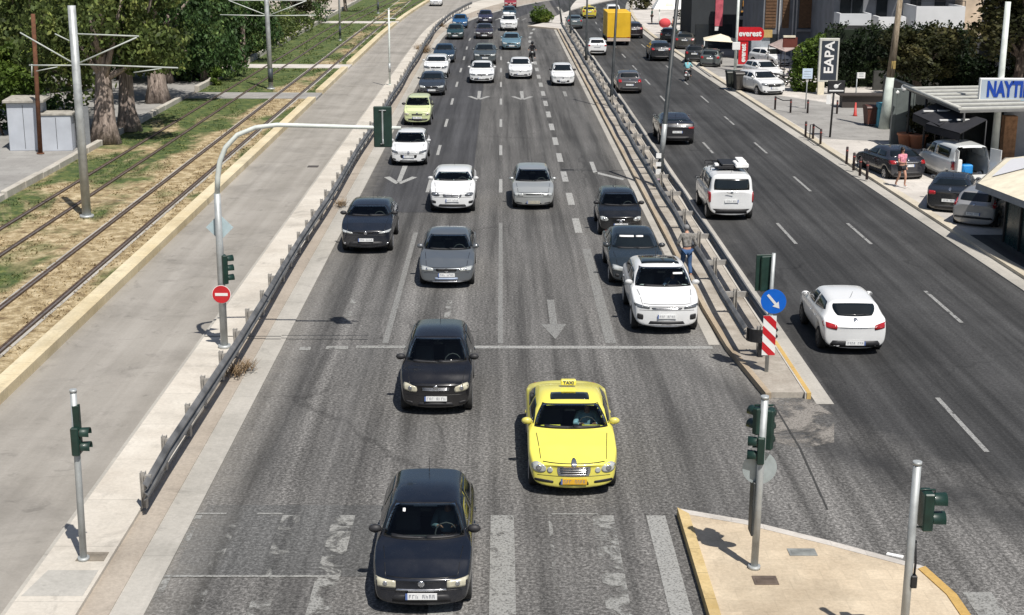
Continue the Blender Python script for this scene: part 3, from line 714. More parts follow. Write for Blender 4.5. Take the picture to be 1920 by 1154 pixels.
def wheel_meshes(R, wd, dark=False):
    k = (R, wd, dark)
    if k in _wh: return _wh[k]
    def lathe(prof, mats, name, mi=0, n=22):
        b = MB(); b.mats = mats; vs = []; fs = []
        for x, r in prof:
            for q in range(n): a = 2*pi*q/n; vs.append((x, r*cos(a), r*sin(a)))
        for i in range(len(prof)-1):
            for q in range(n): fs.append((i*n+q, i*n+(q+1) % n, (i+1)*n+(q+1) % n, (i+1)*n+q))
        return b, vs, fs, n
    b, vs, fs, n = lathe([(-wd/2, R*.60), (-wd/2, R*.93), (-wd/2+.02, R), (wd/2-.02, R), (wd/2, R*.93), (wd/2, R*.64), (wd/2-.03, R*.62), (wd/2-.05, R*.3), (wd/2-.05, .01)], [M['rubber']], 'tyre')
    b.add(vs, fs, True); ty = b.mesh('tyre')
    b, vs, fs, n = lathe([(wd/2+.002, R*.66), (wd/2+.008, R*.62), (wd/2-.015, R*.57)], [], 'rim'); b.add(vs, fs, True)
    for q in range(5):
        a = 2*pi*q/5; c, s = cos(a), sin(a); mx = Matrix(((1, 0, 0, 0), (0, c, -s, 0), (0, s, c, 0), (0, 0, 0, 1)))
        b.add([(wd/2-.03, -.045, R*.05), (wd/2-.03, .045, R*.05), (wd/2-.012, .055, R*.6), (wd/2-.012, -.055, R*.6), (wd/2+.0, -.03, R*.05), (wd/2+.0, .03, R*.05), (wd/2+.004, .042, R*.6), (wd/2+.004, -.042, R*.6)],
              [(4, 5, 6, 7), (0, 4, 7, 3), (5, 1, 2, 6), (0, 1, 5, 4)], False, mx)
    b.tube([(wd/2-.03, 0, 0), (wd/2+.008, 0, 0)], R*.16, 10)
    b.mats = [M['rimdark'] if dark else M['rim']]; rm = b.mesh('rim')
    _wh[k] = (ty, rm); return _wh[k]
def mirror_mesh(m):
    k = ('mir', m.name, id(m))
    if k in _wh: return _wh[k]
    b = MB(); b.mat(m); b.ball((.10, 0, 0), (.115, .075, .075)); b.box((-.04, -.015, -.05), (.05, .03, -.01))
    b.mat(M['chrome']).box((.02, .055, -.045), (.18, .066, .045)); _wh[k] = b.mesh('mirror'); return _wh[k]
SPEC = dict(
 hatch=dict(L=3.9, W=1.68, H=1.46, hf=.72, hc=.97, yc=.98, yr=1.78, hr=1.395, ym=2.35, ye=3.45, he=1.385, yb=3.80, hb=1.0, wf=.78, wr=3.22),
 sedan=dict(L=4.5, W=1.78, H=1.45, hf=.70, hc=.97, yc=1.15, yr=2.0, hr=1.37, ym=2.6, ye=3.35, he=1.345, yb=4.0, hb=1.04, hd=.99, wf=.86, wr=3.6, tw=.74),
 suv=dict(L=4.35, W=1.88, H=1.63, hf=.90, hc=1.12, yc=1.02, yr=1.80, hr=1.545, ym=2.4, ye=3.75, he=1.50, yb=4.18, hb=1.15, wf=.86, wr=3.55, R=.35, ra=.35, cl=.24, tw=.74, wedge=.10),
 van=dict(L=4.2, W=1.83, H=1.84, hf=.88, hc=1.13, yc=.80, yr=1.45, hr=1.69, ym=2.1, ye=4.02, he=1.80, yb=4.14, hb=1.2, wf=.80, wr=3.5, tw=.84, cl=.22, wedge=.0),
 mini=dict(L=3.45, W=1.64, H=1.47, hf=.76, hc=.99, yc=.72, yr=1.42, hr=1.40, ym=1.95, ye=3.0, he=1.40, yb=3.33, hb=1.0, wf=.66, wr=3.0, bul=.22),
 mpv=dict(L=3.6, W=1.72, H=1.60, hf=.86, hc=1.06, yc=.68, yr=1.50, hr=1.53, ym=2.1, ye=3.2, he=1.50, yb=3.5, hb=1.05, wf=.68, wr=3.1, bul=.2, tw=.74),
 panda=dict(L=3.54, W=1.58, H=1.55, hf=.82, hc=1.04, yc=.76, yr=1.32, hr=1.48, ym=1.9, ye=3.25, he=1.50, yb=3.42, hb=1.05, wf=.68, wr=3.0, tw=.80, bul=.12),
)
def car(u, vb, col, typ, name, label, cat='car', group=None, away=False, metal=0.0, style=None, rz=0.0, near=False, over=None, mir=None, zc=.18, face='grille', lampm=None, body_bare=False, at=None):
    sp = dict(SPEC[typ]); sp.update(over or {})
    L, W, H = sp['L'], sp['W']/2, sp['H']; R = sp.get('R', .31)*.97
    p = G(u, vb, zc) if at is None else V((at[0], at[1], 0))
    P = col if not isinstance(col, tuple) else paint(col, metal, .24 if max(col) < .1 else .32)
    # root: on the ground under the middle of the car; rz turns the car about it
    if away: root = empty(name, (p.x, p.y+L/2, 0), pi+rz, label, cat, group)
    else: root = empty(name, (p.x, p.y+L/2, 0), rz, label, cat, group)
    OFF = V((0, -L/2, 0))
    bm_ = car_body(sp); bvh = BVHTree.FromPolygons([v_.co.copy() for v_ in bm_.vertices], [tuple(f.vertices) for f in bm_.polygons])
    def put(mb, nm, m=None):
        o = mb.build(nm, m, root); o.location = OFF; return o
    hc, hf, yc, yr, hr, ye, he, yb, hb, ym = (sp[k] for k in ('hc', 'hf', 'yc', 'yr', 'hr', 'ye', 'he', 'yb', 'hb', 'ym'))
    tw = sp.get('tw', .76); wedge = sp.get('wedge', .05)
    ws = [(-W*.84, hc+.035), (W*.84, hc+.035), (W*tw*.86, hr-.035), (-W*tw*.86, hr-.035)]
    GL = M['glass']
    if near:
        # open the shell behind the windscreen so that one looks into the cabin
        bm = bmesh.new(); bm.from_mesh(bm_); kill = []
        for f in bm.faces:
            c = f.calc_center_median()
            if yc-.05 < c.y < yr+.15 and hc+.06 < c.z < hr-.05 and abs(c.x) < W*(.80-(c.z-hc)/(hr-hc)*(.80-tw*.80)) and f.normal.z > .05: kill.append(f)
        bmesh.ops.delete(bm, geom=kill, context='FACES'); bm.to_mesh(bm_); bm.free()
    bm_.materials.append(P); bo = link(bpy.data.objects.new('body', bm_)); bo.parent = root; bo.location = OFF
    if near:
        put(patch(MB(), bvh, 'front', ws, 12, 8, .008, .12), 'windscreen', M['tglass'])
        put(patch(MB(), bvh, 'front', [(a*1.03, z+(.012 if z > 1.2 else -.014)) for a, z in ws], 24, 16, .005, .10, ring=1), 'window_seal', M['seal'])
        b = MB(); zc_ = hc-.10
        b.mat(M['dash']).box((-W*.84, yc+.05, zc_-.25), (W*.84, yc+.55, zc_)).box((-W*.86, yc+.2, .30), (W*.86, yb-.1, .36)).box((-W*.7, ye-.5, .36), (W*.7, ye-.42, 1.05))
        b.tube([(.36+.19*cos(a), yc+.62+.05*sin(a), zc_+.0+.18*sin(a)) for a in [2*pi*k/12 for k in range(13)]], .015, 6)
        put(b, 'dashboard'); b = MB().mat(M['seat'])
        for x in (-.37, .37):
            b.box((x-.24, yc+.85, .40), (x+.24, yc+1.35, .56), bev=.05); b.box((x-.24, yc+1.33, .50), (x+.24, yc+1.47, H-.42), bev=.05); b.box((x-.12, yc+1.36, H-.40), (x+.12, yc+1.46, H-.24), bev=.03)
        put(b, 'seats')
    else:
        put(patch(MB(), bvh, 'front', ws, 10, 6, .006, .12), 'windscreen', GL)
    # rear window
    if typ == 'sedan': rw = [(-W*.80, hb+.04), (W*.80, hb+.04), (W*tw*.82, he-.03), (-W*tw*.82, he-.03)]
    elif typ == 'van': rw = [(-W*.72, hb+.06), (W*.72, hb+.06), (W*.68, he-.16), (-W*.68, he-.16)]
    else: rw = [(-W*.70, hb+.06), (W*.70, hb+.06), (W*tw*.82, he-.05), (-W*tw*.82, he-.05)]
    rw = sp.get('rw', rw)
    put(patch(MB(), bvh, 'back', rw, 10, 6, .006, sp.get('rwr', .18)), 'rear_window', GL)
    # side windows, door seams, handles
    yB = ym+.05; zt = min(hr, he)-.075; zl = hc+.045
    for sd_, dr in ((1, 'right'), (-1, 'left')):
        fw = [(yc+.30, zl), (yB-.05, zl+.01), (yB-.05, zt+.02), (yr+.12, zt)]
        r2 = [(yB+.04, zl+.01), (yb-.35 if typ != 'sedan' else yb-.42, zl+wedge*.7+.01), (ye-.12 if typ != 'sedan' else ye+.0, zt-.01), (yB+.04, zt+.02)]
        for wq in ([fw, r2] if not (typ == 'van' and not sp.get('glassvan')) else [fw]):
            put(patch(MB(), bvh, dr, wq, 8, 5, .006, .12), 'side_window', GL)
        b = MB(); zz = sp.get('cl', .2)+.10
        for ys_ in (yc+.28, yB, yb-.75 if typ != 'sedan' else yb-.85):
            patch(b, bvh, dr, [(ys_-.009, zz), (ys_+.009, zz), (ys_+.009, zl-.03), (ys_-.009, zl-.03)], 1, 6, .002, 0, .001)
        put(b, 'door_seam', M['seal']); b = MB()
        for ys_ in (yB-.20, (yb-.95 if typ != 'sedan' else yb-1.05)):
            patch(b, bvh, dr, [(ys_-.09, hc-.17), (ys_+.07, hc-.17), (ys_+.07, hc-.14), (ys_-.09, hc-.14)], 3, 1, .022, 0, .02)
        put(b, 'door_handle', P)
        mm = mir if mir else P
        if not body_bare:
            mo = link(bpy.data.objects.new('mirror', mirror_mesh(mm))); mo.parent = root; h_, _ = cast(bvh, dr, yc+.42, hc+.02)
            mo.location = V((sd_*(abs(h_.x)-.01), yc+.42, hc+.08))+OFF; mo.scale = (sd_, 1, 1)
        # sill trim
        b = MB(); patch(b, bvh, dr, [(sp['wf']+.45, sp.get('cl', .2)+.03), (sp['wr']-.45, sp.get('cl', .2)+.03), (sp['wr']-.45, sp.get('cl', .2)+.11), (sp['wf']+.45, sp.get('cl', .2)+.11)], 6, 1, .006, 0, .01)
        put(b, 'sill_trim', M['black'])
    # underside
    b = MB(); b.box((-W*.72, .30, sp.get('cl', .2)-.02), (W*.72, L-.3, sp.get('cl', .2)+.12)); b.box((-W*.80, .35, .2), (W*.80, L-.35, .62)); put(b, 'underbody', M['black'])
    ty, rm = wheel_meshes(R, .20, sp.get('darkrim', False))
    for wy in (sp['wf'], sp['wr']):
        for sd_ in (1, -1):
            we = link(bpy.data.objects.new('wheel', None)); we.empty_display_size = .1; we.parent = root; we.location = V((sd_*(W-.125), wy, R))+OFF; we.scale = (sd_, 1, 1)
            for me_, nm in ((ty, 'tyre'), (rm, 'rim')):
                q = link(bpy.data.objects.new(nm, me_)); q.parent = we
    # front details
    lm = lampm or M['lamp']
    S = dict(hl=(.46, .90, hf-.19, hf-.05, .10), gr=(.0, .40, hf-.16, hf-.05), intake=(.62, .28, .40), fog=(.66, .80, .34, .42), plate_z=hf-.30, badge=True, hlr=.35, grm=M['black'])
    S.update(style or {})
    b = MB()
    x0, x1, z0, z1, sl = S['hl']
    for sd_ in (1, -1):
        b = MB(); cs = [(sd_*W*x0, z0), (sd_*W*x1, z0+sl*.55), (sd_*W*x1, z1+sl*.6), (sd_*W*x0, z1)]
        patch(b, bvh, 'front', cs, 6, 4, .010, S['hlr'], .03); ho = put(b, 'headlight', lm)
        if W*2 > 0 and near:
            b2 = MB(); cx = W*(x0+x1)/2*sd_; cz = (z0+z1)/2+sl*.28; r = (z1-z0)*.30
            patch(b2, bvh, 'front', [(cx-r, cz-r), (cx+r, cz-r), (cx+r, cz+r), (cx-r, cz+r)], 4, 4, .016, 1, .01)
            q = b2.build('reflector_bowl', M['chrome'], ho)
    if S['gr']:
        gx0, gx1, gz0, gz1 = S['gr']; b = MB(); patch(b, bvh, 'front', [(-W*gx1*.92, gz0), (W*gx1*.92, gz0), (W*gx1, gz1), (-W*gx1, gz1)], 8, 3, .008, .2, .02); go = put(b, 'grille', S['grm'])
        if S.get('bars'):
            b = MB()
            for k in range(S['bars']):
                zz = gz0+(gz1-gz0)*(k+.5)/S['bars']; patch(b, bvh, 'front', [(-W*gx1*.9, zz-.006), (W*gx1*.9, zz-.006), (W*gx1*.9, zz+.008), (-W*gx1*.9, zz+.008)], 8, 1, .016, 0, .01)
            b.build('grille_bars', M['chrome'], go)
        if S.get('rim'):
            b = MB(); patch(b, bvh, 'front', [(-W*gx1*.96, gz0-.012), (W*gx1*.96, gz0-.012), (W*gx1*1.05, gz1+.014), (-W*gx1*1.05, gz1+.014)], 12, 8, .012, .2, ring=1); b.build('grille_frame', M['chrome'], go)
    ix, iz0, iz1 = S['intake']; b = MB(); patch(b, bvh, 'front', [(-W*ix, iz0), (W*ix, iz0), (W*ix*.9, iz1), (-W*ix*.9, iz1)], 8, 2, .006, .15, .02); put(b, 'lower_intake', M['black'])
    if S['fog']:
        f0, f1, fz0, fz1 = S['fog']
        for sd_ in (1, -1):
            b = MB(); patch(b, bvh, 'front', [(sd_*W*f0, fz0), (sd_*W*f1, fz0+.02), (sd_*W*f1, fz1+.03), (sd_*W*f0, fz1)], 4, 3, .008, .35, .02); put(b, 'fog_light', S.get('fogm', M['black']))
    if S.get('lip'):
        b = MB(); patch(b, bvh, 'front', [(-W*.62, .225), (W*.62, .225), (W*.66, .262), (-W*.66, .262)], 8, 1, .014, 0, .02); put(b, 'bumper_lip', S['lip'])
    def number_plate(dirn, z, plm, wd=.26):
        h_, nr = cast(bvh, dirn, 0, z); b = MB(); s_ = -1 if dirn == 'front' else 1
        y = h_.y+s_*.012; b.mat(plm).box((-wd, min(y, y+s_*.015), z-.056), (wd, max(y, y+s_*.015), z+.056))
        b.mat(M['inkblue']).box((-wd, min(y, y+s_*.018), z-.056), (-wd+.035, max(y, y+s_*.018), z+.056))
        b.mat(M['ink'])
        b.mat(M['smudge']); rq = random.Random(int(abs(u*7+vb*3+root.location.x*50)))
        for k in range(8):
            if k == 3: continue
            xx = -wd+.06+k*(2*wd-.08)/8
            b.box((xx, min(y, y+s_*.0165), z-.034), (xx+.009, max(y, y+s_*.0165), z+.034))
            if rq.random() < .7: b.box((xx+.009, min(y, y+s_*.0165), z+.022), (xx+.036, max(y, y+s_*.0165), z+.034))
            if rq.random() < .5: b.box((xx+.009, min(y, y+s_*.0165), z-.006), (xx+.030, max(y, y+s_*.0165), z+.006))
            if rq.random() < .5: b.box((xx+.027, min(y, y+s_*.0168), z-.034), (xx+.036, max(y, y+s_*.0168), z+.010))
        put(b, 'number_plate')
    number_plate('front', S['plate_z'], S.get('platem', M['plate']))
    if S['badge']:
        b = MB(); zb_ = S.get('badge_z', hf-.10); patch(b, bvh, 'front', [(-.055, zb_-.055), (.055, zb_-.055), (.055, zb_+.055), (-.055, zb_+.055)], 4, 4, .018, 1, .02); put(b, 'badge', M['chrome'])
    # bumper seam, bonnet shut lines and wipers
    b = MB(); zs_ = S['hl'][2]-.045; patch(b, bvh, 'front', [(-W*.93, zs_), (W*.93, zs_), (W*.93, zs_+.010), (-W*.93, zs_+.010)], 14, 1, .003, 0, .001); put(b, 'bumper_seam', M['seal'])
    if near: b = MB(); b.box((-.11, yr-.02, hr-.20), (.11, yr+.01, hr-.13), bev=.01); b.box((-.012, yr-.01, hr-.13), (.012, yr+.01, hr-.03)); put(b, 'inside_mirror', M['black'])
    b = MB()
    for sd_ in (1, -1):
        patch(b, bvh, 'top', [(sd_*W*.70, .16), (sd_*W*.716, .16), (sd_*W*.806, yc-.02), (sd_*W*.79, yc-.02)], 1, 6, .002, 0, .001)
    patch(b, bvh, 'front', [(-W*.68, hf-.022), (W*.68, hf-.022), (W*.68, hf-.012), (-W*.68, hf-.012)], 8, 1, .002, 0, .001)
    put(b, 'bonnet_seam', M['seal']); b = MB()
    for xa, xb in ((-.55, .02), (.05, .60)):
        patch(b, bvh, 'front', [(xa, hc+.03), (xb, hc+.035), (xb, hc+.05), (xa, hc+.065)], 5, 1, .022, 0, .01)
    put(b, 'wiper', M['black'])
    # rear details
    T = dict(tl=(.62, .86, hb-.24, hb-.06, .02), plate=hb-.20, bump=(.78, .30, .46), wiper=True); T.update(sp.get('rear', {}))
    x0, x1, z0, z1, sl = T['tl']
    for sd_ in (1, -1):
        b = MB(); patch(b, bvh, 'back', [(sd_*W*x0, z0), (sd_*W*x1, z0+sl), (sd_*W*x1, z1+sl), (sd_*W*x0, z1)], 5, 4, .010, .3, .03); put(b, 'taillight', M['red'])
    b = MB(); ix, iz0, iz1 = T['bump']; patch(b, bvh, 'back', [(-W*ix, iz0), (W*ix, iz0), (W*ix*.88, iz1), (-W*ix*.88, iz1)], 8, 2, .008, .12, .02); put(b, 'rear_bumper_trim', M['black'])
    number_plate('back', T['plate'], S.get('platem', M['plate']))
    b = MB(); patch(b, bvh, 'back', [(-.05, hb-.09), (.05, hb-.09), (.05, hb+.0), (-.05, hb+.0)], 4, 4, .014, 1, .01); put(b, 'rear_badge', M['chrome'])
    b = MB(); b.tube([(0, ye-.25, he+.03), (0, ye-.05, he+.22)], [.008, .004], 5); put(b, 'aerial', M['black'])
    root['_L'] = L
    return root, bvh, put, W, sp
def clean(o):
    if '_L' in o: del o['_L']

WHT = (.76, .77, .77); BLK = (.012, .013, .017); DG = (.06, .07, .085)
FQ = 'cars facing the camera on the main road'; AQ = 'vehicles driving away on the right road'; PK = 'cars parked on the right forecourt'
# --- facing the camera, nearest first
r, bvh, put, W, sp = car(790, 1141, (.007, .009, .015), 'hatch', 'hatchback', 'near black hatchback with a white windscreen sticker, lowest in the picture', group=FQ, near=True, mir=M['black'],
    style=dict(hl=(.50, .92, .515, .645, .02), gr=None, intake=(.60, .27, .40), fog=None, plate_z=.385, badge_z=.60, hlr=.12), over=dict(L=3.74, yc=.84, yr=1.66, ym=2.2, ye=3.24, yb=3.62, wr=3.08, hf=.70, H=1.46, tw=.72, bul=.14), lampm=M['lampyel'])
b = MB(); patch(b, bvh, 'front', [(-W*.5, .475), (W*.5, .475), (W*.48, .505), (-W*.48, .505)], 8, 1, .02, 0, .02); put(b, 'bumper_strip', M['chrome'])
b = MB(); patch(b, bvh, 'front', [(-W*.46, 1.27), (-W*.40, 1.27), (-W*.40, 1.31), (-W*.46, 1.31)], 2, 2, .014, .3, .004); put(b, 'sticker', M['paper'])
b = MB(); b.box((-.62, sp['yc']+.18, .885), (-.5, sp['yc']+.26, .90)); b.ball((-.36, sp['yc']+.2, .92), (.13, .07, .06)); b.ball((.02, sp['yc']+.2, .92), (.15, .07, .055)); put(b, 'dashboard_clutter', pm('grey_bags', (.30, .36, .38), .7))
PUNTO = r
r, bvh, put, W, sp = car(1076, 921, (.82, .74, .12), 'sedan', 'taxi', 'bright yellow taxi saloon with roof sign and dark sunroof on the main road', 'taxi', near=True,
    over=dict(rear=dict(tl=(.55, .78, .74, .92, 0)), L=4.82, W=1.82, H=1.48, hf=.74, hc=.99, yc=1.25, bul=.26, hb=1.06, R=.32), style=dict(hl=(.60, .92, .50, .69, .05), gr=(0, .36, .48, .665), bars=4, rim=True, intake=(.34, .28, .36), fog=(.44, .86, .31, .36), platem=M['plateyel'], plate_z=.36, badge_z=.72, hlr=1.0, grm=pm('dark_grille', (.05, .055, .06), .4)))
for sd_ in (1, -1):
    b = MB(); patch(b, bvh, 'front', [(sd_*W*.46, .52), (sd_*W*.585, .52), (sd_*W*.585, .64), (sd_*W*.46, .64)], 4, 4, .010, 1, .02); put(b, 'headlight', M['lamp'])
b = MB(); patch(b, bvh, 'top', [(-.42, 2.12), (.42, 2.12), (.40, 2.46), (-.40, 2.46)], 8, 4, .006, .1, .02); put(b, 'sunroof', M['glass'])
b = MB(); b.mat(paint((.82, .72, .10))).box((-.165, 2.80, 1.47), (.165, 2.94, 1.585), bev=.02); so = put(b, 'roof_sign')
tx = text('TAXI', .105, M['ink'], 'lettering', so, (0, 2.795, 1.53), (pi/2, 0, 0), .003, 1.0, bold=.003)
b = MB(); b.box((-.55, sp['yc']+.20, .885), (-.22, sp['yc']+.29, .90)); put(b, 'dashboard_paper', M['paper'])
TAXI = r
r, bvh, put, W, sp = car(817, 769, (.009, .009, .011), 'mpv', 'compact_mpv', 'black tall compact car with clouded almond headlights, left of the taxi', group=FQ, near=True, mir=M['black'],
    style=dict(hl=(.50, .88, .56, .72, .12), gr=(0, .40, .62, .70), bars=3, intake=(.5, .26, .34), fog=(.62, .82, .30, .35), plate_z=.44, hlr=.55, badge_z=.70), over=dict(hf=.80), lampm=M['lampyel'])
b = MB(); b.box((-.2, sp['yc']+.2, .965), (.2, sp['yc']+.28, .985)); put(b, 'dashboard_paper', M['paper'])
r, bvh, put, W, sp = car(1250, 619, WHT, 'suv', 'white_suv', 'white crossover with panoramic black glass roof beside the median barrier', group=FQ, near=True,
    style=dict(hl=(.50, .93, .76, .825, .09), gr=(0, .46, .755, .80), bars=2, intake=(.56, .25, .42), fog=(.68, .86, .45, .60), plate_z=.55, hlr=.2, lip=M['chrome'], badge=False), lampm=M['lampdark'], over=dict(W=1.90, bul=.17, H=1.65, hr=1.58, tw=.77, ye=3.6, he=1.50))
b = MB(); patch(b, bvh, 'front', [(-W*.95, .20), (W*.95, .20), (W*.95, .30), (-W*.95, .30)], 12, 2, .008, 0, .02); put(b, 'lower_trim', M['black'])
for dr_ in ('left', 'right'): b = MB(); patch(b, bvh, dr_, [(.1, .24), (4.2, .24), (4.2, .34), (.1, .34)], 14, 1, .006, 0, .01); put(b, 'lower_trim', M['black'])
b = MB(); patch(b, bvh, 'top', [(-W*.58, 2.05), (W*.58, 2.05), (W*.56, 3.45), (-W*.56, 3.45)], 8, 6, .006, .06, .02); put(b, 'glass_roof', M['glass'])
b = MB(); patch(b, bvh, 'front', [(W*.32, 1.40), (W*.62, 1.40), (W*.62, 1.44), (W*.32, 1.44)], 4, 1, .012, .1, .004); put(b, 'sticker', M['paper'])
EVO = r; ye_ = r.location.y
r, bvh, put, W, sp = car(0, 0, (.02, .028, .035), 'sedan', 'dark_saloon', 'dark slate saloon half hidden behind the white crossover with glass roof', group=FQ, at=(EVO.location.x-.30, EVO.location.y+3.25), over=dict(H=1.5))
b = MB(); patch(b, bvh, 'front', [(-W*.52, 1.26), (0, 1.26), (0, 1.30), (-W*.52, 1.30)], 6, 1, .012, 0, .004); patch(b, bvh, 'front', [(W*.06, 1.26), (W*.36, 1.26), (W*.36, 1.30), (W*.06, 1.30)], 3, 1, .012, .4, .004); put(b, 'windscreen_banner', M['paper'])
r, bvh, put, W, sp = car(837, 533, (.16, .18, .20), 'sedan', 'grey_saloon', 'grey saloon with a black winged grille and a second plate below, mid road', group=FQ, near=True, metal=.5,
    style=dict(hl=(.46, .92, .56, .67, .06), gr=(0, .38, .57, .66), intake=(.8, .23, .28), plate_z=.46, hlr=.3, fog=None, lip=M['chrome']), over=dict(H=1.46, W=1.77))
b = MB(); patch(b, bvh, 'front', [(-.36, .305), (.36, .305), (.36, .375), (-.36, .375)], 6, 1, .02, .1, .02); put(b, 'blue_strip_plate', pm('pale_blue_strip', (.35, .42, .55), .4))
b = MB(); patch(b, bvh, 'front', [(-.07, .59), (.07, .59), (.07, .66), (-.07, .66)], 4, 4, .03, 1, .02); put(b, 'badge_surround', M['black'])
r, bvh, put, W, sp = car(686, 469, (.012, .015, .022), 'suv', 'black_suv', 'black coupe style crossover with thin bright headlights at the left kerb', near=True, group=FQ, mir=M['black'],
    style=dict(hl=(.50, .95, .72, .78, .12), gr=(0, .3, .75, .80), intake=(.7, .26, .46), plate_z=.52, hlr=.2, fog=(.78, .86, .34, .40), fogm=M['chrome'], lip=M['rimdark']), over=dict(W=1.80, H=1.52, hr=1.43, hf=.86, L=4.15, ye=3.45, he=1.42, yb=3.95))
r, bvh, put, W, sp = car(1164, 436, (.010, .011, .013), 'mini', 'black_city_car', 'small round black city car with bright oval headlights in the turning lane', near=True, group=FQ, mir=M['black'],
    style=dict(hl=(.56, .92, .55, .70, .08), gr=(0, .2, .60, .64), grm=M['chrome'], intake=(.6, .25, .36), plate_z=.44, hlr=.9, fog=None, badge_z=.55))
r, bvh, put, W, sp = car(848, 394, WHT, 'suv', 'white_crossover', 'white crossover with a round emblem in a silver grille, beside the silver hatchback', near=True, group=FQ,
    style=dict(hl=(.54, .90, .70, .82, .05), gr=(0, .42, .68, .80), grm=M['rim'], bars=3, intake=(.62, .30, .40), plate_z=.55, hlr=.8, fog=(.70, .90, .42, .52), lip=M['chrome'], badge_z=.745), over=dict(H=1.50, hr=1.42, W=1.82, hf=.85, L=4.2, ye=3.55, he=1.42, yb=4.0), lampm=M['lampdark'])
r, bvh, put, W, sp = car(1000, 387, (.52, .54, .53), 'hatch', 'silver_hatchback', 'silver hatchback with a slim dark grille, right of the white crossover with round emblem', near=True, group=FQ, metal=.55,
    style=dict(hl=(.46, .90, .56, .67, .03), gr=(0, .36, .63, .665), intake=(.40, .26, .31), plate_z=.33, hlr=.3, fog=(.52, .8, .28, .31), platem=pm('dusty_plate', (.45, .42, .33), .6), badge=False), over=dict(L=4.1, W=1.70, H=1.43, tw=.74))
r, bvh, put, W, sp = car(766, 306, WHT, 'hatch', 'white_hatchback', 'white hatchback with a wide black smiling grille under the hanging signal box', near=True, group=FQ,
    style=dict(hl=(.56, .95, .60, .68, .12), gr=(0, .46, .40, .56), intake=(.5, .24, .30), plate_z=.47, hlr=.3, fog=(.68, .86, .30, .36), badge_z=.66), over=dict(W=1.74, bul=.24), lampm=M['lampdark'])
r, bvh, put, W, sp = car(782, 231, (.64, .70, .38), 'panda', 'pale_green_car', 'small boxy pale lime green car, second behind the signal box', near=True, group=FQ, mir=M['black'],
    style=dict(hl=(.58, .92, .60, .72, .04), gr=(0, .40, .60, .68), intake=(.85, .22, .42), plate_z=.47, hlr=.5, fog=None), lampm=M['lampyel'])
car(809, 176, (.055, .065, .08), 'sedan', 'dark_grey_saloon', 'dark grey saloon with sun on its bonnet ahead of the lime green car', group=FQ, metal=.4)
car(903, 153, WHT, 'sedan', 'white_saloon', 'white saloon with a black double grille in the second lane', group=FQ, style=dict(gr=(0, .34, .60, .67), hl=(.48, .92, .60, .67, .05)), lampm=M['lampdark'], over=dict(W=1.83))
car(976, 145, WHT, 'sedan', 'white_saloon', 'white saloon in the third lane with the motorcyclist at its back corner', group=FQ, style=dict(gr=None, hl=(.5, .92, .60, .66, .06)))
car(1056, 158, WHT, 'hatch', 'white_small_hatchback', 'white small hatchback alone in the turning lane with two dark bumper vents', group=FQ, mir=M['black'], style=dict(gr=None, fog=(.28, .52, .30, .42), intake=(.2, .26, .3), hl=(.56, .95, .58, .67, .12)), over=dict(bul=.24))
car(817, 143, WHT, 'suv', 'white_estate', 'white tall car directly behind the dark grey saloon in the left lane', group=FQ, over=dict(H=1.55, hr=1.47), lampm=M['lampdark'])
car(832, 115, (.03, .06, .10), 'sedan', 'blue_grey_saloon', 'blue grey saloon behind the white tall car in the left lane', group=FQ, metal=.4)
car(909, 119, (.09, .11, .12), 'suv', 'grey_green_car', 'dull grey car close behind the white saloon with the double grille', group=FQ, metal=.3, over=dict(H=1.52))
car(959, 91, (.20, .34, .42), 'sedan', 'pale_blue_saloon', 'pale blue saloon in the third lane beyond the motorcyclist', group=FQ, metal=.45)
r, bvh, put, W, sp = car(954, 56, WHT, 'suv', 'white_tall_car', 'white tall car with a blotchy roof load, third lane far off', group=FQ, over=dict(H=1.6))
b = MB(); b.box((-.6, 2.0, 1.60), (.1, 3.2, 1.82), bev=.06); put(b, 'roof_load', M['paper']); b = MB(); b.box((.15, 2.2, 1.60), (.6, 2.9, 1.78), bev=.05); put(b, 'roof_load', M['paper'])
car(853, 72, (.02, .05, .055), 'hatch', 'dark_green_hatchback', 'dark green hatchback in the left lane just in front of the bright blue car', group=FQ)
car(862, 51, (.03, .13, .30), 'hatch', 'blue_hatchback', 'bright blue hatchback farthest along the left kerb', group=FQ, metal=.3)
car(908, 71, (.06, .05, .06), 'sedan', 'dark_plum_saloon', 'dark plum saloon with a sunlit bumper in the second lane', group=FQ, metal=.3)
car(910, 42, (.05, .05, .09), 'hatch', 'dark_violet_hatchback', 'dark violet hatchback farthest in the second lane', group=FQ, metal=.3)
car(955, 34, (.03, .06, .08), 'hatch', 'dark_blue_hatchback', 'dark blue hatchback right behind the white car with the roof load', group=FQ)
car(957, 13, (.30, .03, .04), 'hatch', 'red_hatchback', 'red hatchback at the far bend, topmost car of the main road', group=FQ)
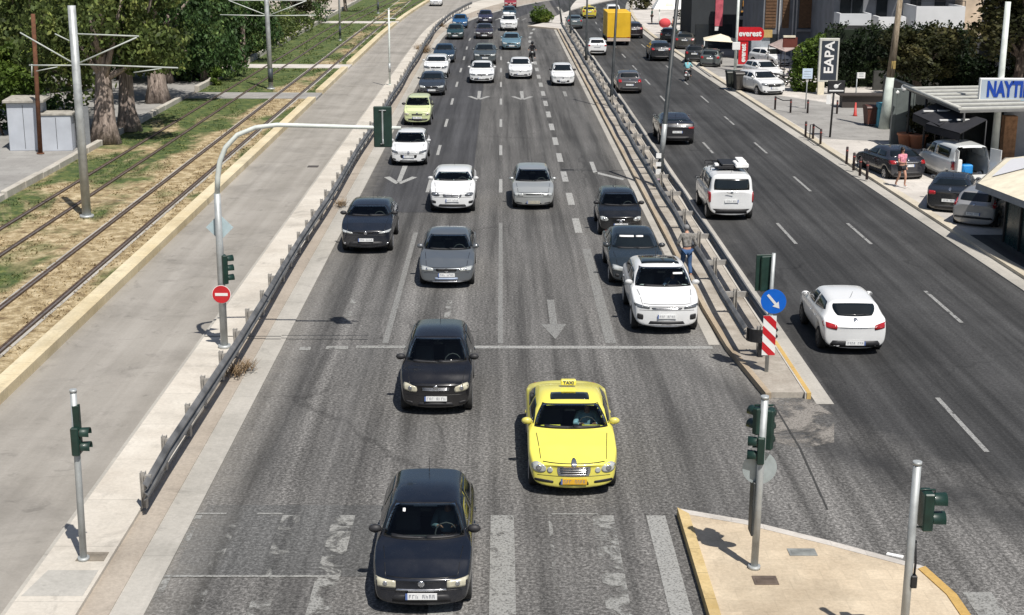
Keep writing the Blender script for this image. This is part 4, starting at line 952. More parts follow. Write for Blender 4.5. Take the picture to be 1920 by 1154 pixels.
# --- right road, driving away
r, bvh, put, W, sp = car(1607, 652, WHT, 'hatch', 'white_hatchback', 'white hatchback driving away with red swept tail lights, right of the blue arrow sign', group=AQ, away=True, zc=.25,
    over=dict(L=4.06, W=1.75, H=1.45, hb=.99, ye=3.35, he=1.37, tw=.72, wedge=.14, bul=.26, rear=dict(tl=(.56, .96, .70, .83, .07), plate=.36, bump=(.80, .24, .42), wiper=True), rw=[(-.50, 1.02), (.50, 1.02), (.60, 1.30), (-.60, 1.30)], rwr=.35, darkrim=True), rz=-.02, mir=paint(WHT))
b = MB(); patch(b, bvh, 'back', [(-.30, 1.055), (.05, 1.03), (.05, 1.045), (-.30, 1.07)], 4, 1, .02, 0, .01); put(b, 'rear_wiper', M['black'])
r, bvh, put, W, sp = car(1371, 401, WHT, 'van', 'white_van', 'white small van driving away with a roof rack and load on its roof', 'van', group=AQ, away=True, zc=.3,
    over=dict(rear=dict(tl=(.86, .97, .72, 1.12, 0), plate=.78, bump=(.92, .30, .48)), glassvan=True, tw=.90, hr=1.74, rw=[(-.70, 1.20), (.70, 1.20), (.66, 1.62), (-.66, 1.62)], rwr=.12), mir=M['black'])
b = MB(); b.box((-.55, 1.5, 1.90), (.45, 3.3, 1.93))
for y in (1.6, 2.4, 3.2): b.tube([(-.72, y, 1.82), (-.72, y, 1.95), (.72, y, 1.95), (.72, y, 1.82)], .02, 6)
b.box((-.5, 1.7, 1.95), (.25, 3.1, 2.03), bev=.02); put(b, 'roof_rack', M['black'])
b = MB(); b.box((-.72, 2.6, 1.96), (-.22, 3.5, 2.12), bev=.03); put(b, 'white_package', M['paper']); b = MB(); b.box((-.66, 2.3, 2.125), (-.35, 3.2, 2.2), bev=.02); put(b, 'white_package', M['paper']); b = MB(); b.box((.4, 2.9, 1.97), (.55, 3.2, 2.07), bev=.02); put(b, 'white_package', M['paper'])
b = MB(); b.tube([(-.05, 4.235, 1.07), (.22, 4.235, 1.13)], .010, 5); put(b, 'rear_wiper', M['black'])
r, bvh, put, W, sp = car(1270, 267, (.02, .02, .024), 'suv', 'dark_crossover', 'near black crossover driving away, partly behind the lamp post', group=AQ, away=True, over=dict(H=1.5, hr=1.42, he=1.34, ye=3.4, W=1.85, rear=dict(plate=.70, tl=(.6, .95, .86, .96, 0))))
b = MB(); patch(b, bvh, 'back', [(-W*.6, .985), (W*.6, .985), (W*.6, 1.01), (-W*.6, 1.01)], 8, 1, .02, 0, .02); put(b, 'chrome_strip', M['chrome'])
car(1181, 172, (.10, .095, .10), 'hatch', 'grey_hatchback', 'grey brown hatchback driving away with a broad white plate, next to the median', group=AQ, away=True, metal=.4, over=dict(L=4.2, W=1.77, rear=dict(plate=.62)))
car(1120, 101, WHT, 'hatch', 'white_far_hatchback', 'white hatchback driving away left of the yellow lorry', group=AQ, away=True, over=dict(rear=dict(tl=(.72, .95, .80, .92, 0))))
car(1078, 52, (.09, .12, .13), 'sedan', 'grey_far_saloon', 'grey green saloon driving away beside the median, seen between two lamp posts', group=AQ, away=True)
car(1240, 112, (.016, .018, .022), 'suv', 'black_far_suv', 'black crossover driving away right of the yellow lorry in the outer lane', group=AQ, away=True)
car(1189, 70, (.02, .016, .02), 'suv', 'dark_narrow_suv', 'dark crossover partly hidden along the right side of the yellow lorry', group=AQ, away=True)
r, bvh, put, W, sp = car(1105, 33, (.60, .50, .05), 'sedan', 'far_taxi', 'yellow taxi saloon driving away far up the right road', 'taxi', group=AQ, away=True)
b = MB(); b.box((-.22, 2.5, 1.46), (.22, 2.64, 1.58), bev=.02); put(b, 'roof_sign', paint((.6, .5, .05)))
car(1150, 36, WHT, 'van', 'white_far_van', 'white van just ahead of the yellow lorry', 'van', group=AQ, away=True, over=dict(W=1.75, L=4.3))
# --- parked on the forecourt
r, bvh, put, W, sp = car(0, 0, (.022, .024, .032), 'sedan', 'black_parked_saloon', 'black parked saloon with silver tail strip behind the walking woman', group=PK, away=True, at=(G(1690, 338).x-.2, G(1690, 338).y-.6), rz=.16, over=dict(L=4.3, rear=dict(plate=.74, tl=(.66, .95, .80, .96, 0))))
b = MB(); patch(b, bvh, 'back', [(-W*.55, .86), (W*.55, .86), (W*.55, .90), (-W*.55, .90)], 8, 1, .02, 0, .02); put(b, 'chrome_strip', M['chrome'])
car(0, 0, (.014, .016, .019), 'sedan', 'black_parked_car', 'black saloon parked tail out beside the silver hatchback with hubcaps', group=PK, away=True, at=(G(1800, 398).x+.1, G(1800, 398).y-.9), rz=-.38, over=dict(H=1.47, hb=1.06, rear=dict(plate=.60, tl=(.58, .95, .80, .94, 0), bump=(.8, .28, .4))))
car(0, 0, (.42, .42, .42), 'hatch', 'silver_parked_hatchback', 'silver hatchback with tall slim tail lights parked by the canvas kiosk', group=PK, away=True, metal=.5, at=(G(1845, 425).x+.35, G(1845, 425).y-.9), rz=-.55, over=dict(rear=dict(tl=(.80, .96, .86, 1.22, 0), plate=.6, bump=(.9, .42, .50)), hb=1.0))
car(0, 0, (.10, .12, .12), 'hatch', 'grey_parked_hatchback', 'grey hatchback parked nearest the red shop sign post', group=PK, away=True, metal=.4, at=(G(1338, 128).x, G(1338, 128).y-.5), rz=-.2)
car(0, 0, (.025, .027, .03), 'hatch', 'dark_parked_hatchback', 'dark hatchback parked on the left of the grey hatchback by the red sign', group=PK, away=True, at=(G(1312, 121).x, G(1312, 121).y+.5), rz=-.2)
car(0, 0, (.05, .05, .045), 'suv', 'dark_parked_suv', 'dark brown crossover with a pale plate parked behind the lamp post', group=PK, away=True, at=(G(1292, 96).x, G(1292, 96).y), rz=-.2)
car(0, 0, (.05, .055, .055), 'hatch', 'pale_roofed_parked_car', 'dark car with a sunlit pale roof, farthest in the parked row', group=PK, away=True, at=(G(1262, 84).x, G(1262, 84).y+1), rz=-.2)
r, bvh, put, W, sp = car(0, 0, WHT, 'suv', 'white_parked_suv', 'white crossover parked facing out beside the dark waste bins', group=PK, at=(G(1432, 181).x, G(1432, 181).y-.5), rz=.30, lampm=M['lampdark'], style=dict(gr=(0, .5, .66, .86)))
car(0, 0, WHT, 'hatch', 'white_rear_parked_car', 'white hatchback tucked in behind the white parked crossover', group=PK, at=(G(1455, 165).x, G(1455, 165).y+3.2), rz=.3)
car(0, 0, WHT, 'hatch', 'white_shop_car', 'white hatchback parked under the pinkish awning of the shop', group=PK, at=(G(1452, 128).x, G(1452, 128).y), rz=.5)
car(817, 10, WHT, 'hatch', 'white_service_road_car', 'white car alone at the far end of the left service road', group=None)
# ================================================================ POLES, SIGNALS, SIGNS
def lean(base, top): return [V(base), V(base)*.5+V(top)*.5, V(top)]
def signal_head(parent, loc, rz, n=3, s=1.0, name='signal_head'):
    """green box with n lenses and visors facing local -y"""
    b = MB().mat(M['green']); h = .30*n*s
    b.box((-.15*s, 0, 0), (.15*s, .16*s, h), bev=.02)
    for k in range(n):
        z = h-(k+.5)*.30*s
        vs = []; fs = []
        for y, r in ((-.01, .115*s), (-.20*s, .125*s)):
            for q in range(11):
                a = -.35+(pi+.7)*q/10; vs.append((r*cos(a), y, z+r*sin(a)))
        vs += [(x*.9, y, z+(zz-z)*.9) for x, y, zz in vs]
        for q in range(10): fs += [(q, q+1, 12+q, 11+q), (22+q, 33+q, 34+q, 23+q), (11+q, 12+q, 34+q, 33+q)]
        b.add(vs, fs, True)
    o = b.build(name, None, parent, loc, (0, 0, rz))
    b = MB()
    for k in range(n): b.disc((0, -.012, h-(k+.5)*.30*s), .105*s, .02, 16)
    q = b.build('lens', M['lensdark'], o); return o
def pole(name, label, cat, base, top, r0, r1, m, group=None, cap=True):
    root = empty(name, base, 0, label, cat, group); b = MB(); t = V(top)-V(base)
    b.tube([(0, 0, 0), t*.5, t], [r0, (r0+r1)/2, r1], 14)
    b.tube([(0, 0, 0), (0, 0, .06)], r0*1.7, 12)
    if cap: b.tube([t-V((0, 0, .02)), t+V((0, 0, .03))], r1*1.15, 12)
    b.build('pole', m, root); return root, t
# left foreground signal
p = G(157, 1050, .12); z = ZAT(735, p.y); tp = V((XAT(139, p.y, z), p.y, z))
r, t = pole('traffic_signal', 'galvanised signal post with two stubby green visored lamps, alone at lower left', 'traffic light', p, tp, .062, .055, M['steel'])
signal_head(r, (t.x*.85+.07, .0, ZAT(853, p.y)-p.z), pi/2, 2, .86); b = MB(); b.tube([(t.x*.9, 0, 2.9), (t.x*.85+.1, 0, 2.9)], .02); b.box((t.x-.03, -.06, 2.2), (t.x*.86+.09, .06, 2.9), bev=.01); b.build('bracket', M['green'], r)
# island signal with three heads and a round sign back
p = G(1414, 1066, .15); z = ZAT(745, p.y); tp = V((XAT(1435, p.y, z), p.y, z))
r, t = pole('traffic_signal', 'signal post on the sandy island with a bare round sign back', 'traffic light', p, tp, .065, .062, M['steel'])
hx = t.x*.85
signal_head(r, (hx-.08, .02, ZAT(868, p.y)-p.z), -pi/2-.2, 2, .82)
signal_head(r, (hx+.10, .10, ZAT(843, p.y)-p.z), pi-.5, 3, .80)
signal_head(r, (hx-.09, .12, ZAT(815, p.y)-p.z), pi+.6, 2, .80)
b = MB(); b.disc((t.x*.55, .07, ZAT(880, p.y)-p.z), .30, .008, 28); b.build('round_sign', M['greysign'], r)
b = MB(); b.box((-.10+t.x*.3, -.02, ZAT(1005, p.y)-p.z), (-.06+t.x*.3, .30, ZAT(905, p.y)-p.z), bev=.01); o = b.build('narrow_board', M['darkpole'], r)
b = MB(); b.tube([(hx-.16, .03, t.z-.15), (hx+.16, .03, t.z-.15)], .018, 6); b.tube([(hx-.16, .03, t.z-.9), (hx+.16, .03, t.z-.9)], .018, 6); b.build('bracket', M['green'], r)
# right foreground signal
p = G(1690, 1236, .15); z = ZAT(868, p.y); tp = V((XAT(1722, p.y, z), p.y, z))
r, t = pole('traffic_signal', 'galvanised signal post cut by the bottom edge, its green lamps on a side bracket', 'traffic light', p, tp, .066, .06, M['steel'])
z0 = ZAT(990, p.y)-p.z; signal_head(r, (t.x*.8+.27, .0, z0), pi/2, 2, 1.0)
b = MB(); b.tube([(t.x*.8, 0, z0+.62), (t.x*.8+.30, 0, z0+.62), (t.x*.8+.30, 0, z0+.5)], .014, 6); b.tube([(t.x*.8, 0, z0+.02), (t.x*.8+.30, 0, z0+.02)], .014, 6); b.build('bracket', M['green'], r)
b = MB(); b.box((t.x*.4+.03, -.09, z0-.95), (t.x*.4+.12, .03, z0-.75), bev=.01); b.tube([(t.x*.6+.07, 0, z0-.2), (t.x*.5+.09, -.02, z0-.55), (t.x*.4+.08, -.03, z0-.8)], .018, 6); b.build('push_button', M['black'], r)
# gantry signal over the left lane
p = G(421, 652, .12); Yg = p.y
root = empty('gantry_signal', p, 0, 'tall curved arm signal post reaching over the left lane with a red no entry sign', 'traffic light')
def gp(u, v, dy=0): zz = ZAT(v, Yg+dy); return V((XAT(u, Yg+dy, zz), Yg+dy, zz))-p
b = MB(); b.tube([(0, 0, 0), gp(413, 470), gp(408, 365)], [.10, .095, .085], 14); b.tube([(0, 0, 0), (0, 0, .08)], .17, 12)
b.build('pole', M['steel'], root)
b = MB(); b.tube([gp(408, 366), gp(409, 335), gp(413, 305), gp(424, 278), gp(446, 255), gp(480, 241), gp(520, 236), gp(600, 238), gp(680, 240), gp(752, 241)], [.07, .07, .068, .065, .062, .06, .058, .055, .05, .045], 12)
b.build('arm', M['whitepole'], root)
c = gp(718, 238); o = empty('hanging_signal', c); o.parent = root
b = MB().mat(M['green']); hh = (gp(718, 200).z-gp(718, 275).z)/2; b.box((-.235, -.06, -hh-.02), (.235, .02, hh+.0), bev=.02)
b.mat(M['green']).box((-.15, .02, -hh+.02), (.15, .20, hh-.04), bev=.02); b.build('back_board', None, o)
b = MB(); b.box((-.018, -.085, -hh+.1), (.018, -.062, hh-.08)); b.tube([(-.09, -.075, hh-.10), (.09, -.075, hh-.10)], .014, 6); b.tube([(0, -.075, -hh+.2), (.02, -.08, -hh+.08), (-.06, -.08, -hh+.07)], .016, 6); b.build('bracket', M['steel'], o)
c = gp(418, 551); root2 = root
b = MB(); b.mat(M['redsign']).disc((c.x, -.16, c.z), .235, .012, 28); b.mat(M['white']).box((c.x-.165, -.166, c.z-.038), (c.x+.165, -.158, c.z+.038)); b.mat(M['white']).disc((c.x, -.15, c.z), .25, .006, 28); b.build('no_entry_sign', None, root)
c = gp(427, 533); signal_head(root, (c.x, .02, c.z), pi/2+.5, 3, .86)
c = gp(411, 430); b = MB()
s = .36; b.add([(c.x-s, .12, c.z), (c.x, .12, c.z-s), (c.x+s, .12, c.z), (c.x, .12, c.z+s), (c.x-s, .13, c.z), (c.x, .13, c.z-s), (c.x+s, .13, c.z), (c.x, .13, c.z+s)], [(0, 1, 2, 3), (7, 6, 5, 4), (0, 4, 5, 1), (1, 5, 6, 2), (2, 6, 7, 3), (3, 7, 4, 0)])
b.build('diamond_sign_back', pm('pale_blue_sign_back', (.40, .50, .53), .6), root)
b = MB(); b.box((c.x-.06, -.02, c.z-.4), (c.x+.0, .1, c.z+.25), bev=.01); b.build('narrow_signal', M['green'], root)
# median end: signal, blue arrow, striped board
p = G(1437, 697, .14); Yp = p.y
def mpnt(u, v): zz = ZAT(v, Yp); return V((XAT(u, Yp, zz), Yp, zz))-p
root = empty('sign_post', p, 0, 'post at the median end with blue arrow disc and striped board', 'sign post')
b = MB(); b.tube([(0, 0, 0), mpnt(1444, 590), mpnt(1452, 474)], [.05, .05, .048], 12); b.build('pole', M['steel'], root)
c = mpnt(1450, 563); sg = empty('arrow_sign', c+V((0, -.08, 0)), -.25); sg.parent = root
b = MB(); b.disc((0, 0, 0), .315, .012, 32); b.build('disc', M['bluesign'], sg)
b = MB(); a = radians(-48); mx = Matrix.Rotation(-a, 4, 'Y')
b.add([(-.22, -.006, -.032), (.08, -.006, -.032), (.08, -.006, -.10), (.23, -.006, 0), (.08, -.006, .10), (.08, -.006, .032), (-.22, -.006, .032)], [(0, 1, 5, 6), (2, 3, 4)], False, mx)
b.add([(-.22, -.001, -.032), (.08, -.001, -.032), (.08, -.001, -.10), (.23, -.001, 0), (.08, -.001, .10), (.08, -.001, .032), (-.22, -.001, .032)], [(6, 5, 1, 0), (4, 3, 2)], False, mx)
b.build('arrow', M['white'], sg)
c0, c1 = mpnt(1439, 664), mpnt(1445, 590)
hz = (c1.z-c0.z); cx = (c0.x+c1.x)/2; wd = .165
b = MB(); b.mat(M['white']).box((cx-wd, -.07, c0.z), (cx+wd, -.06, c1.z)); b.mat(M['redsign'])
n = 3
for k in range(-1, 4):
    z0 = c0.z+k*hz/2.5
    poly = [(cx-wd, z0+.16+hz/5+.0), (cx-wd, z0+.16), (cx+wd, z0-.16+.0), (cx+wd, z0-.16+hz/5)]
    # clip to the board
    out = []
    def clip(P_, key, lim, sgn):
        o_ = []
        for i in range(len(P_)):
            A, B = P_[i], P_[(i+1) % len(P_)]; da, db = sgn*(A[1]-lim), sgn*(B[1]-lim)
            if da >= 0: o_.append(A)
            if (da >= 0) != (db >= 0): q = da/(da-db); o_.append((A[0]+(B[0]-A[0])*q, A[1]+(B[1]-A[1])*q))
        return o_
    P_ = clip(clip(poly, 1, c0.z, 1), 1, c1.z, -1)
    if len(P_) > 2: b.add([(x, -.073, zz) for x, zz in P_], [tuple(range(len(P_)))])
b.build('striped_board', None, root, rot=(0, 0, 0))
c = mpnt(1436, 547); signal_head(root, (c.x-.02, .22, c.z), pi+.25, 3, 1.0); b = MB(); b.box((c.x-.24, .13, c.z), (c.x+.24, .16, c.z+.93), bev=.01); b.build('back_board', M['green'], root, rot=(0, 0, .08))
# small lamp bollard under the sign is the barrier end; lamp posts along the median
LG = 'dark lamp posts along the median'
lp = [((1248, 350), (1270, 0), .15, 'tallest nearest dark lamp post of the median with papers taped near its foot'),
      ((1152, 200), (1157, 0), .12, 'dark lamp post right behind the row of the white small hatchback'),
      ((1099, 122), (1101, 0), .12, 'dark lamp post of the median left of the far white hatchback driving away'),
      ((1067, 74), (1068, 0), .11, 'dark lamp post of the median just past the grey green saloon'),
      ((1048, 45), (1048, 0), .11, 'farthest dark lamp post, at the tip of the median by the round bush')]
for i, ((u, v), (u2, v2), rad, lab) in enumerate(lp):
    p = G(u, v, .14); p.x = 6.8; zt = ZAT(v2, p.y); x2 = XAT(u2, p.y, zt); t = V((x2-p.x, 0, zt-p.z)); t = t*(9.0/t.z)
    root = empty('lamp_post', p, 0, lab, 'lamp post', LG)
    b = MB(); b.tube([(0, 0, 0), t*.12, t*.13, t], [rad, rad*.95, rad*.72, rad*.5], 12); b.tube([(0, 0, 0), (0, 0, .12)], rad*1.6, 10); b.build('pole', M['darkpole'], root)
    b = MB(); b.tube([t, t+V((.3, 0, .4)), t+V((1.5, 0, .65))], .04, 8); b.tube([t, t+V((-.3, 0, .4)), t+V((-1.5, 0, .65))], .04, 8); b.build('arm', M['darkpole'], root)
    for s_ in (1, -1):
        b = MB(); b.ball((t.x+1.75*s_, t.y, t.z+.66), (.38, .14, .08)); b.build('lamp_head', M['darkpole'], root)
    if i == 0:
        b = MB(); b.mat(M['paper']); 
        for zz, s_ in ((.55, .13), (.9, .10), (1.25, .12)): b.box((-.16, -.165-.0, zz), (.06, -.155, zz+s_*1.8))
        b.mat(pm('pink_paper', (.55, .42, .50), .8)).box((-.1, -.168, .3), (.12, -.158, .5)); b.build('taped_papers', None, root)
        b = MB(); b.tube([(t.x*.14, 0, t.z*.14), (t.x*.30, 0, t.z*.30)], rad*.76, 12); b.build('bare_band', M['steel'], root)
# catenary masts
def catenary(u, v, u2, v2, lab, arms, r0=.16):
    p = G(u, v, .1); zt = ZAT(v2, p.y); t = V((XAT(u2, p.y, zt)-p.x, 0, zt-p.z))
    root = empty('catenary_mast', p, 0, lab, 'mast', 'tram power masts between the tracks')
    if not arms: t = t*(8.5/t.z) if t.z < 8.5 else t
    b = MB(); b.tube([(0, 0, 0), t*.5, t], [r0, r0*.92, r0*.85], 14); b.tube([(0, 0, 0), (0, 0, .1)], r0*1.6, 12); b.build('pole', M['steel'], root)
    P = lambda u_, v_: V((XAT(u_, p.y, ZAT(v_, p.y)), p.y, ZAT(v_, p.y)))-p
    if arms:
        b = MB()
        for a_, b_, rr in (((145, 67), (262, 71), .035), ((145, 124), (335, 130), .035), ((145, 124), (258, 73), .035), ((140, 122), (40, 65), .035), ((140, 126), (57, 126), .035), ((252, 139), (304, 131), .025), (((110, 129)), (70, 137), .025), ((62, 124), (62, 148), .03), ((105, 67), (132, 80), .03)):
            b.tube([P(*a_), P(*b_)], rr*.8, 8)
        b.build('bracket_arms', pm('grey_painted_arms', (.42, .45, .42), .6), root)
    else:
        b = MB(); zz = 4.9
        for s_ in (1, -1):
            b.tube([(0, 0, zz), (3.2*s_, 0, zz+.05)], .03, 6); b.tube([(0, 0, zz), (2.6*s_, 0, zz+1.0)], .03, 6); b.tube([(0, 0, zz+1.0), (2.6*s_, 0, zz+1.0)], .025, 6)
        b.build('bracket_arms', M['whitepole'], root)
        b = MB(); b.tube([(0, 0, .5), (0, 0, 1.4)], r0*1.04, 12); b.build('dark_band', pm('mast_band', (.04, .05, .06), .5), root)
catenary(163, 408, 136, 14, 'thick pale tram mast at the left with bare bracket arms on both sides', True, .17)
catenary(508, 168, 500, 0, 'pale tram mast standing in the green lawn beyond the first crossing', False, .17)
catenary(638, 77, 636, 0, 'thin tram mast in the lawn before the white crossing path', False, .10)
catenary(709, 26, 708, 0, 'farthest tram mast beyond the white crossing path', False, .13)
p = G(731, 160, .12); zt = ZAT(18, p.y); r, t = pole('street_pole', 'slim white pole beside the service road with a short crossbar', 'pole', p, (XAT(729, p.y, zt), p.y, zt), .07, .06, M['whitepole'])
b = MB(); b.tube([t+V((-.35, 0, -.65)), t+V((.5, 0, -.65))], .03, 6); b.build('crossbar', M['whitepole'], r)
b = MB(); b.tube([(0, 0, .9), (0, 0, 1.5)], .085, 10); b.build('sleeve', M['steel'], r)
p = G(76, 289, .12); zt = ZAT(30, p.y); r, t = pole('rusty_column', 'brown rusted steel column in front of the pale utility cabin', 'pole', p, (XAT(64, p.y, zt), p.y, zt), .11, .10, M['rust'], cap=False)
# right side poles
p = G(1657, 242, .1); zt = ZAT(0, p.y); t = V((XAT(1689, p.y, zt)-p.x, 0, zt-p.z)); t = t*1.15
root = empty('utility_pole', p, 0, 'stout weathered wooden pole with a whitewashed lower half on the forecourt', 'pole')
b = MB(); k = (ZAT(143, p.y)-p.z)/t.z; b.tube([(0, 0, 0), t*k], [.30, .22], 16); b.build('whitewashed_base', pm('whitewash', (.50, .55, .50), .8, 0, 0, .25, 2), root)
b = MB(); b.tube([t*k, t], [.215, .13], 16); b.build('pole', M['woodpole'], root)
b = MB(); b.box((.12, -.2, 3.3), (.36, .05, 3.75), bev=.02); b.build('yellow_box', pm('dull_yellow_box', (.35, .25, .08), .7), root)
for (u, v, u2, lab) in ((1378, 133, 1380, 'white pole standing left of the red shop sign'), (1317, 70, 1319, 'greenish white pole behind the parked cars')):
    p = G(u, v, .1); zt = 6.5; r, t = pole('street_pole', lab, 'pole', p, (p.x+.05, p.y, zt), .11, .10, M['whitepole'], cap=False)
    b = MB(); zz = 1.2 if u < 1350 else 1.6; b.box((-.30, -.16, zz), (.30, -.12, zz+.6), bev=.03); b.build('sign_plate', M['white'], r)

# ---------------------------------------------------------------- shop signs
p = G(1862, 306, .1); Yn = p.y; zt = ZAT(0, Yn); x2 = XAT(1893, Yn, zt)
root = empty('shop_sign', p, 0, 'tall leaning white pole carrying a grey board with blue NAYTI lettering', 'sign')
t = V((x2-p.x, 0, zt-p.z)); b = MB(); b.tube([(0, 0, 0), t*.5, t], [.19, .15, .13], 14); b.build('pole', M['whitepole'], root)
z0, z1 = ZAT(197, Yn)-.1, ZAT(143, Yn)-.1; xl = XAT(1836, Yn, 3.6)-p.x; sgn = empty('board', (xl, -.25, z0), 0); sgn.parent = root
h = z1-z0; b = MB(); b.mat(M['white']).box((0, 0, 0), (4.6, .22, h), bev=.02)
b.mat(pm('sign_panel', (.40, .46, .52), .4, 0, 0, .06, 1)).box((.06, -.006, .06), (4.54, .0, h-.06)); b.build('panel', None, sgn)
text('NAYTIKA', .98, pm('blue_lettering', (.005, .05, .34), .4), 'lettering', sgn, (.33, -.02, h*.60), (pi/2, 0, 0), .01, .60, 'LEFT', .045)
b = MB(); b.box((.30, -.012, h*.17), (4.3, -.007, h*.24)); b.build('underline', pm('pale_blue_band', (.20, .42, .52), .4), sgn)
p = G(1545, 178, .1); Yn = p.y; z0, z1 = ZAT(152, Yn), ZAT(73, Yn); xa, xb = XAT(1537, Yn, 2), XAT(1573, Yn, 2)
root = empty('pylon_sign', (xa, Yn, .1), .0, 'tall dark pylon sign with large white letters reading upwards and a pale frame', 'sign')
w_ = xb-xa; b = MB(); b.mat(M['cream']).box((0, 0, 0), (.42, .25, z0-.1)); b.build('plinth', None, root)
b = MB(); b.mat(pm('aluminium_frame', (.55, .55, .50), .5)).box((-.04, 0, z0-.1), (w_, .28, z1), bev=.02); b.mat(pm('dark_sign_face', (.035, .045, .06), .4)).box((.10, -.006, z0+.02), (w_-.10, 0, z1-.16)); b.build('panel', None, root)
text('EAPA', .86, M['white'], 'lettering', root, (w_*.52, -.02, (z0+z1)/2+.12), (pi/2, -pi/2, 0), .006, 1.05, 'CENTER', .02)
p = G(1393, 128, .1); Yn = p.y
root = empty('shop_totem', p, 0, 'red T shaped totem sign reading everest in white', 'sign')
z0, z1 = ZAT(77, Yn), ZAT(52, Yn); xa, xb = XAT(1380, Yn, 2)-p.x, XAT(1432, Yn, 2)-p.x
b = MB(); n = 10; hh = (z1-z0)/2; prof = [(xa+.05, hh*-1), (xb-hh*.7, -hh)]+[(xb-hh*.7+hh*.7*cos(a), hh*sin(a)) for a in [-pi/2+pi*k/n for k in range(1, n)]]+[(xb-hh*.7, hh), (xa+.05, hh)]
vs = [(x, y, (z0+z1)/2+zz) for y in (-.15, .15) for x, zz in prof]; m_ = len(prof)
b.add(vs, [tuple(range(m_)), tuple(range(2*m_-1, m_-1, -1))]+[(k, m_+k, m_+(k+1) % m_, (k+1) % m_) for k in range(m_)]); b.build('head_panel', M['redsign'], root)
text('everest', .62, M['white'], 'lettering', root, ((xa+xb)/2-.02, -.17, (z0+z1)/2+.02), (pi/2, 0, 0), .01, .95, 'CENTER', .02)
xc = XAT(1394, Yn, 1.5)-p.x; zb, zt = max(.3, ZAT(124, Yn)), z0
b = MB(); b.box((xc-.36, -.1, zb), (xc+.36, .12, zt-.02)); b.build('column_panel', M['redsign'], root)
b = MB(); b.tube([(xc+.3, 0, 0), (xc+.3, 0, zb)], .07); b.build('leg', M['redsign'], root)
text('everest', .55, M['white'], 'column_lettering', root, (xc, -.12, (zb+zt)/2-.05), (pi/2, -pi/2, 0), .01, .85, 'CENTER', .02)
# black hanging board
p = G(1556, 258, .1); Yn = p.y; z0, z1 = ZAT(175, Yn), ZAT(153, Yn)
root = empty('black_sign', p, 0, 'black board with a white bird emblem on a slim black post in the pale forecourt', 'sign')
b = MB(); b.tube([(0, 0, 0), (.08, 0, z1)], .055, 8); b.build('post', M['black'], root)
b = MB(); b.box((-.28, -.08, z0-.05), (.62, .02, z1), bev=.01); b.build('board', M['black'], root)
b = MB(); b.box((-.2, -.095, z0+.06), (.55, -.085, z0+.13)); b.ball((.14, -.09, z0+.32), (.13, .01, .11)); b.add([(.18, -.095, z0+.28), (.42, -.095, z0+.52), (.24, -.095, z0+.42)], [(0, 1, 2)]); b.build('emblem', M['white'], root)
b = MB(); b.box((-.32, -.04, z0-.62), (-.08, -.03, z0-.12)); b.build('paper_board', M['white'], root)
for (u, v, vt, w_, lab, m_) in ((1510, 205, 130, .62, 'small white and pale blue notice board on a slim post before the yellow green bush', pm('pale_blue_notice', (.55, .66, .78), .5)),
                              (1603, 200, 137, .50, 'small white plate on a thin post in front of the dark hedge', M['white'])):
    p = G(u, v, .1); z1 = ZAT(vt, p.y); root = empty('notice_sign', p, 0, lab, 'sign')
    b = MB(); b.tube([(0, 0, 0), (.02, 0, z1)], .035, 8); b.build('post', M['steel'], root)
    b = MB(); hh = .62 if u < 1550 else .36; x0 = -w_/2 if u < 1550 else .0; b.mat(m_).box((x0, -.06, z1-hh), (x0+w_, -.03, z1), bev=.01)
    b.mat(M['greysign'])
    for k in range(3): b.box((x0+.1, -.066, z1-hh+.12+k*hh/4), (x0+w_-.1, -.060, z1-hh+.15+k*hh/4))
    b.build('plate', None, root)

# ---------------------------------------------------------------- bollards and bins
BG = 'dark bollards on the forecourt kerb'
bp = [(1587, 308, 'farthest bollard of the row of four left of the black parked saloon'), (1600, 320, 'second farthest bollard of the row of four by the parked saloon'), (1612, 330, 'third bollard of the row of four by the parked saloon'), (1625, 337, 'nearest bollard of the row of four, closest to the parked saloon'),
      (1510, 257, 'left bollard of the railed pair group before the black board'), (1524, 262, 'bollard at the middle of the small rail before the black board'), (1538, 272, 'bollard at the right end of the small rail before the black board'),
      (1453, 206, 'bollard just below the white parked crossover'), (1482, 212, 'bollard at the lower end of the chain by the white crossover'), (1514, 213, 'bollard on the pale corner under the blue notice board'), (1569, 214, 'bollard standing right of the black board post')]
for u, v, lab in bp:
    p = G(u, v, .1); root = empty('bollard', p, random.random(), lab, 'bollard', BG)
    b = MB(); b.tube([(0, 0, 0), (0, 0, .80), (0, 0, .83)], [.06, .06, .04], 10); b.build('post', pm('bollard_paint', (.045, .03, .03), .6, 0, 0, .5), root)
    b = MB(); b.tube([(0, 0, .60), (0, 0, .68)], .063, 10); b.build('band', pm('dull_red_band', (.25, .05, .04), .6), root)
b = MB(); A, B = G(1453, 206, .1)+V((0, 0, .75)), G(1482, 212, .1)+V((0, 0, .75)); b.tube([A, (A+B)/2-V((0, 0, .1)), B], .03, 6)
tag(b.build('chain', M['black']), 'dark chain between two bollards below the white parked crossover', 'chain')
b = MB(); A, B, C_ = [G(u, v, .1)+V((0, 0, .78)) for u, v in ((1518, 262), (1524, 262), (1538, 272))]; b.tube([A-V((0, 0, .7)), A, B, C_, C_-V((0, 0, .7))], .03, 6); tag(b.build('low_rail', M['black']), 'small dark bent rail joining bollards before the black board', 'rail')
p = G(1603, 218, .1); b = MB(); b.tube([(0, 0, 0), (0, 0, .1), (0, 0, .8)], [.16, .10, .04], 10); tag(b.build('traffic_cone', pm('red_cone', (.5, .05, .04), .5), loc=p), 'small red cone on the yellow kerb corner of the forecourt', 'cone')
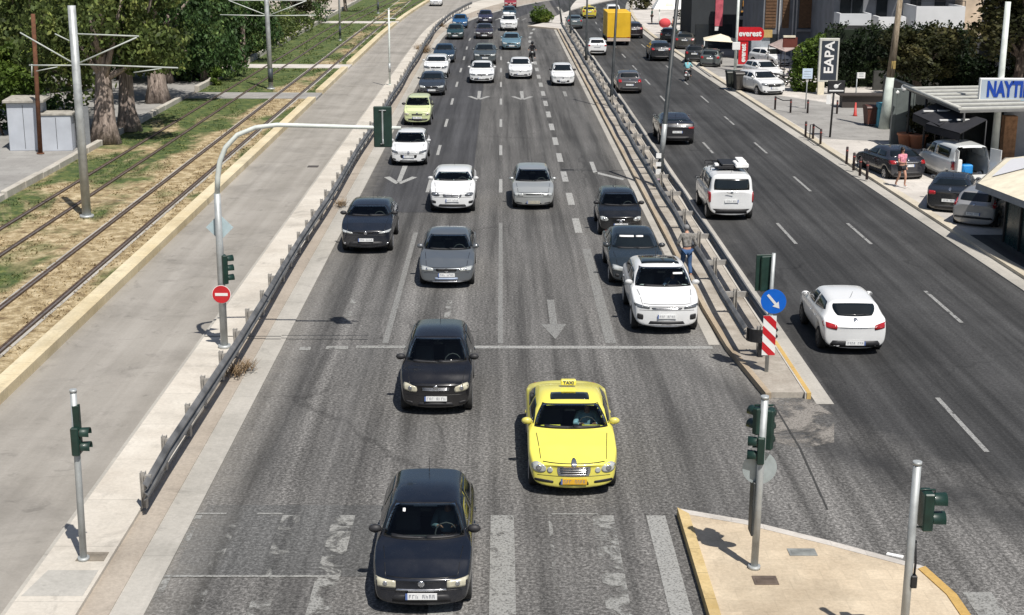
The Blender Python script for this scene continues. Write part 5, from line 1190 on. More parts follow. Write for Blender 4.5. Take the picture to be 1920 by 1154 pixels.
def bin_(u, v, c, lab, s=1.0, lidc=None, name='waste_bin'):
    p = G(u, v, .1); root = empty(name, p, random.uniform(-.3, .3), lab, 'bin')
    b = MB(); b.add([(-.42*s, -.36*s, .12), (.42*s, -.36*s, .12), (.42*s, .36*s, .12), (-.42*s, .36*s, .12), (-.52*s, -.46*s, 1.1*s), (.52*s, -.46*s, 1.1*s), (.52*s, .46*s, 1.1*s), (-.52*s, .46*s, 1.1*s)], [(3, 2, 1, 0), (0, 1, 5, 4), (1, 2, 6, 5), (2, 3, 7, 6), (3, 0, 4, 7), (4, 5, 6, 7)])
    for k in (-.2, .2): b.box((k-.02, -.46*s, .3), (k+.02, -.40*s, 1.0*s))
    b.build('bin_body', pm('bin_plastic', c, .6, 0, 0, .3), root)
    b = MB(); vs = [(x*s, .5*s*cos(a), 1.1*s+.16*s*sin(a)) for x in (-.55, .55) for a in [pi*k/6 for k in range(7)]]
    b.add(vs, [(k, k+1, 8+k, 7+k) for k in range(6)]+[tuple(range(6, -1, -1)), tuple(range(7, 14))]); b.build('lid', pm('bin_lid', lidc or c, .5, 0, 0, .3), root)
    b = MB()
    for x in (-.38, .38): b.tube([(x*s-.03, -.3*s, .08), (x*s+.03, -.3*s, .08)], .08, 8); b.tube([(x*s-.03, .3*s, .08), (x*s+.03, .3*s, .08)], .08, 8)
    b.build('castors', M['black'], root)
bin_(1375, 166, (.03, .035, .03), 'dark wheeled waste bin left of the pair beside the white parked crossover')
bin_(1391, 170, (.05, .045, .04), 'dark wheeled waste bin nearest the white parked crossover', 1.05)
bin_(1636, 236, (.09, .03, .02), 'dark reddish brown bin beside the turquoise cabinet', .95, name='brown_bin')
p = G(1652, 238, .1); b = MB(); b.box((-.28, -.25, 0), (.28, .25, 1.05), bev=.03); b.box((-.32, -.3, 1.05), (.30, .28, 1.35), bev=.05); tag(b.build('turquoise_cabinet', M['cyan'], loc=p), 'pale turquoise cabinet between the brown bin and the stout pole', 'cabinet')
# ================================================================ BUILDINGS AND SHOPS ON THE RIGHT
def wallmat(n, c, v_=.2): return pm(n, c, .85, 0, 0, v_, .8)
def bpart(root, name, boxes, m, bev=0):
    b = MB()
    for a, c in boxes: b.box(a, c, bev=bev)
    return b.build(name, m, root)
# block with white balconies
Yb = 108.0; X0 = XAT(1572, Yb, 4)
root = empty('apartment_block', (X0, Yb, 0), -.03, 'dark grey apartment block with white boxy balconies behind the trees at upper right', 'building')
bpart(root, 'wall', [((0, 1.6, 0), (34, 12, 12))], wallmat('dark_grey_render', (.20, .21, .23)))  # plain dark grey wall colour
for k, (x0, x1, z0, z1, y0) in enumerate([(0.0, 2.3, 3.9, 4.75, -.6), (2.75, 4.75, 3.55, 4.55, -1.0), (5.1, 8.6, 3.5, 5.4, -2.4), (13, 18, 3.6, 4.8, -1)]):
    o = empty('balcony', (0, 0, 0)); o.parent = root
    bpart(o, 'parapet', [((x0, y0, z0), (x1, y0+.15, z1)), ((x0, y0+.15, z0), (x0+.15, 1.6, z1)), ((x1-.15, y0+.15, z0), (x1, 1.6, z1))], wallmat('white_balcony_render', (.70, .71, .72) if k != 0 else (.58, .60, .62), .06))  # first parapet greyer, its shade put into the render colour
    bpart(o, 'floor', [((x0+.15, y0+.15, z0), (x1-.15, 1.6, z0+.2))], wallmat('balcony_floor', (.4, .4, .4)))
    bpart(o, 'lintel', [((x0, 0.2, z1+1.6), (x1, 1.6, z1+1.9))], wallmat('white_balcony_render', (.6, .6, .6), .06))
for x in (.4, 1.3, 3.1, 5.6, 7.4, 13.5, 15.5):
    w_ = bpart(root, 'window', [((x, 1.5, 3.75), (x+.8, 1.59, 5.9))], pm('dark_window', (.02, .025, .03), .15)); 
for x in (.5, 2.4, 3.4, 5.4, 8.2, 11): bpart(root, 'window', [((x, 1.5, .8), (x+1.1, 1.59, 2.4))], pm('dark_window', (.02, .025, .03), .15))
o = bpart(root, 'cream_corner', [((8.9, -.5, 3.2), (10.4, 1.55, 12))], wallmat('cream_render', (.60, .48, .36)))
o = bpart(root, 'railing', [((5.1, -2.35, 5.75), (8.6, -2.31, 5.79)), ((5.1, -2.35, 5.4), (5.14, -2.31, 5.75)), ((8.56, -2.35, 5.4), (8.6, -2.31, 5.75))], M['black'])
root = empty('grey_block', (38.2, 104, 0), 0, 'grey block with pale window frames at the extreme upper right corner', 'building')
bpart(root, 'wall', [((0, 0, 0), (16, 9, 12))], wallmat('blue_grey_render', (.16, .19, .23)))
for z in (.6, 3.0, 5.4):
    for x in (.5, 2.2, 3.9, 5.6):
        q = bpart(root, 'window', [((x, -.05, z), (x+1.1, -.002, z+1.5))], pm('dark_window', (.02, .025, .03), .15)); bpart(q, 'frame', [((x-.08, -.09, z-.08), (x+1.18, -.052, z)), ((x-.08, -.09, z+1.5), (x+1.18, -.052, z+1.58)), ((x-.08, -.09, z), (x, -.052, z+1.5)), ((x+1.1, -.09, z), (x+1.18, -.052, z+1.5))], M['white'])
# block with wooden shutters
Yb = 119.0; X0 = XAT(1432, Yb, 4); X1 = XAT(1576, Yb, 4)
root = empty('shuttered_building', (X0, Yb, 0), 0, 'grey building with tall brown wooden shutters and vertical pipes above the pinkish awning', 'building')
W_ = X1-X0
bpart(root, 'wall', [((0, 0, 0), (W_, 10, 9))], wallmat('grey_render', (.17, .18, .20)))
for x, w_ in ((.15, .9), (1.55, .55), (2.9, 1.0), (4.15, .8)): bpart(root, 'shutter', [((x, -.08, 2.9), (x+w_, -.002, 6.5))]+[((x+.03, -.11, 3.0+k*.25), (x+w_-.03, -.082, 3.12+k*.25)) for k in range(12)], pm('brown_shutter', (.13, .07, .035), .7, 0, 0, .3, 6))
for x in (1.25, 2.35, 2.62): bpart(root, 'pipe', [((x, -.2, .5), (x+.10, -.1, 7))], pm('pale_pipe', (.42, .42, .42), .6))
bpart(root, 'ledge', [((2.7, -.3, 2.62), (W_, -.0, 2.8))], wallmat('grey_ledge', (.24, .24, .25)))
bpart(root, 'doorway', [((.3, -.05, 0), (1.2, -.003, 2.4)), ((4.2, -.05, 0.2), (5.0, -.003, 1.9))], pm('dark_window', (.02, .025, .03), .15))
bpart(root, 'yellow_box', [((.0, -.35, 2.15), (.75, -.09, 2.75))], pm('ochre_box', (.48, .33, .12), .7))
b = MB(); A, B, C_, D_ = [G(*q) for q in ((1441, 84, 2.2), (1466, 73, 2.7), (1501, 87, 2.3), (1472, 97, 1.9))]
vs = [A, D_, C_, B]; vs2 = [v_-V((0, 0, .06)) for v_ in vs]; b.add(vs+vs2, [(0, 1, 2, 3), (7, 6, 5, 4), (0, 4, 5, 1), (1, 5, 6, 2), (2, 6, 7, 3), (3, 7, 4, 0)])
rt = empty('awning', G(1472, 150, .1), 0, 'pinkish beige flat awning over the dark shop entrance', 'awning'); o = b.build('canopy', pm('faded_pink_canvas', (.42, .33, .30), .9, 0, 0, .15, 4), rt); o.location = -rt.location
for q in (A, D_, C_, B):
    b = MB(); b.tube([(q.x, q.y, .1), (q.x, q.y, q.z-.03)], .035, 6); o = b.build('leg', M['black'], rt); o.location = -rt.location
b = MB(); q = G(1480, 80, 3.0); b.box((-.45, -.1, -.35), (.55, .12, .35)); b.mat(M['cream']); b.box((-.45, -.15, .35), (.4, .15, .48)); b.cur = 0; b.mats = [pm('brown_red_sign', (.13, .03, .02), .6), M['cream']]; b.mi = [0]*6+[1]*6
tag(b.build('hanging_box_sign', loc=(q.x, q.y, q.z)), 'small dark red box sign above the pinkish awning', 'sign')
# shop row farther left
Yb = 132.0; X0 = XAT(1296, Yb, 2); X1 = XAT(1436, Yb, 2)
root = empty('shop_building', (X0, Yb, 0), 0, 'dark fronted shop behind the red totem with a lit orange strip and grey fascia', 'building')
W_ = X1-X0; bpart(root, 'wall', [((0, 0, 0), (W_, 8, 8))], wallmat('dark_shop_wall', (.035, .04, .045)))
bpart(root, 'shop_window', [((.4, -.06, .3), (W_*.55, -.002, 2.3)), ((W_*.66, -.06, .3), (W_-.3, -.002, 2.2))], pm('dark_window', (.02, .025, .03), .15))
bpart(root, 'fascia', [((W_*.62, -.5, 2.75), (W_, -.002, 3.05))], wallmat('grey_fascia', (.30, .30, .31)))
bpart(root, 'orange_sign', [((W_*.66, -.12, 3.35), (W_*.92, -.002, 3.5)), ((W_*.68, -.12, 3.9), (W_*.9, -.002, 4.4))], pm('orange_sign', (.62, .30, .06), .5))
bpart(root, 'red_board', [((W_*.30, -.9, 2.2), (W_*.40, -.6, 4.6))], pm('pink_red_board', (.50, .10, .13), .6, 0, 0, .35, 2))
bpart(root, 'white_note', [((W_*.30, -.93, 1.8), (W_*.35, -.91, 2.15))], M['white'])
b = MB(); q = G(1412, 118, .1); b.box((-.2, 0, 0), (1.3, .4, 2.1)); b.box((-.2, -.02, 1.0), (1.3, -.002, 1.05)); tag(b.build('grey_booth', pm('grey_panels', (.30, .33, .36), .6), loc=q), 'plain grey panelled booth right of the red totem column', 'booth')
# white parasol roof kiosk at the top
c = G(1257, 46, .1); root = empty('parasol_stand', c, 0, 'white hipped parasol roof with dark panel, at the top behind the parked cars', 'parasol')
zt, zb = ZAT(-6, c.y), ZAT(17, c.y); b = MB(); r1 = 2.05; r0 = 1.1
vs = [(-r1, -1.4, zb), (r1, -1.4, zb), (r1, 1.4, zb), (-r1, 1.4, zb), (-r0, -.4, zt+.2), (r0, -.4, zt+.2), (r0, .4, zt+.2), (-r0, .4, zt+.2)]
b.add(vs, [(0, 1, 5, 4), (1, 2, 6, 5), (2, 3, 7, 6), (3, 0, 4, 7), (4, 5, 6, 7), (3, 2, 1, 0)]); b.build('roof', M['white'], root)
for x in (-1.4, 1.0): b = MB(); b.tube([(x, -1.2, 0), (x, -1.2, zb)], .06, 6); b.build('leg', M['whitepole'], root)
b = MB(); b.add([(-.75, -1.22, zb+.35), (.1, -1.22, zb+.35), (.05, -.9, zb+.75), (-.7, -.9, zb+.75)], [(0, 1, 2, 3)]); b.build('print', M['cream'], root)
p = G(1246, 62, .1); b = MB(); b.tube([(0, 0, 0), (0, 0, 1.0)], .04); b.ball((0, 0, 1.0), (.62, .4, .50), 14, 8); tag(b.build('red_parasol', pm('red_cloth', (.62, .07, .08), .8), loc=p), 'round red cloth parasol beside the pale pavement edge', 'parasol')
# hedge coloured planter by everest etc
# ---------------------------------------------------------------- cafe at the right
PG = 'cafe canopies'
root = empty('pergola', G(1720, 240, .1), 0, 'slatted pergola roof in grey and pale strips behind the blue lettered board', 'pergola'); L0 = -root.location
A, B = G(1700, 166, 3.1), G(1800, 208, 3.1); dx = B-A
b = MB(); mr = pm('pergola_grey', (.16, .16, .155), .7); mw = pm('pergola_pale_slat', (.48, .48, .44), .7)
away = V((11, 2.2, 0))
def quad3(b, P0, P1, P2, P3, th=.08):
    vs = [P0, P1, P2, P3]; vs2 = [v_-V((0, 0, th)) for v_ in vs]; b.add(vs+vs2, [(0, 1, 2, 3), (7, 6, 5, 4), (0, 4, 5, 1), (1, 5, 6, 2), (2, 6, 7, 3), (3, 7, 4, 0)])
b.mat(mr); quad3(b, A, B, B+away, A+away, .10)
for k in range(7):
    b.mat(mw); P0 = A+dx*(k/6.5)+V((0, 0, .07)); quad3(b, P0, P0+dx*.045, P0+dx*.045+away, P0+away, .065)
o = b.build('roof', None, root); o.location = L0
b = MB(); E = A.lerp(B, -.02); b.tube([E+V((-.1, 0, .1)), B+V((.0, 0, .1))], .09, 6); o = b.build('edge_beam', pm('pale_beam', (.5, .5, .46), .6), root); o.location = L0
for k in (0, .33, .66, 1): q = A.lerp(B, k); b = MB(); b.tube([(q.x+.2, q.y, .1), (q.x+.2, q.y, 3.0)], .06, 8); o = b.build('leg', M['black'], root); o.location = L0
bk = pm('black_canvas', (.018, .018, .022), .8, 0, 0, .3, 1.2)
for k, (q, lab) in enumerate([([(1712, 213, 2.5), (1762, 236, 2.4), (1806, 205, 2.9), (1758, 192, 2.9)], 'far black canvas awning below the pergola'), ([(1736, 232, 2.35), (1800, 250, 2.3), (1850, 224, 2.8), (1790, 207, 2.85)], 'near black canvas awning above the white van')]):
    P = [G(*a) for a in q]; c = (P[0]+P[2])/2; root = empty('black_awning', (c.x, c.y, .1), 0, lab, 'awning', 'black cafe awnings'); L0 = -root.location
    ridge = (P[2]+P[3])/2; b = MB(); quad3(b, P[0], P[1], P[2], P[3], .05); o = b.build('canopy', bk, root); o.location = L0
    b = MB(); b.add([P[0], P[1], P[1]-V((0, 0, .35)), P[0]-V((0, 0, .35))], [(0, 1, 2, 3)]); b.add([v_+V((0, .02, 0)) for v_ in (P[0], P[1], P[1]-V((0, 0, .35)), P[0]-V((0, 0, .35)))], [(3, 2, 1, 0)]); o = b.build('valance', bk, root); o.location = L0
    for a in P[2:]: b = MB(); b.tube([(a.x, a.y, .1), (a.x, a.y, a.z-.06)], .03, 6); o = b.build('leg', M['black'], root); o.location = L0
    for a in ((.3, .35), (.62, .6)):
        b = MB(); q_ = P[0].lerp(P[1], a[0]).lerp(P[3].lerp(P[2], a[0]), a[1]); b.box((q_.x-.28, q_.y-.05, q_.z+.03), (q_.x+.28, q_.y+.1, q_.z+.09)); o = b.build('lamp', M['white'], root); o.location = L0
q = G(1815, 250, 0); b = MB(); b.box((0, 0, 0), (14, .3, 2.6)); b.box((0, .3, 0), (.3, 12, 2.6)); 
for k in range(8): b.box((.3+k*1.6, -.05, 0), (.42+k*1.6, 0, 2.6))
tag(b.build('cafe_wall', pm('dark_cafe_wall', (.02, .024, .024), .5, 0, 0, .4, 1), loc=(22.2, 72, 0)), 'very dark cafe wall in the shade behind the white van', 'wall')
q = G(1690, 272, .1); b = MB(); b.box((-.45, -.08, 0), (.45, .08, 2.9), bev=.02); b.box((-.62, -.12, 0), (-.45, .12, 2.9)); b.box((.45, -.12, 0), (.52, .12, 2.9)); tag(b.build('tall_panel', pm('grey_green_panel', (.13, .15, .145), .4), loc=q), 'tall narrow grey glass panel standing between the stout pole and the potted shrub', 'panel')
b = MB(); b.ball((0, 0, 3.0), (.14, .14, .2)); b.ball((-.35, 0, 2.8), (.16, .14, .14)); tag(b.build('globe_lamps', M['white'], loc=(q.x-.1, q.y, 0)), 'two pale globe lamps on top of the tall grey panel', 'lamp')
for u, v, s, lab in ((1697, 276, .42, 'left terracotta planter near the black parked saloon'), (1720, 278, .46, 'right terracotta planter under the round shrub')):
    p = G(u, v, .1); b = MB(); b.tube([(0, 0, 0), (0, 0, .6), (0, 0, .62), (0, 0, .72)], [s*.7, s*.95, s*1.08, s*1.08], 14); tag(b.build('planter', M['terracotta'], loc=p), lab, 'planter')
p = G(1882, 300, .1); b = MB(); b.box((-.1, 0, 0), (.5, .5, 2.1)); tag(b.build('brick_pillar', pm('orange_brick', (.40, .22, .12), .9, 0, 0, .35, 5), loc=p), 'short orange brick pillar right of the leaning white pole', 'pillar')
p = G(1910, 300, .1); b = MB(); b.box((-.6, .6, 0), (6, .9, 3.4)); tag(b.build('pale_grey_wall', pm('pale_grey_panel', (.36, .38, .42), .6), loc=(p.x, p.y, 0)), 'plain pale grey panel wall below the blue lettered board', 'wall')
p = G(1633, 206, .1); b = MB(); b.box((-1.6, -.4, 0), (2.2, .4, .75)); b.box((-1.8, -.6, .75), (2.4, .6, .83)); tag(b.build('low_counter', pm('dark_counter', (.05, .04, .035), .7), loc=(p.x, p.y+1.2, .1)), 'low dark counter with a broad top behind the stout pole', 'counter')
q = G(1348, 108, .1); rt = empty('cream_canopy', q, 0, 'low sunlit cream canvas canopy behind the grey parked hatchback', 'canopy')
b = MB(); vs = [(-1.5, -1.2, 1.5), (1.6, -1.0, 1.3), (1.6, 1.4, 1.45), (-1.2, 1.4, 1.55), (.1, .3, 1.95)]; b.add(vs, [(0, 1, 4), (1, 2, 4), (2, 3, 4), (3, 0, 4), (3, 2, 1, 0)]); b.build('canvas', M['cream'], rt)
for x, y, z in vs[:4]: b = MB(); b.tube([(x*.96, y*.96, 0), (x*.96, y*.96, z)], .04, 6); b.build('leg', M['steel'], rt)
q = G(1333, 84, .1); b = MB(); b.box((-.75, 0, .9), (.75, .5, 1.7), bev=.03); b.box((-.7, .1, 0), (-.6, .4, .9)); b.box((.6, .1, 0), (.7, .4, .9)); tag(b.build('white_box_stand', M['white'], loc=q), 'white box stand above the cream canopy by the parked cars', 'stand')
# canvas kiosk, lower right
kc = V((21.6, 49.4, .1)); root = empty('kiosk', kc, 0, 'kiosk with many sided cream canvas roof at the right edge, dark green inside', 'kiosk')
KP = [(17.9, 43.5), (16.95, 50.5), (19.9, 56.2), (25, 56), (27, 49), (25, 43.5)]; KP = [(x-kc.x, y-kc.y) for x, y in KP]; zr, zp = 2.10, 3.7
b = MB(); n = len(KP); b.add([(x, y, zr) for x, y in KP]+[(0, 0, zp)], [(k, (k+1) % n, n) for k in range(n)]+[tuple(range(n-1, -1, -1))]); b.build('roof', M['cream'], root)
b = MB(); b.add([(x*1.006, y*1.006, zr+.03) for x, y in KP]+[(x*1.012, y*1.012, zr-.20) for x, y in KP], [(n+k, n+(k+1) % n, (k+1) % n, k) for k in range(n)]); b.build('valance', pm('grey_valance', (.40, .39, .37), .9), root)
def roofpt(k, a, t_): 
    A_, B_ = V((*KP[k], zr)), V((*KP[(k+1) % n], zr)); q_ = A_.lerp(B_, a); return q_.lerp(V((0, 0, zp)), t_)+V((-.01, .0, .035))
b = MB(); rp = [roofpt(1, .12, .08), roofpt(1, .88, .08), roofpt(1, .80, .5), roofpt(1, .14, .5)]; b.add(rp+[v_-V((0, 0, .02)) for v_ in rp], [(3, 2, 1, 0), (4, 5, 6, 7)]); b.build('roof_patch', pm('white_roof_sheet', (.66, .66, .68), .7, 0, 0, .08, 20), root)
b = MB(); wp = [(18.05-kc.x, 44.2-kc.y), (18.05-kc.x, 50.4-kc.y), (20-kc.x, 54.6-kc.y), (24-kc.x, 54.4-kc.y), (24.6-kc.x, 44.2-kc.y)]; b.prism(wp, 0, 2.09); b.build('wall', pm('dark_green_glass_wall', (.012, .035, .035), .25, 0, 0, .4, 2), root)
for k in range(5):
    q = V((*wp[0], 0)).lerp(V((*wp[1], 0)), k/4); b = MB(); b.box((q.x-.06, q.y-.04, 0), (q.x+.02, q.y+.04, 2.07)); b.build('mullion', M['black'], root)
# pale utility cabin at left
p = G(60, 283, .12); root = empty('utility_cabin', p, .12, 'pale grey utility cabin with a dented flat lid behind the rusty column', 'cabin')
cb = pm('cabin_paint', (.46, .49, .54), .6, 0, 0, .10, 1.2)
b = MB(); b.box((-1.05, 0, 0), (.5, 1.9, 2.35), bev=.02); b.build('tall_box', cb, root)
b = MB(); b.box((-1.2, -.15, 2.36), (.75, 2.1, 2.5), bev=.02); b.build('lid', pm('cabin_lid', (.36, .34, .30), .8, 0, 0, .3), root)
b = MB(); b.box((.55, -.25, 0), (2.0, 1.0, 1.75), bev=.02); b.build('low_box', cb, root)
b = MB(); b.box((.5, -.3, 1.76), (2.1, 1.1, 1.84)); b.build('low_lid', pm('cabin_lid', (.36, .34, .30), .8, 0, 0, .3), root)
b = MB()
for x in (-.30,): b.box((x, -.008, .1), (x+.02, -.002, 2.25))
b.box((1.27, -.258, .1), (1.29, -.252, 1.65)); b.build('door_seam', M['seal'], root)
b = MB(); b.box((2.12, .5, 0), (2.75, .62, 2.1)); b.build('shaded_side_panel', pm('side_shade_grey', (.20, .21, .22), .8), root)  # stands in for the low box's shaded side, shade put into the grey
# yellow lorry
p = G(1160, 79, .35); root = empty('lorry', (p.x, p.y, 0), 0, 'yellow box lorry driving away with rusty lower edge on the right road', 'lorry', AQ)
b = MB(); b.mat(M['yellowbox']).box((-1.1, 0, .75), (1.1, 5.6, 3.05), bev=.03); b.build('box_body', None, root)
b = MB(); 
for x in (-1.12, -.38, 1.06): b.box((x, -.03, .78), (x+.05, -.002, 3.0))
b.build('rear_frame', pm('ochre_frame', (.42, .25, .05), .7), root)
b = MB(); b.box((-1.08, -.06, .42), (1.08, .06, .70)); b.build('rear_bumper', pm('dirty_white', (.5, .42, .36), .7), root)
b = MB(); b.box((-1.0, 5.75, .45), (1.0, 7.4, 2.35), bev=.08); b.build('cab', M['white'], root)
b = MB(); b.box((-.9, .3, .35), (.9, 7.2, .6)); b.build('chassis', M['black'], root)
for x in (-.9, .9):
    for y in (1.2, 6.5):
        b = MB(); b.tube([(x-.14, y, .42), (x+.14, y, .42)], .42, 16); b.build('wheel', M['rubber'], root)
b = MB(); b.box((-1.0, -.07, .72), (-.8, -.06, .80)); b.box((.8, -.07, .72), (1.0, -.06, .80)); b.build('taillight', M['red'], root)

# white van with its back open
p = G(1782, 342, .15); root = empty('open_van', (p.x+.55, p.y+1.7, 0), pi+.12, 'white van parked with open rear doors and blue crates inside', 'van')
sp = dict(SPEC['van']); bm_ = car_body(sp); bvh = BVHTree.FromPolygons([v_.co.copy() for v_ in bm_.vertices], [tuple(f.vertices) for f in bm_.polygons])
W = sp['W']/2; bm = bmesh.new(); bm.from_mesh(bm_)
kill = [f for f in bm.faces if f.calc_center_median().y > 3.95 and .55 < f.calc_center_median().z < 1.72 and abs(f.calc_center_median().x) < W*.80]
bmesh.ops.delete(bm, geom=kill, context='FACES'); bm.to_mesh(bm_); bm.free()
bm_.materials.append(paint((.70, .72, .71))); o = link(bpy.data.objects.new('body', bm_)); o.parent = root; OFF = V((0, -2.1, 0)); o.location = OFF
def pv(mb, nm, m=None): o = mb.build(nm, m, root); o.location = OFF; return o
pv(patch(MB(), bvh, 'front', [(-W*.84, sp['hc']+.035), (W*.84, sp['hc']+.035), (W*.7, sp['hr']-.04), (-W*.7, sp['hr']-.04)], 10, 6, .006, .12), 'windscreen', M['glass'])
for dr in ('left', 'right'):
    pv(patch(MB(), bvh, dr, [(1.1, 1.18), (2.0, 1.2), (2.0, 1.62), (1.5, 1.6)], 6, 4, .006, .1), 'side_window', M['glass']); pv(patch(MB(), bvh, dr, [(2.15, 1.2), (3.6, 1.2), (3.6, 1.62), (2.15, 1.62)], 6, 4, .006, .1), 'side_window', M['glass'])
b = MB().mat(M['dash']); b.box((-W*.78, 1.2, .45), (W*.78, 4.0, .50)); b.box((-W*.78, 1.9, .5), (W*.78, 1.95, 1.6)); pv(b, 'load_floor')
b = MB().mat(M['bluepl']); b.box((-.2, 3.3, .5), (.28, 3.85, .92), bev=.05); b.tube([(.05, 3.86, .65), (.05, 3.9, .65)], .16, 12); pv(b, 'blue_crate')
b = MB().mat(M['white']); b.box((.30, 3.3, .5), (.66, 3.8, 1.15), bev=.04); pv(b, 'white_carton')
for s_ in (1, -1):
    b = MB(); b.box((-.02, 0, .5), (.02, .72, 1.70), bev=.01); o = b.build('rear_door', paint((.70, .72, .71)), root); o.location = V((s_*W*.86, 4.12, 0))+OFF; o.rotation_euler = (0, 0, -s_*.25)
    b = MB(); patch(b, bvh, 'back', [(s_*W*.86, .75), (s_*W*.96, .75), (s_*W*.95, 1.1), (s_*W*.86, 1.1)], 3, 3, .01, .2, .02); pv(b, 'taillight', M['red'])
    mo = link(bpy.data.objects.new('mirror', mirror_mesh(M['black']))); mo.parent = root; mo.location = V((s_*.9, 1.2, 1.2))+OFF; mo.scale = (s_, 1, 1)
ty, rm = wheel_meshes(.31, .2)
for wy in (sp['wf'], sp['wr']):
    for s_ in (1, -1):
        we = link(bpy.data.objects.new('wheel', None)); we.parent = root; we.location = V((s_*(W-.125), wy, .31))+OFF; we.scale = (s_, 1, 1)
        for me_, nm in ((ty, 'tyre'), (rm, 'rim')): q = link(bpy.data.objects.new(nm, me_)); q.parent = we
b = MB(); b.box((-W*.86, .12, .2), (W*.86, 4.1, .4)); pv(b, 'underbody', M['black'])
# ================================================================ PEOPLE
def skin_mesh(verts, edges, rad, m, name, lv=2, root=0):
    me = bpy.data.meshes.new(name); me.from_pydata([tuple(v_) for v_ in verts], edges, []); me.update()
    o = bpy.data.objects.new(name, me); COL.objects.link(o)
    o.modifiers.new('k', 'SKIN'); sv = me.skin_vertices[0].data
    for i, r_ in enumerate(rad): sv[i].radius = (r_, r_) if not isinstance(r_, tuple) else r_; sv[i].use_root = (i == root)
    s = o.modifiers.new('s', 'SUBSURF'); s.levels = lv
    dg = bpy.context.evaluated_depsgraph_get(); dg.update()
    m2 = bpy.data.meshes.new_from_object(o.evaluated_get(dg)); bpy.data.objects.remove(o); bpy.data.meshes.remove(me)
    m2.polygons.foreach_set('use_smooth', [True]*len(m2.polygons)); m2.materials.clear(); m2.materials.append(m); m2.name = name
    return m2
def chain(pts, rads, m, name, parent, lv=2):
    me = skin_mesh(pts, [(i, i+1) for i in range(len(pts)-1)], rads, m, name, lv); o = link(bpy.data.objects.new(name, me)); o.parent = parent; return o
def person(loc, rz, J, shirt, legs, shoes, label, group=None, long_legs=True, sleeves='long', hair='short', helmet=None, hairm=None, pouch=False, skirt=False):
    """J: joint positions, figure facing -y"""
    root = empty('person', loc, rz, label, 'person', group)
    g = {k: V(v_) for k, v_ in J.items()}
    vs = [g['pelvis'], g['waist'], g['chest'], g['neck'], g['neck']+(g['head']-g['neck'])*.45, g['head'], g['head']+V((0, .01, .10))]
    rd = [(.15, .10), (.125, .085), (.155, .10), .052, .055, (.075, .095), .055]; ed = [(0, 1), (1, 2), (2, 3), (3, 4), (4, 5), (5, 6)]
    n = len(vs); vs.append(g['head']+V((0, -.098, -.005))); rd.append(.016); ed.append((5, n))
    for s, sg in (('l', 1), ('r', -1)):
        hp = g['pelvis']+V((sg*.09, 0, -.04)); sh = g['chest']+V((sg*.17, .0, .08)); base = len(vs)
        vs += [hp, g['knee_'+s], g['ankle_'+s], g['ankle_'+s]+V((sg*.01, -.15, -.055))]; rd += [.085, .058, .04, (.04, .03)]; ed += [(0, base), (base, base+1), (base+1, base+2), (base+2, base+3)]
        b2 = len(vs); el, wr = g['elbow_'+s], g['wrist_'+s]; d = (wr-el).normalized()
        vs += [sh, el, wr, wr+d*.08]; rd += [.055, .042, .028, (.034, .018)]; ed += [(2, b2), (b2, b2+1), (b2+1, b2+2), (b2+2, b2+3)]
        side = d.cross(V((0, 1, .2))).normalized()
        for f, (off, ln) in enumerate(((-.03, .075), (-.010, .088), (.010, .082), (.030, .062))):
            k = len(vs); vs += [wr+d*(.08+ln*.5)+side*off+V((0, -.008, 0)), wr+d*(.08+ln)+side*off+V((0, -.026, 0))]; rd += [.009, .007]; ed += [(b2+3, k), (k, k+1)]
        k = len(vs); vs += [wr+d*.045+side*(-.045)+V((0, -.02, 0))]; rd += [.011]; ed += [(b2+2, k)]
    me = skin_mesh(vs, ed, rd, M['skin'], 'body', 1); bo = link(bpy.data.objects.new('body', me)); bo.parent = root
    # clothes
    sv = [g['pelvis']+V((0, 0, .06)), g['waist'], g['chest'], g['neck']-V((0, 0, .03))]; sr = [(.172, .125), (.15, .115), (.185, .13), .075]; se = [(0, 1), (1, 2), (2, 3)]
    for s, sg in (('l', 1), ('r', -1)):
        k = len(sv); sh = g['chest']+V((sg*.175, .0, .08)); el, wr = g['elbow_'+s], g['wrist_'+s]
        if sleeves == 'long': sv += [sh, el, el.lerp(wr, .93)]; sr += [.072, .056, .042]; se += [(2, k), (k, k+1), (k+1, k+2)]
        else: sv += [sh, sh.lerp(el, .55)]; sr += [.072, .058]; se += [(2, k), (k, k+1)]
    me = skin_mesh(sv, se, sr, shirt, 'jacket' if sleeves == 'long' else 'shirt', 2); o = link(bpy.data.objects.new(me.name, me)); o.parent = root
    lv_ = [g['pelvis']+V((0, 0, .03))]; lr = [(.168, .122)]; le = []
    for s, sg in (('l', 1), ('r', -1)):
        k = len(lv_); hp = g['pelvis']+V((sg*.09, 0, -.05))
        if long_legs: lv_ += [hp, g['knee_'+s], g['knee_'+s].lerp(g['ankle_'+s], .9)]; lr += [.102, .074, .062]; le += [(0, k), (k, k+1), (k+1, k+2)]
        else: lv_ += [hp, hp.lerp(g['knee_'+s], .5)]; lr += [.105, .092]; le += [(0, k), (k, k+1)]
    me = skin_mesh(lv_, le, lr, legs, 'trousers' if long_legs else 'shorts', 2); o = link(bpy.data.objects.new(me.name, me)); o.parent = root
    for s, sg in (('l', 1), ('r', -1)):
        a = g['ankle_'+s]; chain([a+V((0, .03, -.045)), a+V((0, -.06, -.05)), a+V((sg*.01, -.17, -.06))], [(.045, .035), (.048, .035), (.042, .026)], shoes, 'shoe', root, 1)
    b = MB(); c = g['head']
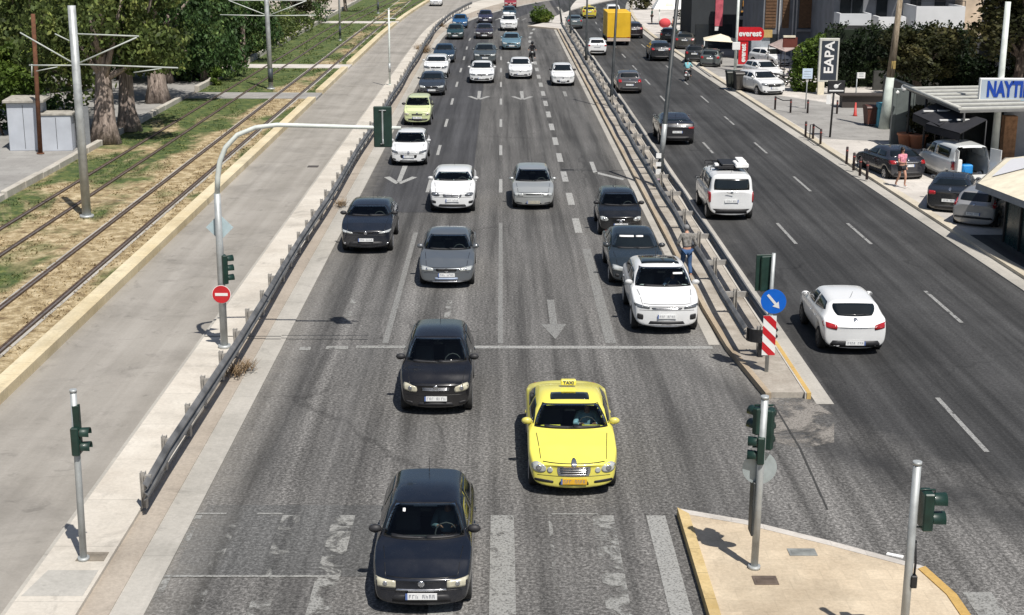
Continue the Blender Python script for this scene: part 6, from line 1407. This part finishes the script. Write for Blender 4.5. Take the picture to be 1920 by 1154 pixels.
    if helmet: b.ball((c.x, c.y, c.z+.035), (.13, .15, .135), 14, 9); b.build('helmet', helmet, root); b = MB(); b.ball((c.x, c.y-.05, c.z+.02), (.10, .115, .05), 12, 6); b.build('visor', M['glass'], root)
    else:
        b.ball((c.x, c.y+.022, c.z+.045), (.093, .112, .098), 12, 8)
        if hair == 'long': b.ball((c.x, c.y+.07, c.z-.06), (.075, .05, .14), 10, 7)
        b.build('hair', hairm or M['hair'], root)
        b = MB()
        for sx in (-.032, .032): b.ball((c.x+sx, c.y-.084, c.z+.012), .012, 6, 5)
        b.build('eyes', M['ink'], root)
    return root
STAND = dict(pelvis=(0, 0, .95), waist=(0, 0, 1.10), chest=(0, 0, 1.32), neck=(0, 0, 1.50), head=(0, -.01, 1.63), knee_l=(.10, -.02, .50), ankle_l=(.11, .02, .09), knee_r=(-.10, -.02, .50), ankle_r=(-.11, .02, .09), elbow_l=(.27, .03, 1.12), wrist_l=(.27, -.06, .88), elbow_r=(-.27, .03, 1.12), wrist_r=(-.27, -.06, .88))
def P_(**k): d = dict(STAND); d.update(k); return d
blk = pm('black_cloth', (.02, .02, .024), .9); jean = pm('blue_denim', (.04, .09, .20), .9, 0, 0, .25, 9); shoeb = pm('black_shoes', (.02, .02, .02), .7); wsh = pm('white_shoes', (.7, .7, .68), .7)
# man between the cars and the median, seen from the back, head bent
p = G(1282, 500, 0.0); p = V((5.55, p.y, 0)); 
person((G(1286, 522, 0).x, G(1286, 522, 0).y, 0), pi+.1, P_(waist=(0, -.02, 1.10), chest=(0, -.06, 1.33), neck=(0, -.10, 1.50), head=(0, -.17, 1.60), knee_l=(.10, -.16, .52), ankle_l=(.11, -.10, .10), knee_r=(-.10, .02, .50), ankle_r=(-.11, .20, .14), elbow_l=(.30, -.02, 1.13), wrist_l=(.22, -.24, 1.05), elbow_r=(-.30, .0, 1.12), wrist_r=(-.24, -.20, 1.0)),
       pm('grey_mottled_jacket', (.20, .19, .175), .9, 0, 0, .6, 12), jean, shoeb, 'man in a mottled grey jacket and jeans walking along the median barrier', hairm=pm('grey_cap', (.22, .22, .22), .9))
# woman walking on the forecourt
p = G(1688, 352, .1)
person(p, .35, P_(knee_l=(.09, -.20, .53), ankle_l=(.09, -.16, .14), knee_r=(-.08, .02, .50), ankle_r=(-.09, .24, .15), elbow_l=(.24, .10, 1.13), wrist_l=(.22, -.02, .92), elbow_r=(-.23, -.08, 1.13), wrist_r=(-.14, -.25, 1.12)),
       pm('pink_blouse', (.62, .24, .30), .9, 0, 0, .5, 14), blk, wsh, 'woman in a rose patterned top and black shorts walking past the black parked saloon', long_legs=False, sleeves='short', hair='long')
SIT = dict(pelvis=(0, .05, .80), waist=(0, .03, .96), chest=(0, -.03, 1.17), neck=(0, -.06, 1.34), head=(0, -.09, 1.47), knee_l=(.20, -.36, .72), ankle_l=(.22, -.26, .32), knee_r=(-.20, -.36, .72), ankle_r=(-.22, -.26, .32), elbow_l=(.30, -.22, 1.02), wrist_l=(.30, -.46, .98), elbow_r=(-.30, -.22, 1.02), wrist_r=(-.30, -.46, .98))
def motorbike(name, loc, rz, col, label, box=None, fairing=None):
    """two wheeler, front towards -y"""
    root = empty(name, loc, rz, label, 'motorbike')
    for nm, y in (('wheel', -.62), ('wheel', .62)):
        b = MB().mat(M['rubber']); R = .28; n = 18; vs = []; fs = []
        for k in range(n):
            a = 2*pi*k/n
            for q in range(6): c = 2*pi*q/6; rr = R-.05+.05*cos(c); vs.append((.05*sin(c), y+rr*cos(a), R+rr*sin(a)))
        for k in range(n):
            for q in range(6): fs.append((k*6+q, k*6+(q+1) % 6, ((k+1) % n)*6+(q+1) % 6, ((k+1) % n)*6+q))
        b.add(vs, fs, True)
        for k in range(5): a = 2*pi*k/5; b.tube([(0, y, R), (0, y+.2*cos(a), R+.2*sin(a))], .015, 5)
        b.build(nm, None, root)
    b = MB(); b.tube([(0, -.62, .28), (0, -.50, .62), (0, -.40, .95)], [.03, .035, .03], 8); b.tube([(-.32, -.36, 1.0), (-.1, -.42, .98), (.1, -.42, .98), (.32, -.36, 1.0)], .016, 6); b.build('handlebar', M['black'], root)
    pc = paint(col)
    me = skin_mesh([(0, -.52, .78), (0, -.42, .55), (0, -.15, .32), (0, .2, .38), (0, .5, .62), (0, .78, .72)], [(i, i+1) for i in range(5)], [(.19, .10), (.17, .08), (.15, .08), (.15, .13), (.13, .12), (.08, .05)], pc, 'fairing', 2); o = link(bpy.data.objects.new('fairing', me)); o.parent = root
    b = MB(); b.ball((0, .22, .76), (.15, .42, .07), 12, 7); b.build('seat', M['black'], root)
    b = MB(); b.ball((0, -.60, .80), (.10, .04, .07)); b.build('headlight', M['lamp'], root)
    b = MB(); b.box((-.06, .80, .62), (.06, .84, .70)); b.build('taillight', M['red'], root)
    if box: b = MB(); b.box((-.2, .55, .86), (.2, .92, 1.18), bev=.05); b.build('top_box', box, root)
    b = MB(); b.box((-.08, .84, .44), (.08, .86, .58)); b.build('number_plate', M['plate'], root)
    return root
p = G(998, 117, 0); motorbike('motorcycle', (p.x, p.y+.8, 0), 0, (.02, .02, .022), 'black motorcycle riding towards the camera behind the white saloon of the third lane')
person((p.x, p.y+.8, 0), 0, SIT, blk, blk, shoeb, 'motorcyclist all in black with dark helmet riding towards the camera', helmet=pm('black_helmet', (.02, .02, .022), .25))
p = G(1291, 154, 0); motorbike('scooter', (p.x, p.y+.8, 0), pi-.25, (.55, .56, .56), 'pale scooter ridden away along the right kerb')
person((p.x, p.y+.8, 0), pi-.25, SIT, pm('pale_blue_shirt', (.22, .52, .58), .9), blk, shoeb, 'scooter rider in a pale turquoise shirt heading away', helmet=pm('dark_helmet', (.03, .035, .04), .3))
for i, (u, v, c, lab) in enumerate(((1458, 160, (.02, .02, .022), 'dark scooter parked under the pinkish awning'), (1468, 150, (.05, .03, .10), 'dark violet scooter parked behind the white crossover'), (1476, 163, (.03, .03, .03), 'black motorbike parked at the left of the yellow green bush'))):
    q = G(u, v, .1); motorbike('parked_scooter', q, .8+.3*i, c, lab)
# drivers seen through the windscreens
DRV = dict(pelvis=(0, .12, .52), waist=(0, .14, .66), chest=(0, .12, .90), neck=(0, .08, 1.07), head=(0, .05, 1.19), knee_l=(.12, -.34, .62), ankle_l=(.12, -.55, .35), knee_r=(-.12, -.34, .62), ankle_r=(-.12, -.55, .35), elbow_l=(.26, -.08, .80), wrist_l=(.15, -.32, .90), elbow_r=(-.26, -.08, .80), wrist_r=(-.15, -.32, .90))
for rt, yc, dz, sh, lab in ((PUNTO, .98, .02, pm('dim_blue_shirt', (.12, .20, .24), .9), 'driver in a blue grey shirt inside the near black hatchback'), (TAXI, 1.15, .04, pm('light_blue_shirt', (.30, .48, .58), .9), 'taxi driver in a light blue shirt at the wheel'), (EVO, 1.02, .12, pm('navy_shirt', (.04, .07, .13), .9), 'driver in a navy top inside the white glass roofed crossover')):
    L = rt['_L']; person((rt.location.x+.37, rt.location.y-L/2+yc+1.0, dz), 0, DRV, sh, jean, shoeb, lab)
PEDS = [(1262, 64, (.55, .36, .30), 'pedestrian in a salmon top by the red parasol'), (1300, 66, (.05, .25, .28), 'pedestrian in a teal shirt behind the dark parked crossover'), (1354, 62, (.45, .46, .48), 'pedestrian in a pale grey top at the shop front'), (1222, 45, (.05, .30, .22), 'pedestrian in green by the white parasol stand')]
for u, v, c, lab in PEDS:
    person(G(u, v, .1), random.uniform(0, 6), P_(), pm('pedestrian_top', c, .9), blk, shoeb, lab, group='people on the far right pavement', sleeves='short')
for o in [o for o in bpy.data.objects if '_L' in o]: del o['_L']

# ================================================================ TREES AND PLANTS
def leaves(mb, blobs, n, size, seed, flat=.5, shell=.55, droop=0):
    rn = random.Random(seed); tot = sum(b_[1][0]*b_[1][1]+b_[1][2]*b_[1][0] for b_ in blobs)
    vs = []; fs = []
    for c, r in blobs:
        k = int(n*(r[0]*r[1]+r[2]*r[0])/tot)
        for _ in range(k):
            while True:
                d = V((rn.uniform(-1, 1), rn.uniform(-1, 1), rn.uniform(-1, 1))); l = d.length
                if .05 < l <= 1: break
            rr = shell+(1-shell)*rn.random()**.6; d = d/l*rr
            bumpy = 1+.28*noise.noise(d*2.3+V(c)*.7)
            p = V((c[0]+d.x*r[0]*bumpy, c[1]+d.y*r[1]*bumpy, c[2]+d.z*r[2]*bumpy))
            if noise.noise(p*.9+V((seed, 0, 0))) < -.22: continue
            s = size*rn.uniform(.6, 1.35)
            a = V((rn.gauss(0, 1), rn.gauss(0, 1), rn.gauss(0, flat))).normalized(); b_ = a.cross(V((rn.gauss(0, 1), rn.gauss(0, 1), rn.gauss(0, 1)))).normalized()
            if droop: a = (a*.5+V((0, 0, -droop))).normalized(); b_ = a.cross(V((rn.gauss(0, 1), rn.gauss(0, 1), .1))).normalized()
            q = len(vs); vs += [p-a*s*.5, p+b_*s*.30, p+a*s*.6, p-b_*s*.30]; fs.append((q, q+1, q+2, q+3))
    mb.add(vs, fs)
LG1 = leafmat('olive_green_leaves', (.040, .062, .018), (.095, .13, .036), (.25, .28, .08), .9)
LG5 = leafmat('very_dark_green_leaves', (.008, .016, .007), (.016, .030, .010), (.035, .05, .016))  # darkest leaf green, for the hedge and shrub beds at right
LG2 = leafmat('deep_green_leaves', (.028, .060, .020), (.058, .108, .034), (.15, .21, .06))
LG3 = leafmat('bright_green_leaves', (.05, .09, .015), (.11, .17, .03), (.24, .28, .06))
LG4 = leafmat('dull_olive_leaves', (.016, .020, .008), (.040, .043, .015), (.12, .105, .04))
def tree(base, h, trunks, blobs, n, size, mat, label, seed, name='tree', barkm=None, r0=.3, droop=0, group=None, flat=.5, shell=.45):
    root = empty(name, base, 0, label, 'tree', group); rn = random.Random(seed)
    b = MB()
    for k in range(trunks):
        a = rn.uniform(0, 6.28) if trunks > 1 else 0; o_ = V((cos(a), sin(a), 0))*(r0*.5 if trunks > 1 else 0)
        tip = V((rn.uniform(-.5, .5), rn.uniform(-.5, .5), h*.62)); pts = []; rd = []
        for i in range(7):
            t = i/6; pts.append(o_+tip*t+V((.12*sin(t*5+seed), .12*cos(t*4+seed), 0))*t); rd.append(r0*(1.25-.85*t) if i else r0*1.55)
        b.tube(pts, rd, 11)
        if trunks == 1:
            for k2 in range(4):   # root flare ridges
                a = rn.uniform(0, 6.28); b.tube([(cos(a)*r0*1.5, sin(a)*r0*1.5, -.05), (cos(a)*r0*.8, sin(a)*r0*.8, h*.12), (cos(a)*r0*.5, sin(a)*r0*.5, h*.3)], [r0*.5, r0*.36, r0*.2], 7)
    for c, r in blobs[:10]:
        st_ = V((0, 0, h*.28+rn.uniform(0, h*.2))); e_ = V(c); b.tube([st_, st_.lerp(e_, .5)+V((0, 0, -.2)), e_], [r0*.42, r0*.26, r0*.08], 7)
    b.build('trunk', barkm or M['bark'], root)
    mb = MB(); leaves(mb, blobs, n, size, seed, flat, shell, droop); mb.build('crown', mat, root); return root
def ring(h, z0, z1, rad, k, seed, bl=(1.4, 1.4, 1.2)):
    rn = random.Random(seed); out = []
    for i in range(k):
        a = 2*pi*i/k*1.6+rn.uniform(0, .8); q = rn.uniform(.25, 1)*rad; s = rn.uniform(.75, 1.25)
        out.append(((q*cos(a), q*sin(a), z0+(z1-z0)*((i*.618) % 1)), (bl[0]*s, bl[1]*s, bl[2]*s)))
    return out
TG = 'big trees lining the tram lawn on the left'
q = G(200, 268, .12); tree(q, 10, 1, ring(10, 4.9, 9.5, 2.8, 16, 1, (1.5, 1.5, 1.1))+[((-1.6, .4, 4.2), (1.2, 1, .9)), ((1.7, .6, 4.2), (1.2, 1.0, .9)), ((-3, 0, 4.6), (1.4, 1.4, 1.1)), ((3, .4, 4.6), (1.4, 1.4, 1.2))], 15000, .26, LG1, 'thickest pale trunked tree right behind the near tram mast', 11, r0=.50, group=TG, droop=.4)
q = G(240, 246, .12); tree(q, 10, 1, ring(10, 4.8, 9.5, 3.0, 14, 2, (1.5, 1.5, 1.2))+[((1.5, .4, 3.9), (1.2, 1, .9))], 12000, .26, LG1, 'second pale trunked tree, a step right of the thickest one', 12, r0=.42, group=TG, droop=.4)
q = G(297, 192, .12); tree(q, 10, 1, ring(10, 3.2, 9, 3.2, 16, 3, (1.7, 1.7, 1.4))+[((2.2, .6, 3.1), (1.3, 1.2, 1.0)), ((-1.8, .6, 3.2), (1.3, 1.2, 1.0)), ((3.2, .5, 3.6), (1.5, 1.4, 1.4))], 14000, .28, LG2, 'broad trunked tree where the stone border starts to recede', 13, r0=.55, group=TG, droop=.5)
q = G(384, 152, .12); tree(q, 9, 1, ring(9, 1.6, 8, 2.4, 18, 4, (1.4, 1.4, 1.3))+[((-1.4, -.3, 1.3), (1.2, 1.2, 1.1)), ((1.6, 0, 1.2), (1.2, 1.2, 1.0))], 14000, .28, LG2, 'slim trunked dark tree with branches nearly to the ground, left of the lawn mast', 14, r0=.22, group=TG, droop=.5)
q = G(455, 118, .12); tree(q, 9, 1, ring(9, 2.2, 8, 2.2, 16, 5, (1.4, 1.4, 1.3))+[((-1.6, 0, 1.4), (1.3, 1.2, 1.2))], 12000, .28, LG2, 'grey trunked tree directly left of the lawn mast', 15, r0=.20, group=TG, droop=.5)
q = G(340, 165, .12)+V((-1.5, 3, 0)); tree(q, 9, 1, ring(9, 1.2, 8, 2.6, 18, 6, (1.6, 1.6, 1.4)), 13000, .28, LG2, 'dense dark tree between the broad trunk and the slim trunk', 16, r0=.25, group=TG, droop=.5)
q = G(420, 150, .12)+V((-1, 2, 0)); tree(q, 8, 1, ring(8, 1.0, 7, 2.3, 16, 7, (1.5, 1.5, 1.3)), 12000, .28, LG2, 'low branching dark tree in the middle of the dark row', 17, r0=.22, group=TG, droop=.5)
BGt = 'trees filling the back of the left side'
bk = [(-27, 84, 1.0, LG1, 'olive tree in the second row behind the utility cabin'), (-31, 96, .5, LG4, 'dull tree in the second row, far left behind the cabin'), (-27, 104, .4, LG2, 'dark tree in the second row behind the broad trunk'), (-34, 112, .3, LG2, 'dark tree deep in the left grove'), (-27, 122, .2, LG2, 'dark tree in the second row near the lawn mast'), (-34, 134, .2, LG1, 'olive tree far behind the dark row'), (-42, 118, .2, LG4, 'dull tree at the far left edge of the grove'), (-28, 140, .5, LG1, 'olive tree behind the hedge past the lawn mast'), (-38, 102, .3, LG1, 'olive tree above the bright bush'), (-45, 134, .2, LG2, 'rear most tree of the left grove')]
for i, (x, y, zb, mt, lab) in enumerate(bk):
    tree((x, y, .1), 9, 1, ring(9, zb+1.2, 8.5, 3.2, 16, 20+i, (2.1, 2.1, 1.8)), 9000, .36, mt, lab, 30+i, r0=.28, group=BGt, barkm=M['barkdark'], droop=.4)
def bush(base, blobs, n, size, mat, label, seed, name='bush', cat='bush', group=None, shell=.5):
    root = empty(name, base, 0, label, cat, group)
    b = MB(); rn = random.Random(seed)
    for c, r in blobs[:8]: b.tube([(c[0]*.4, c[1]*.4, 0), (c[0]*.8, c[1]*.8, c[2]*.5), (c[0], c[1], c[2])], [.07, .05, .02], 6)
    b.build('stems', M['barkdark'], root); mb = MB(); leaves(mb, blobs, n, size, seed, .8, shell); mb.build('foliage', mat, root); return root
bush((XAT(14, 76, 4), 76, .1), [((0, 0, 2.8), (1.3, 1.4, 1.6)), ((.9, -.3, 2.2), (1.0, 1.0, 1.2)), ((-1.2, 0, 3.2), (1.3, 1.2, 1.6)), ((.4, .3, 3.9), (1.0, 1.0, 1.0))], 7000, .26, LG3, 'bright green shrub mass at the far left edge above the cabin', 51)
bush((-24.5, 78.5, .1), [((x, 0, .9), (1.2, .8, 1.3)) for x in (-4, -2.4, -.8, .8)], 3600, .25, LG2, 'dark hedge tucked behind the utility cabin', 52, 'hedge', 'hedge')
HB = 'bushes behind the stone border beyond the lawn mast'
for i, (u, v, s, lab) in enumerate([(515, 100, 1.0, 'first bush past the lawn mast'), (545, 90, 1.1, 'second bush past the lawn mast'), (575, 76, 1.2, 'third bush past the lawn mast, near the middle of the hedge line'), (605, 62, 1.3, 'fourth bush past the lawn mast'), (628, 46, 1.5, 'tallest dark bush just left of the thin mast'), (485, 114, .8, 'small bright bush at the foot of the lawn mast')]):
    q = G(u, v, .1); q.x = min(q.x, -21.6); bush(q, [((0, 0, .8*s), (1.7*s, 2.6*s, 1.0*s)), ((.8, 1.5, .7*s), (1.3*s, 2*s, .9*s)), ((-1.5, -1, .9*s), (1.5*s, 2*s, 1.0*s))], 2600, .26, LG3 if i in (5,) else (LG2 if i == 4 else LG1), lab, 60+i, group=HB)
for i, (u, v, lab) in enumerate([(595, 40, 'thin pale trunked tree above the bushes'), (560, 56, 'slender tree on the pale ground left of the thin mast'), (648, 22, 'slender tree just right of the thin mast'), (530, 40, 'slender tree nearest the lawn mast on the pale ground')]):
    q = G(u, v, .1); tree(q, 5, 1, ring(5, 2.4, 5, 1.6, 9, 70+i, (1.1, 1.1, .8)), 2600, .28, LG4 if i % 2 else LG1, lab, 80+i, r0=.18, group='slender trees on the pale ground beyond the lawn')
q = G(388, 160, .1); bush(q+V((.8, 0, 0)), [((0, 0, .55), (.55, .5, .6))], 700, .2, LG3, 'little potted shrub at the foot of the slim trunk', 59)
for i, (x, y) in enumerate([(-38, 160), (-30, 172), (-44, 180), (-33, 196)]):
    tree((x, y, .1), 8, 1, ring(8, 2.0, 8, 3.0, 12, 90+i, (2.2, 2.2, 1.8)), 4000, .4, (LG1, LG2, LG4, LG2)[i], ['leafy tree at the back past the grove', 'dark tree far beyond the lawn', 'dull tree at the far back left', 'farthest dark tree on the left'][i], 95+i, r0=.22, group=BGt, droop=.3)
# right side
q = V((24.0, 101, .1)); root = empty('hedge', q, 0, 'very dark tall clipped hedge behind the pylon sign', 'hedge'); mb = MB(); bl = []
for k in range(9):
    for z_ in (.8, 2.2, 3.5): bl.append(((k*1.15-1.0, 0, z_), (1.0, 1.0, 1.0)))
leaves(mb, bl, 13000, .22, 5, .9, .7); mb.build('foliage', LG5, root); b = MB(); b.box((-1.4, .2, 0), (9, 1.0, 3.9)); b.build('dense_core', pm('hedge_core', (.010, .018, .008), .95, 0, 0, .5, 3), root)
q = G(1516, 172, .1); bush(q, [((0, 0, 1.2), (.9, .9, 1.3)), ((-.4, .1, 2.3), (.9, .9, 1.0)), ((.4, 0, 3.0), (.8, .8, .9)), ((-.7, .2, 1.0), (.7, .8, 1.0))], 4200, .24, LG3, 'yellow green bamboo like bush left of the pylon sign', 101)
tree((26.6, 92, .1), 5, 1, ring(5, 2.2, 4.2, 2.0, 12, 102, (1.3, 1.2, .8)), 8000, .28, LG4, 'olive brown tree right of the stout pole before the balconies', 102, barkm=M['barkdark'])
tree((32.4, 91, .1), 10, 1, ring(10, 3.6, 8.5, 2.6, 20, 103, (1.6, 1.6, 1.3)), 12000, .30, LG4, 'large dark tree hiding the right end of the white balconies', 103, barkm=M['barkdark'])
tree((36.5, 96, .1), 9, 1, ring(9, 4.0, 8, 3.0, 12, 104, (1.8, 1.8, 1.4)), 8000, .30, LG4, 'dark tree at the upper right corner behind the leaning pole', 104, barkm=M['barkdark'])
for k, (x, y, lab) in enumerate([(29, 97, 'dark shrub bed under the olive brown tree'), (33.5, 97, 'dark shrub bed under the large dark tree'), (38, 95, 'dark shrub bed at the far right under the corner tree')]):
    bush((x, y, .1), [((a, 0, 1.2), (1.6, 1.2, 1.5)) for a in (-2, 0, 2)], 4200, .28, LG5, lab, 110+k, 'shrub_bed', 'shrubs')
b = MB(); b.box((0, 0, 0), (20, .3, 1.4)); tag(b.build('garden_wall', pm('dark_garden_wall', (.06, .06, .055), .9, 0, 0, .4, 1), loc=(25.5, 99, 0)), 'dim low garden wall under the trees at right', 'wall')
q = G(1733, 276, .1); bush(q, [((0, 0, 1.3), (.8, .7, .9)), ((.1, 0, .7), (.6, .6, .5)), ((-.5, 0, 1.6), (.5, .5, .6))], 2600, .16, LG4, 'round olive shrub in the planter beside the tall grey panel', 120)
q = G(1015, 43, .1); bush(q, [((0, 0, .9), (1.25, 1.2, 1.0)), ((.3, 0, .7), (1.1, 1, .8))], 2600, .2, LG3, 'round green bush on the island at the far end of the median', 121)
bush((3.9, 168, .1), [((0, 0, 1.0), (.6, .8, 1.1))], 900, .2, LG2, 'narrow dark shrub left of the round island bush', 122)
for i, (u, v, s, lab) in enumerate([(1300, 45, 1.3, 'olive shrub mass right of the white parasol roof'), (1200, 18, 1.0, 'small brownish tree left of the white parasol roof'), (1345, 58, 1.0, 'green hedge piece at the foot of the dark shop'), (1296, 62, .7, 'yellowish shrub behind the parked cars')]):
    q = G(u, v, .1); bush(q, [((0, 0, 1.0*s), (1.6*s, 1.4, 1.1*s)), ((1.2*s, .5, 1.6*s), (1.3*s, 1.2, 1.1*s))], 2200, .26, (LG4, LG4, LG1, LG1)[i], lab, 130+i)
for i, (x, y) in enumerate([(6, 222), (11, 226), (16.5, 226), (23, 222), (30, 224)]):
    bush((x+2, y, 0), [((a, 0, 1.2), (1.9, 1.5, 1.4)) for a in (-1.5, 1.5)], 1600, .34, LG2 if i % 2 else LG4, ['dark shrubs at the top centre behind the red car bend', 'dull shrubs at the top, left of the far white van', 'dark shrubs at the top behind the yellow lorry', 'dull shrubs at the top behind the parasol stand', 'dark shrubs at the top behind the shops'][i], 140+i, group='shrubs closing the far end')
# dry weed on the left verge and brush along the barrier
def weed(u, v, s, lab, sd):
    q = G(u, v, .12); rn = random.Random(sd); mb = MB(); vs = []; fs = []
    for _ in range(int(120*s)):
        a = rn.uniform(0, 6.28); l = rn.uniform(.12, .42)*s; p0 = V((rn.gauss(0, .12*s), rn.gauss(0, .16*s), 0)); p1 = p0+V((cos(a)*l*.7, sin(a)*l*.7, l*.6)); sd_ = V((-sin(a), cos(a), 0))*.012
        k = len(vs); vs += [p0-sd_, p0+sd_, p1+sd_*.3, p1-sd_*.3]; fs.append((k, k+1, k+2, k+3))
    mb.add(vs, fs); o = mb.build('dry_weed', pm('dry_straw', (.20, .14, .08), .9, 0, 0, .4, 6), loc=q); tag(o, lab, 'weed', 'dry weeds along the left barrier')
weed(440, 700, 1.15, 'largest dry weed clump, below the gantry post', 1); weed(462, 690, .9, 'thin dry weed right of the largest clump', 2)
for i, (u, v, lab) in enumerate([(790, 92, 'dry brush at the barrier beside the blue grey saloon'), (797, 98, 'second dry brush beside the blue grey saloon'), (826, 50, 'dry brush beside the bright blue hatchback'), (640, 385, 'thin stalk at the gutter left of the black crossover')]): weed(u, v, 2.2 if i < 3 else 1.0, lab, 5+i)
# grass blades on the tram bed
rn = random.Random(3); vs = []; fs = []
def blades(n, x0, x1, y0, y1, hh):
    for _ in range(n):
        y = y0+(y1-y0)*rn.random()**1.2; x = rn.uniform(x0, x1)
        if any(abs(x-r_) < .14 for r_ in (-13.2, -14.64, -16.95, -18.39)): continue
        if any(a < y < b_ for a, b_ in ((92.3, 96.7), (112.4, 116.4), (163.8, 168.2))): continue
        if noise.noise(V((x*.8, y*.3, 1))) < -.05: continue
        x += bendS(y); a = rn.uniform(0, 3.14); h = hh*rn.uniform(.5, 1.4); w_ = h*.5; dx, dy = cos(a)*w_, sin(a)*w_; k = len(vs)
        vs.extend([(x-dx, y-dy, .095), (x+dx, y+dy, .095), (x+dx*.6+rn.uniform(-.05, .05), y+dy*.6, .095+h), (x-dx*.5, y-dy*.5+rn.uniform(-.05, .05), .095+h*.8)]); fs.append((k, k+1, k+2, k+3))
blades(26000, -20.1, -12.4, 36, 110, .05); blades(9000, -20.1, -12.4, 110, 200, .09)
b = MB(); b.add(vs, fs); tag(b.build('grass', TURF), 'short dry and green grass over the tram tracks', 'grass', None, 'stuff')
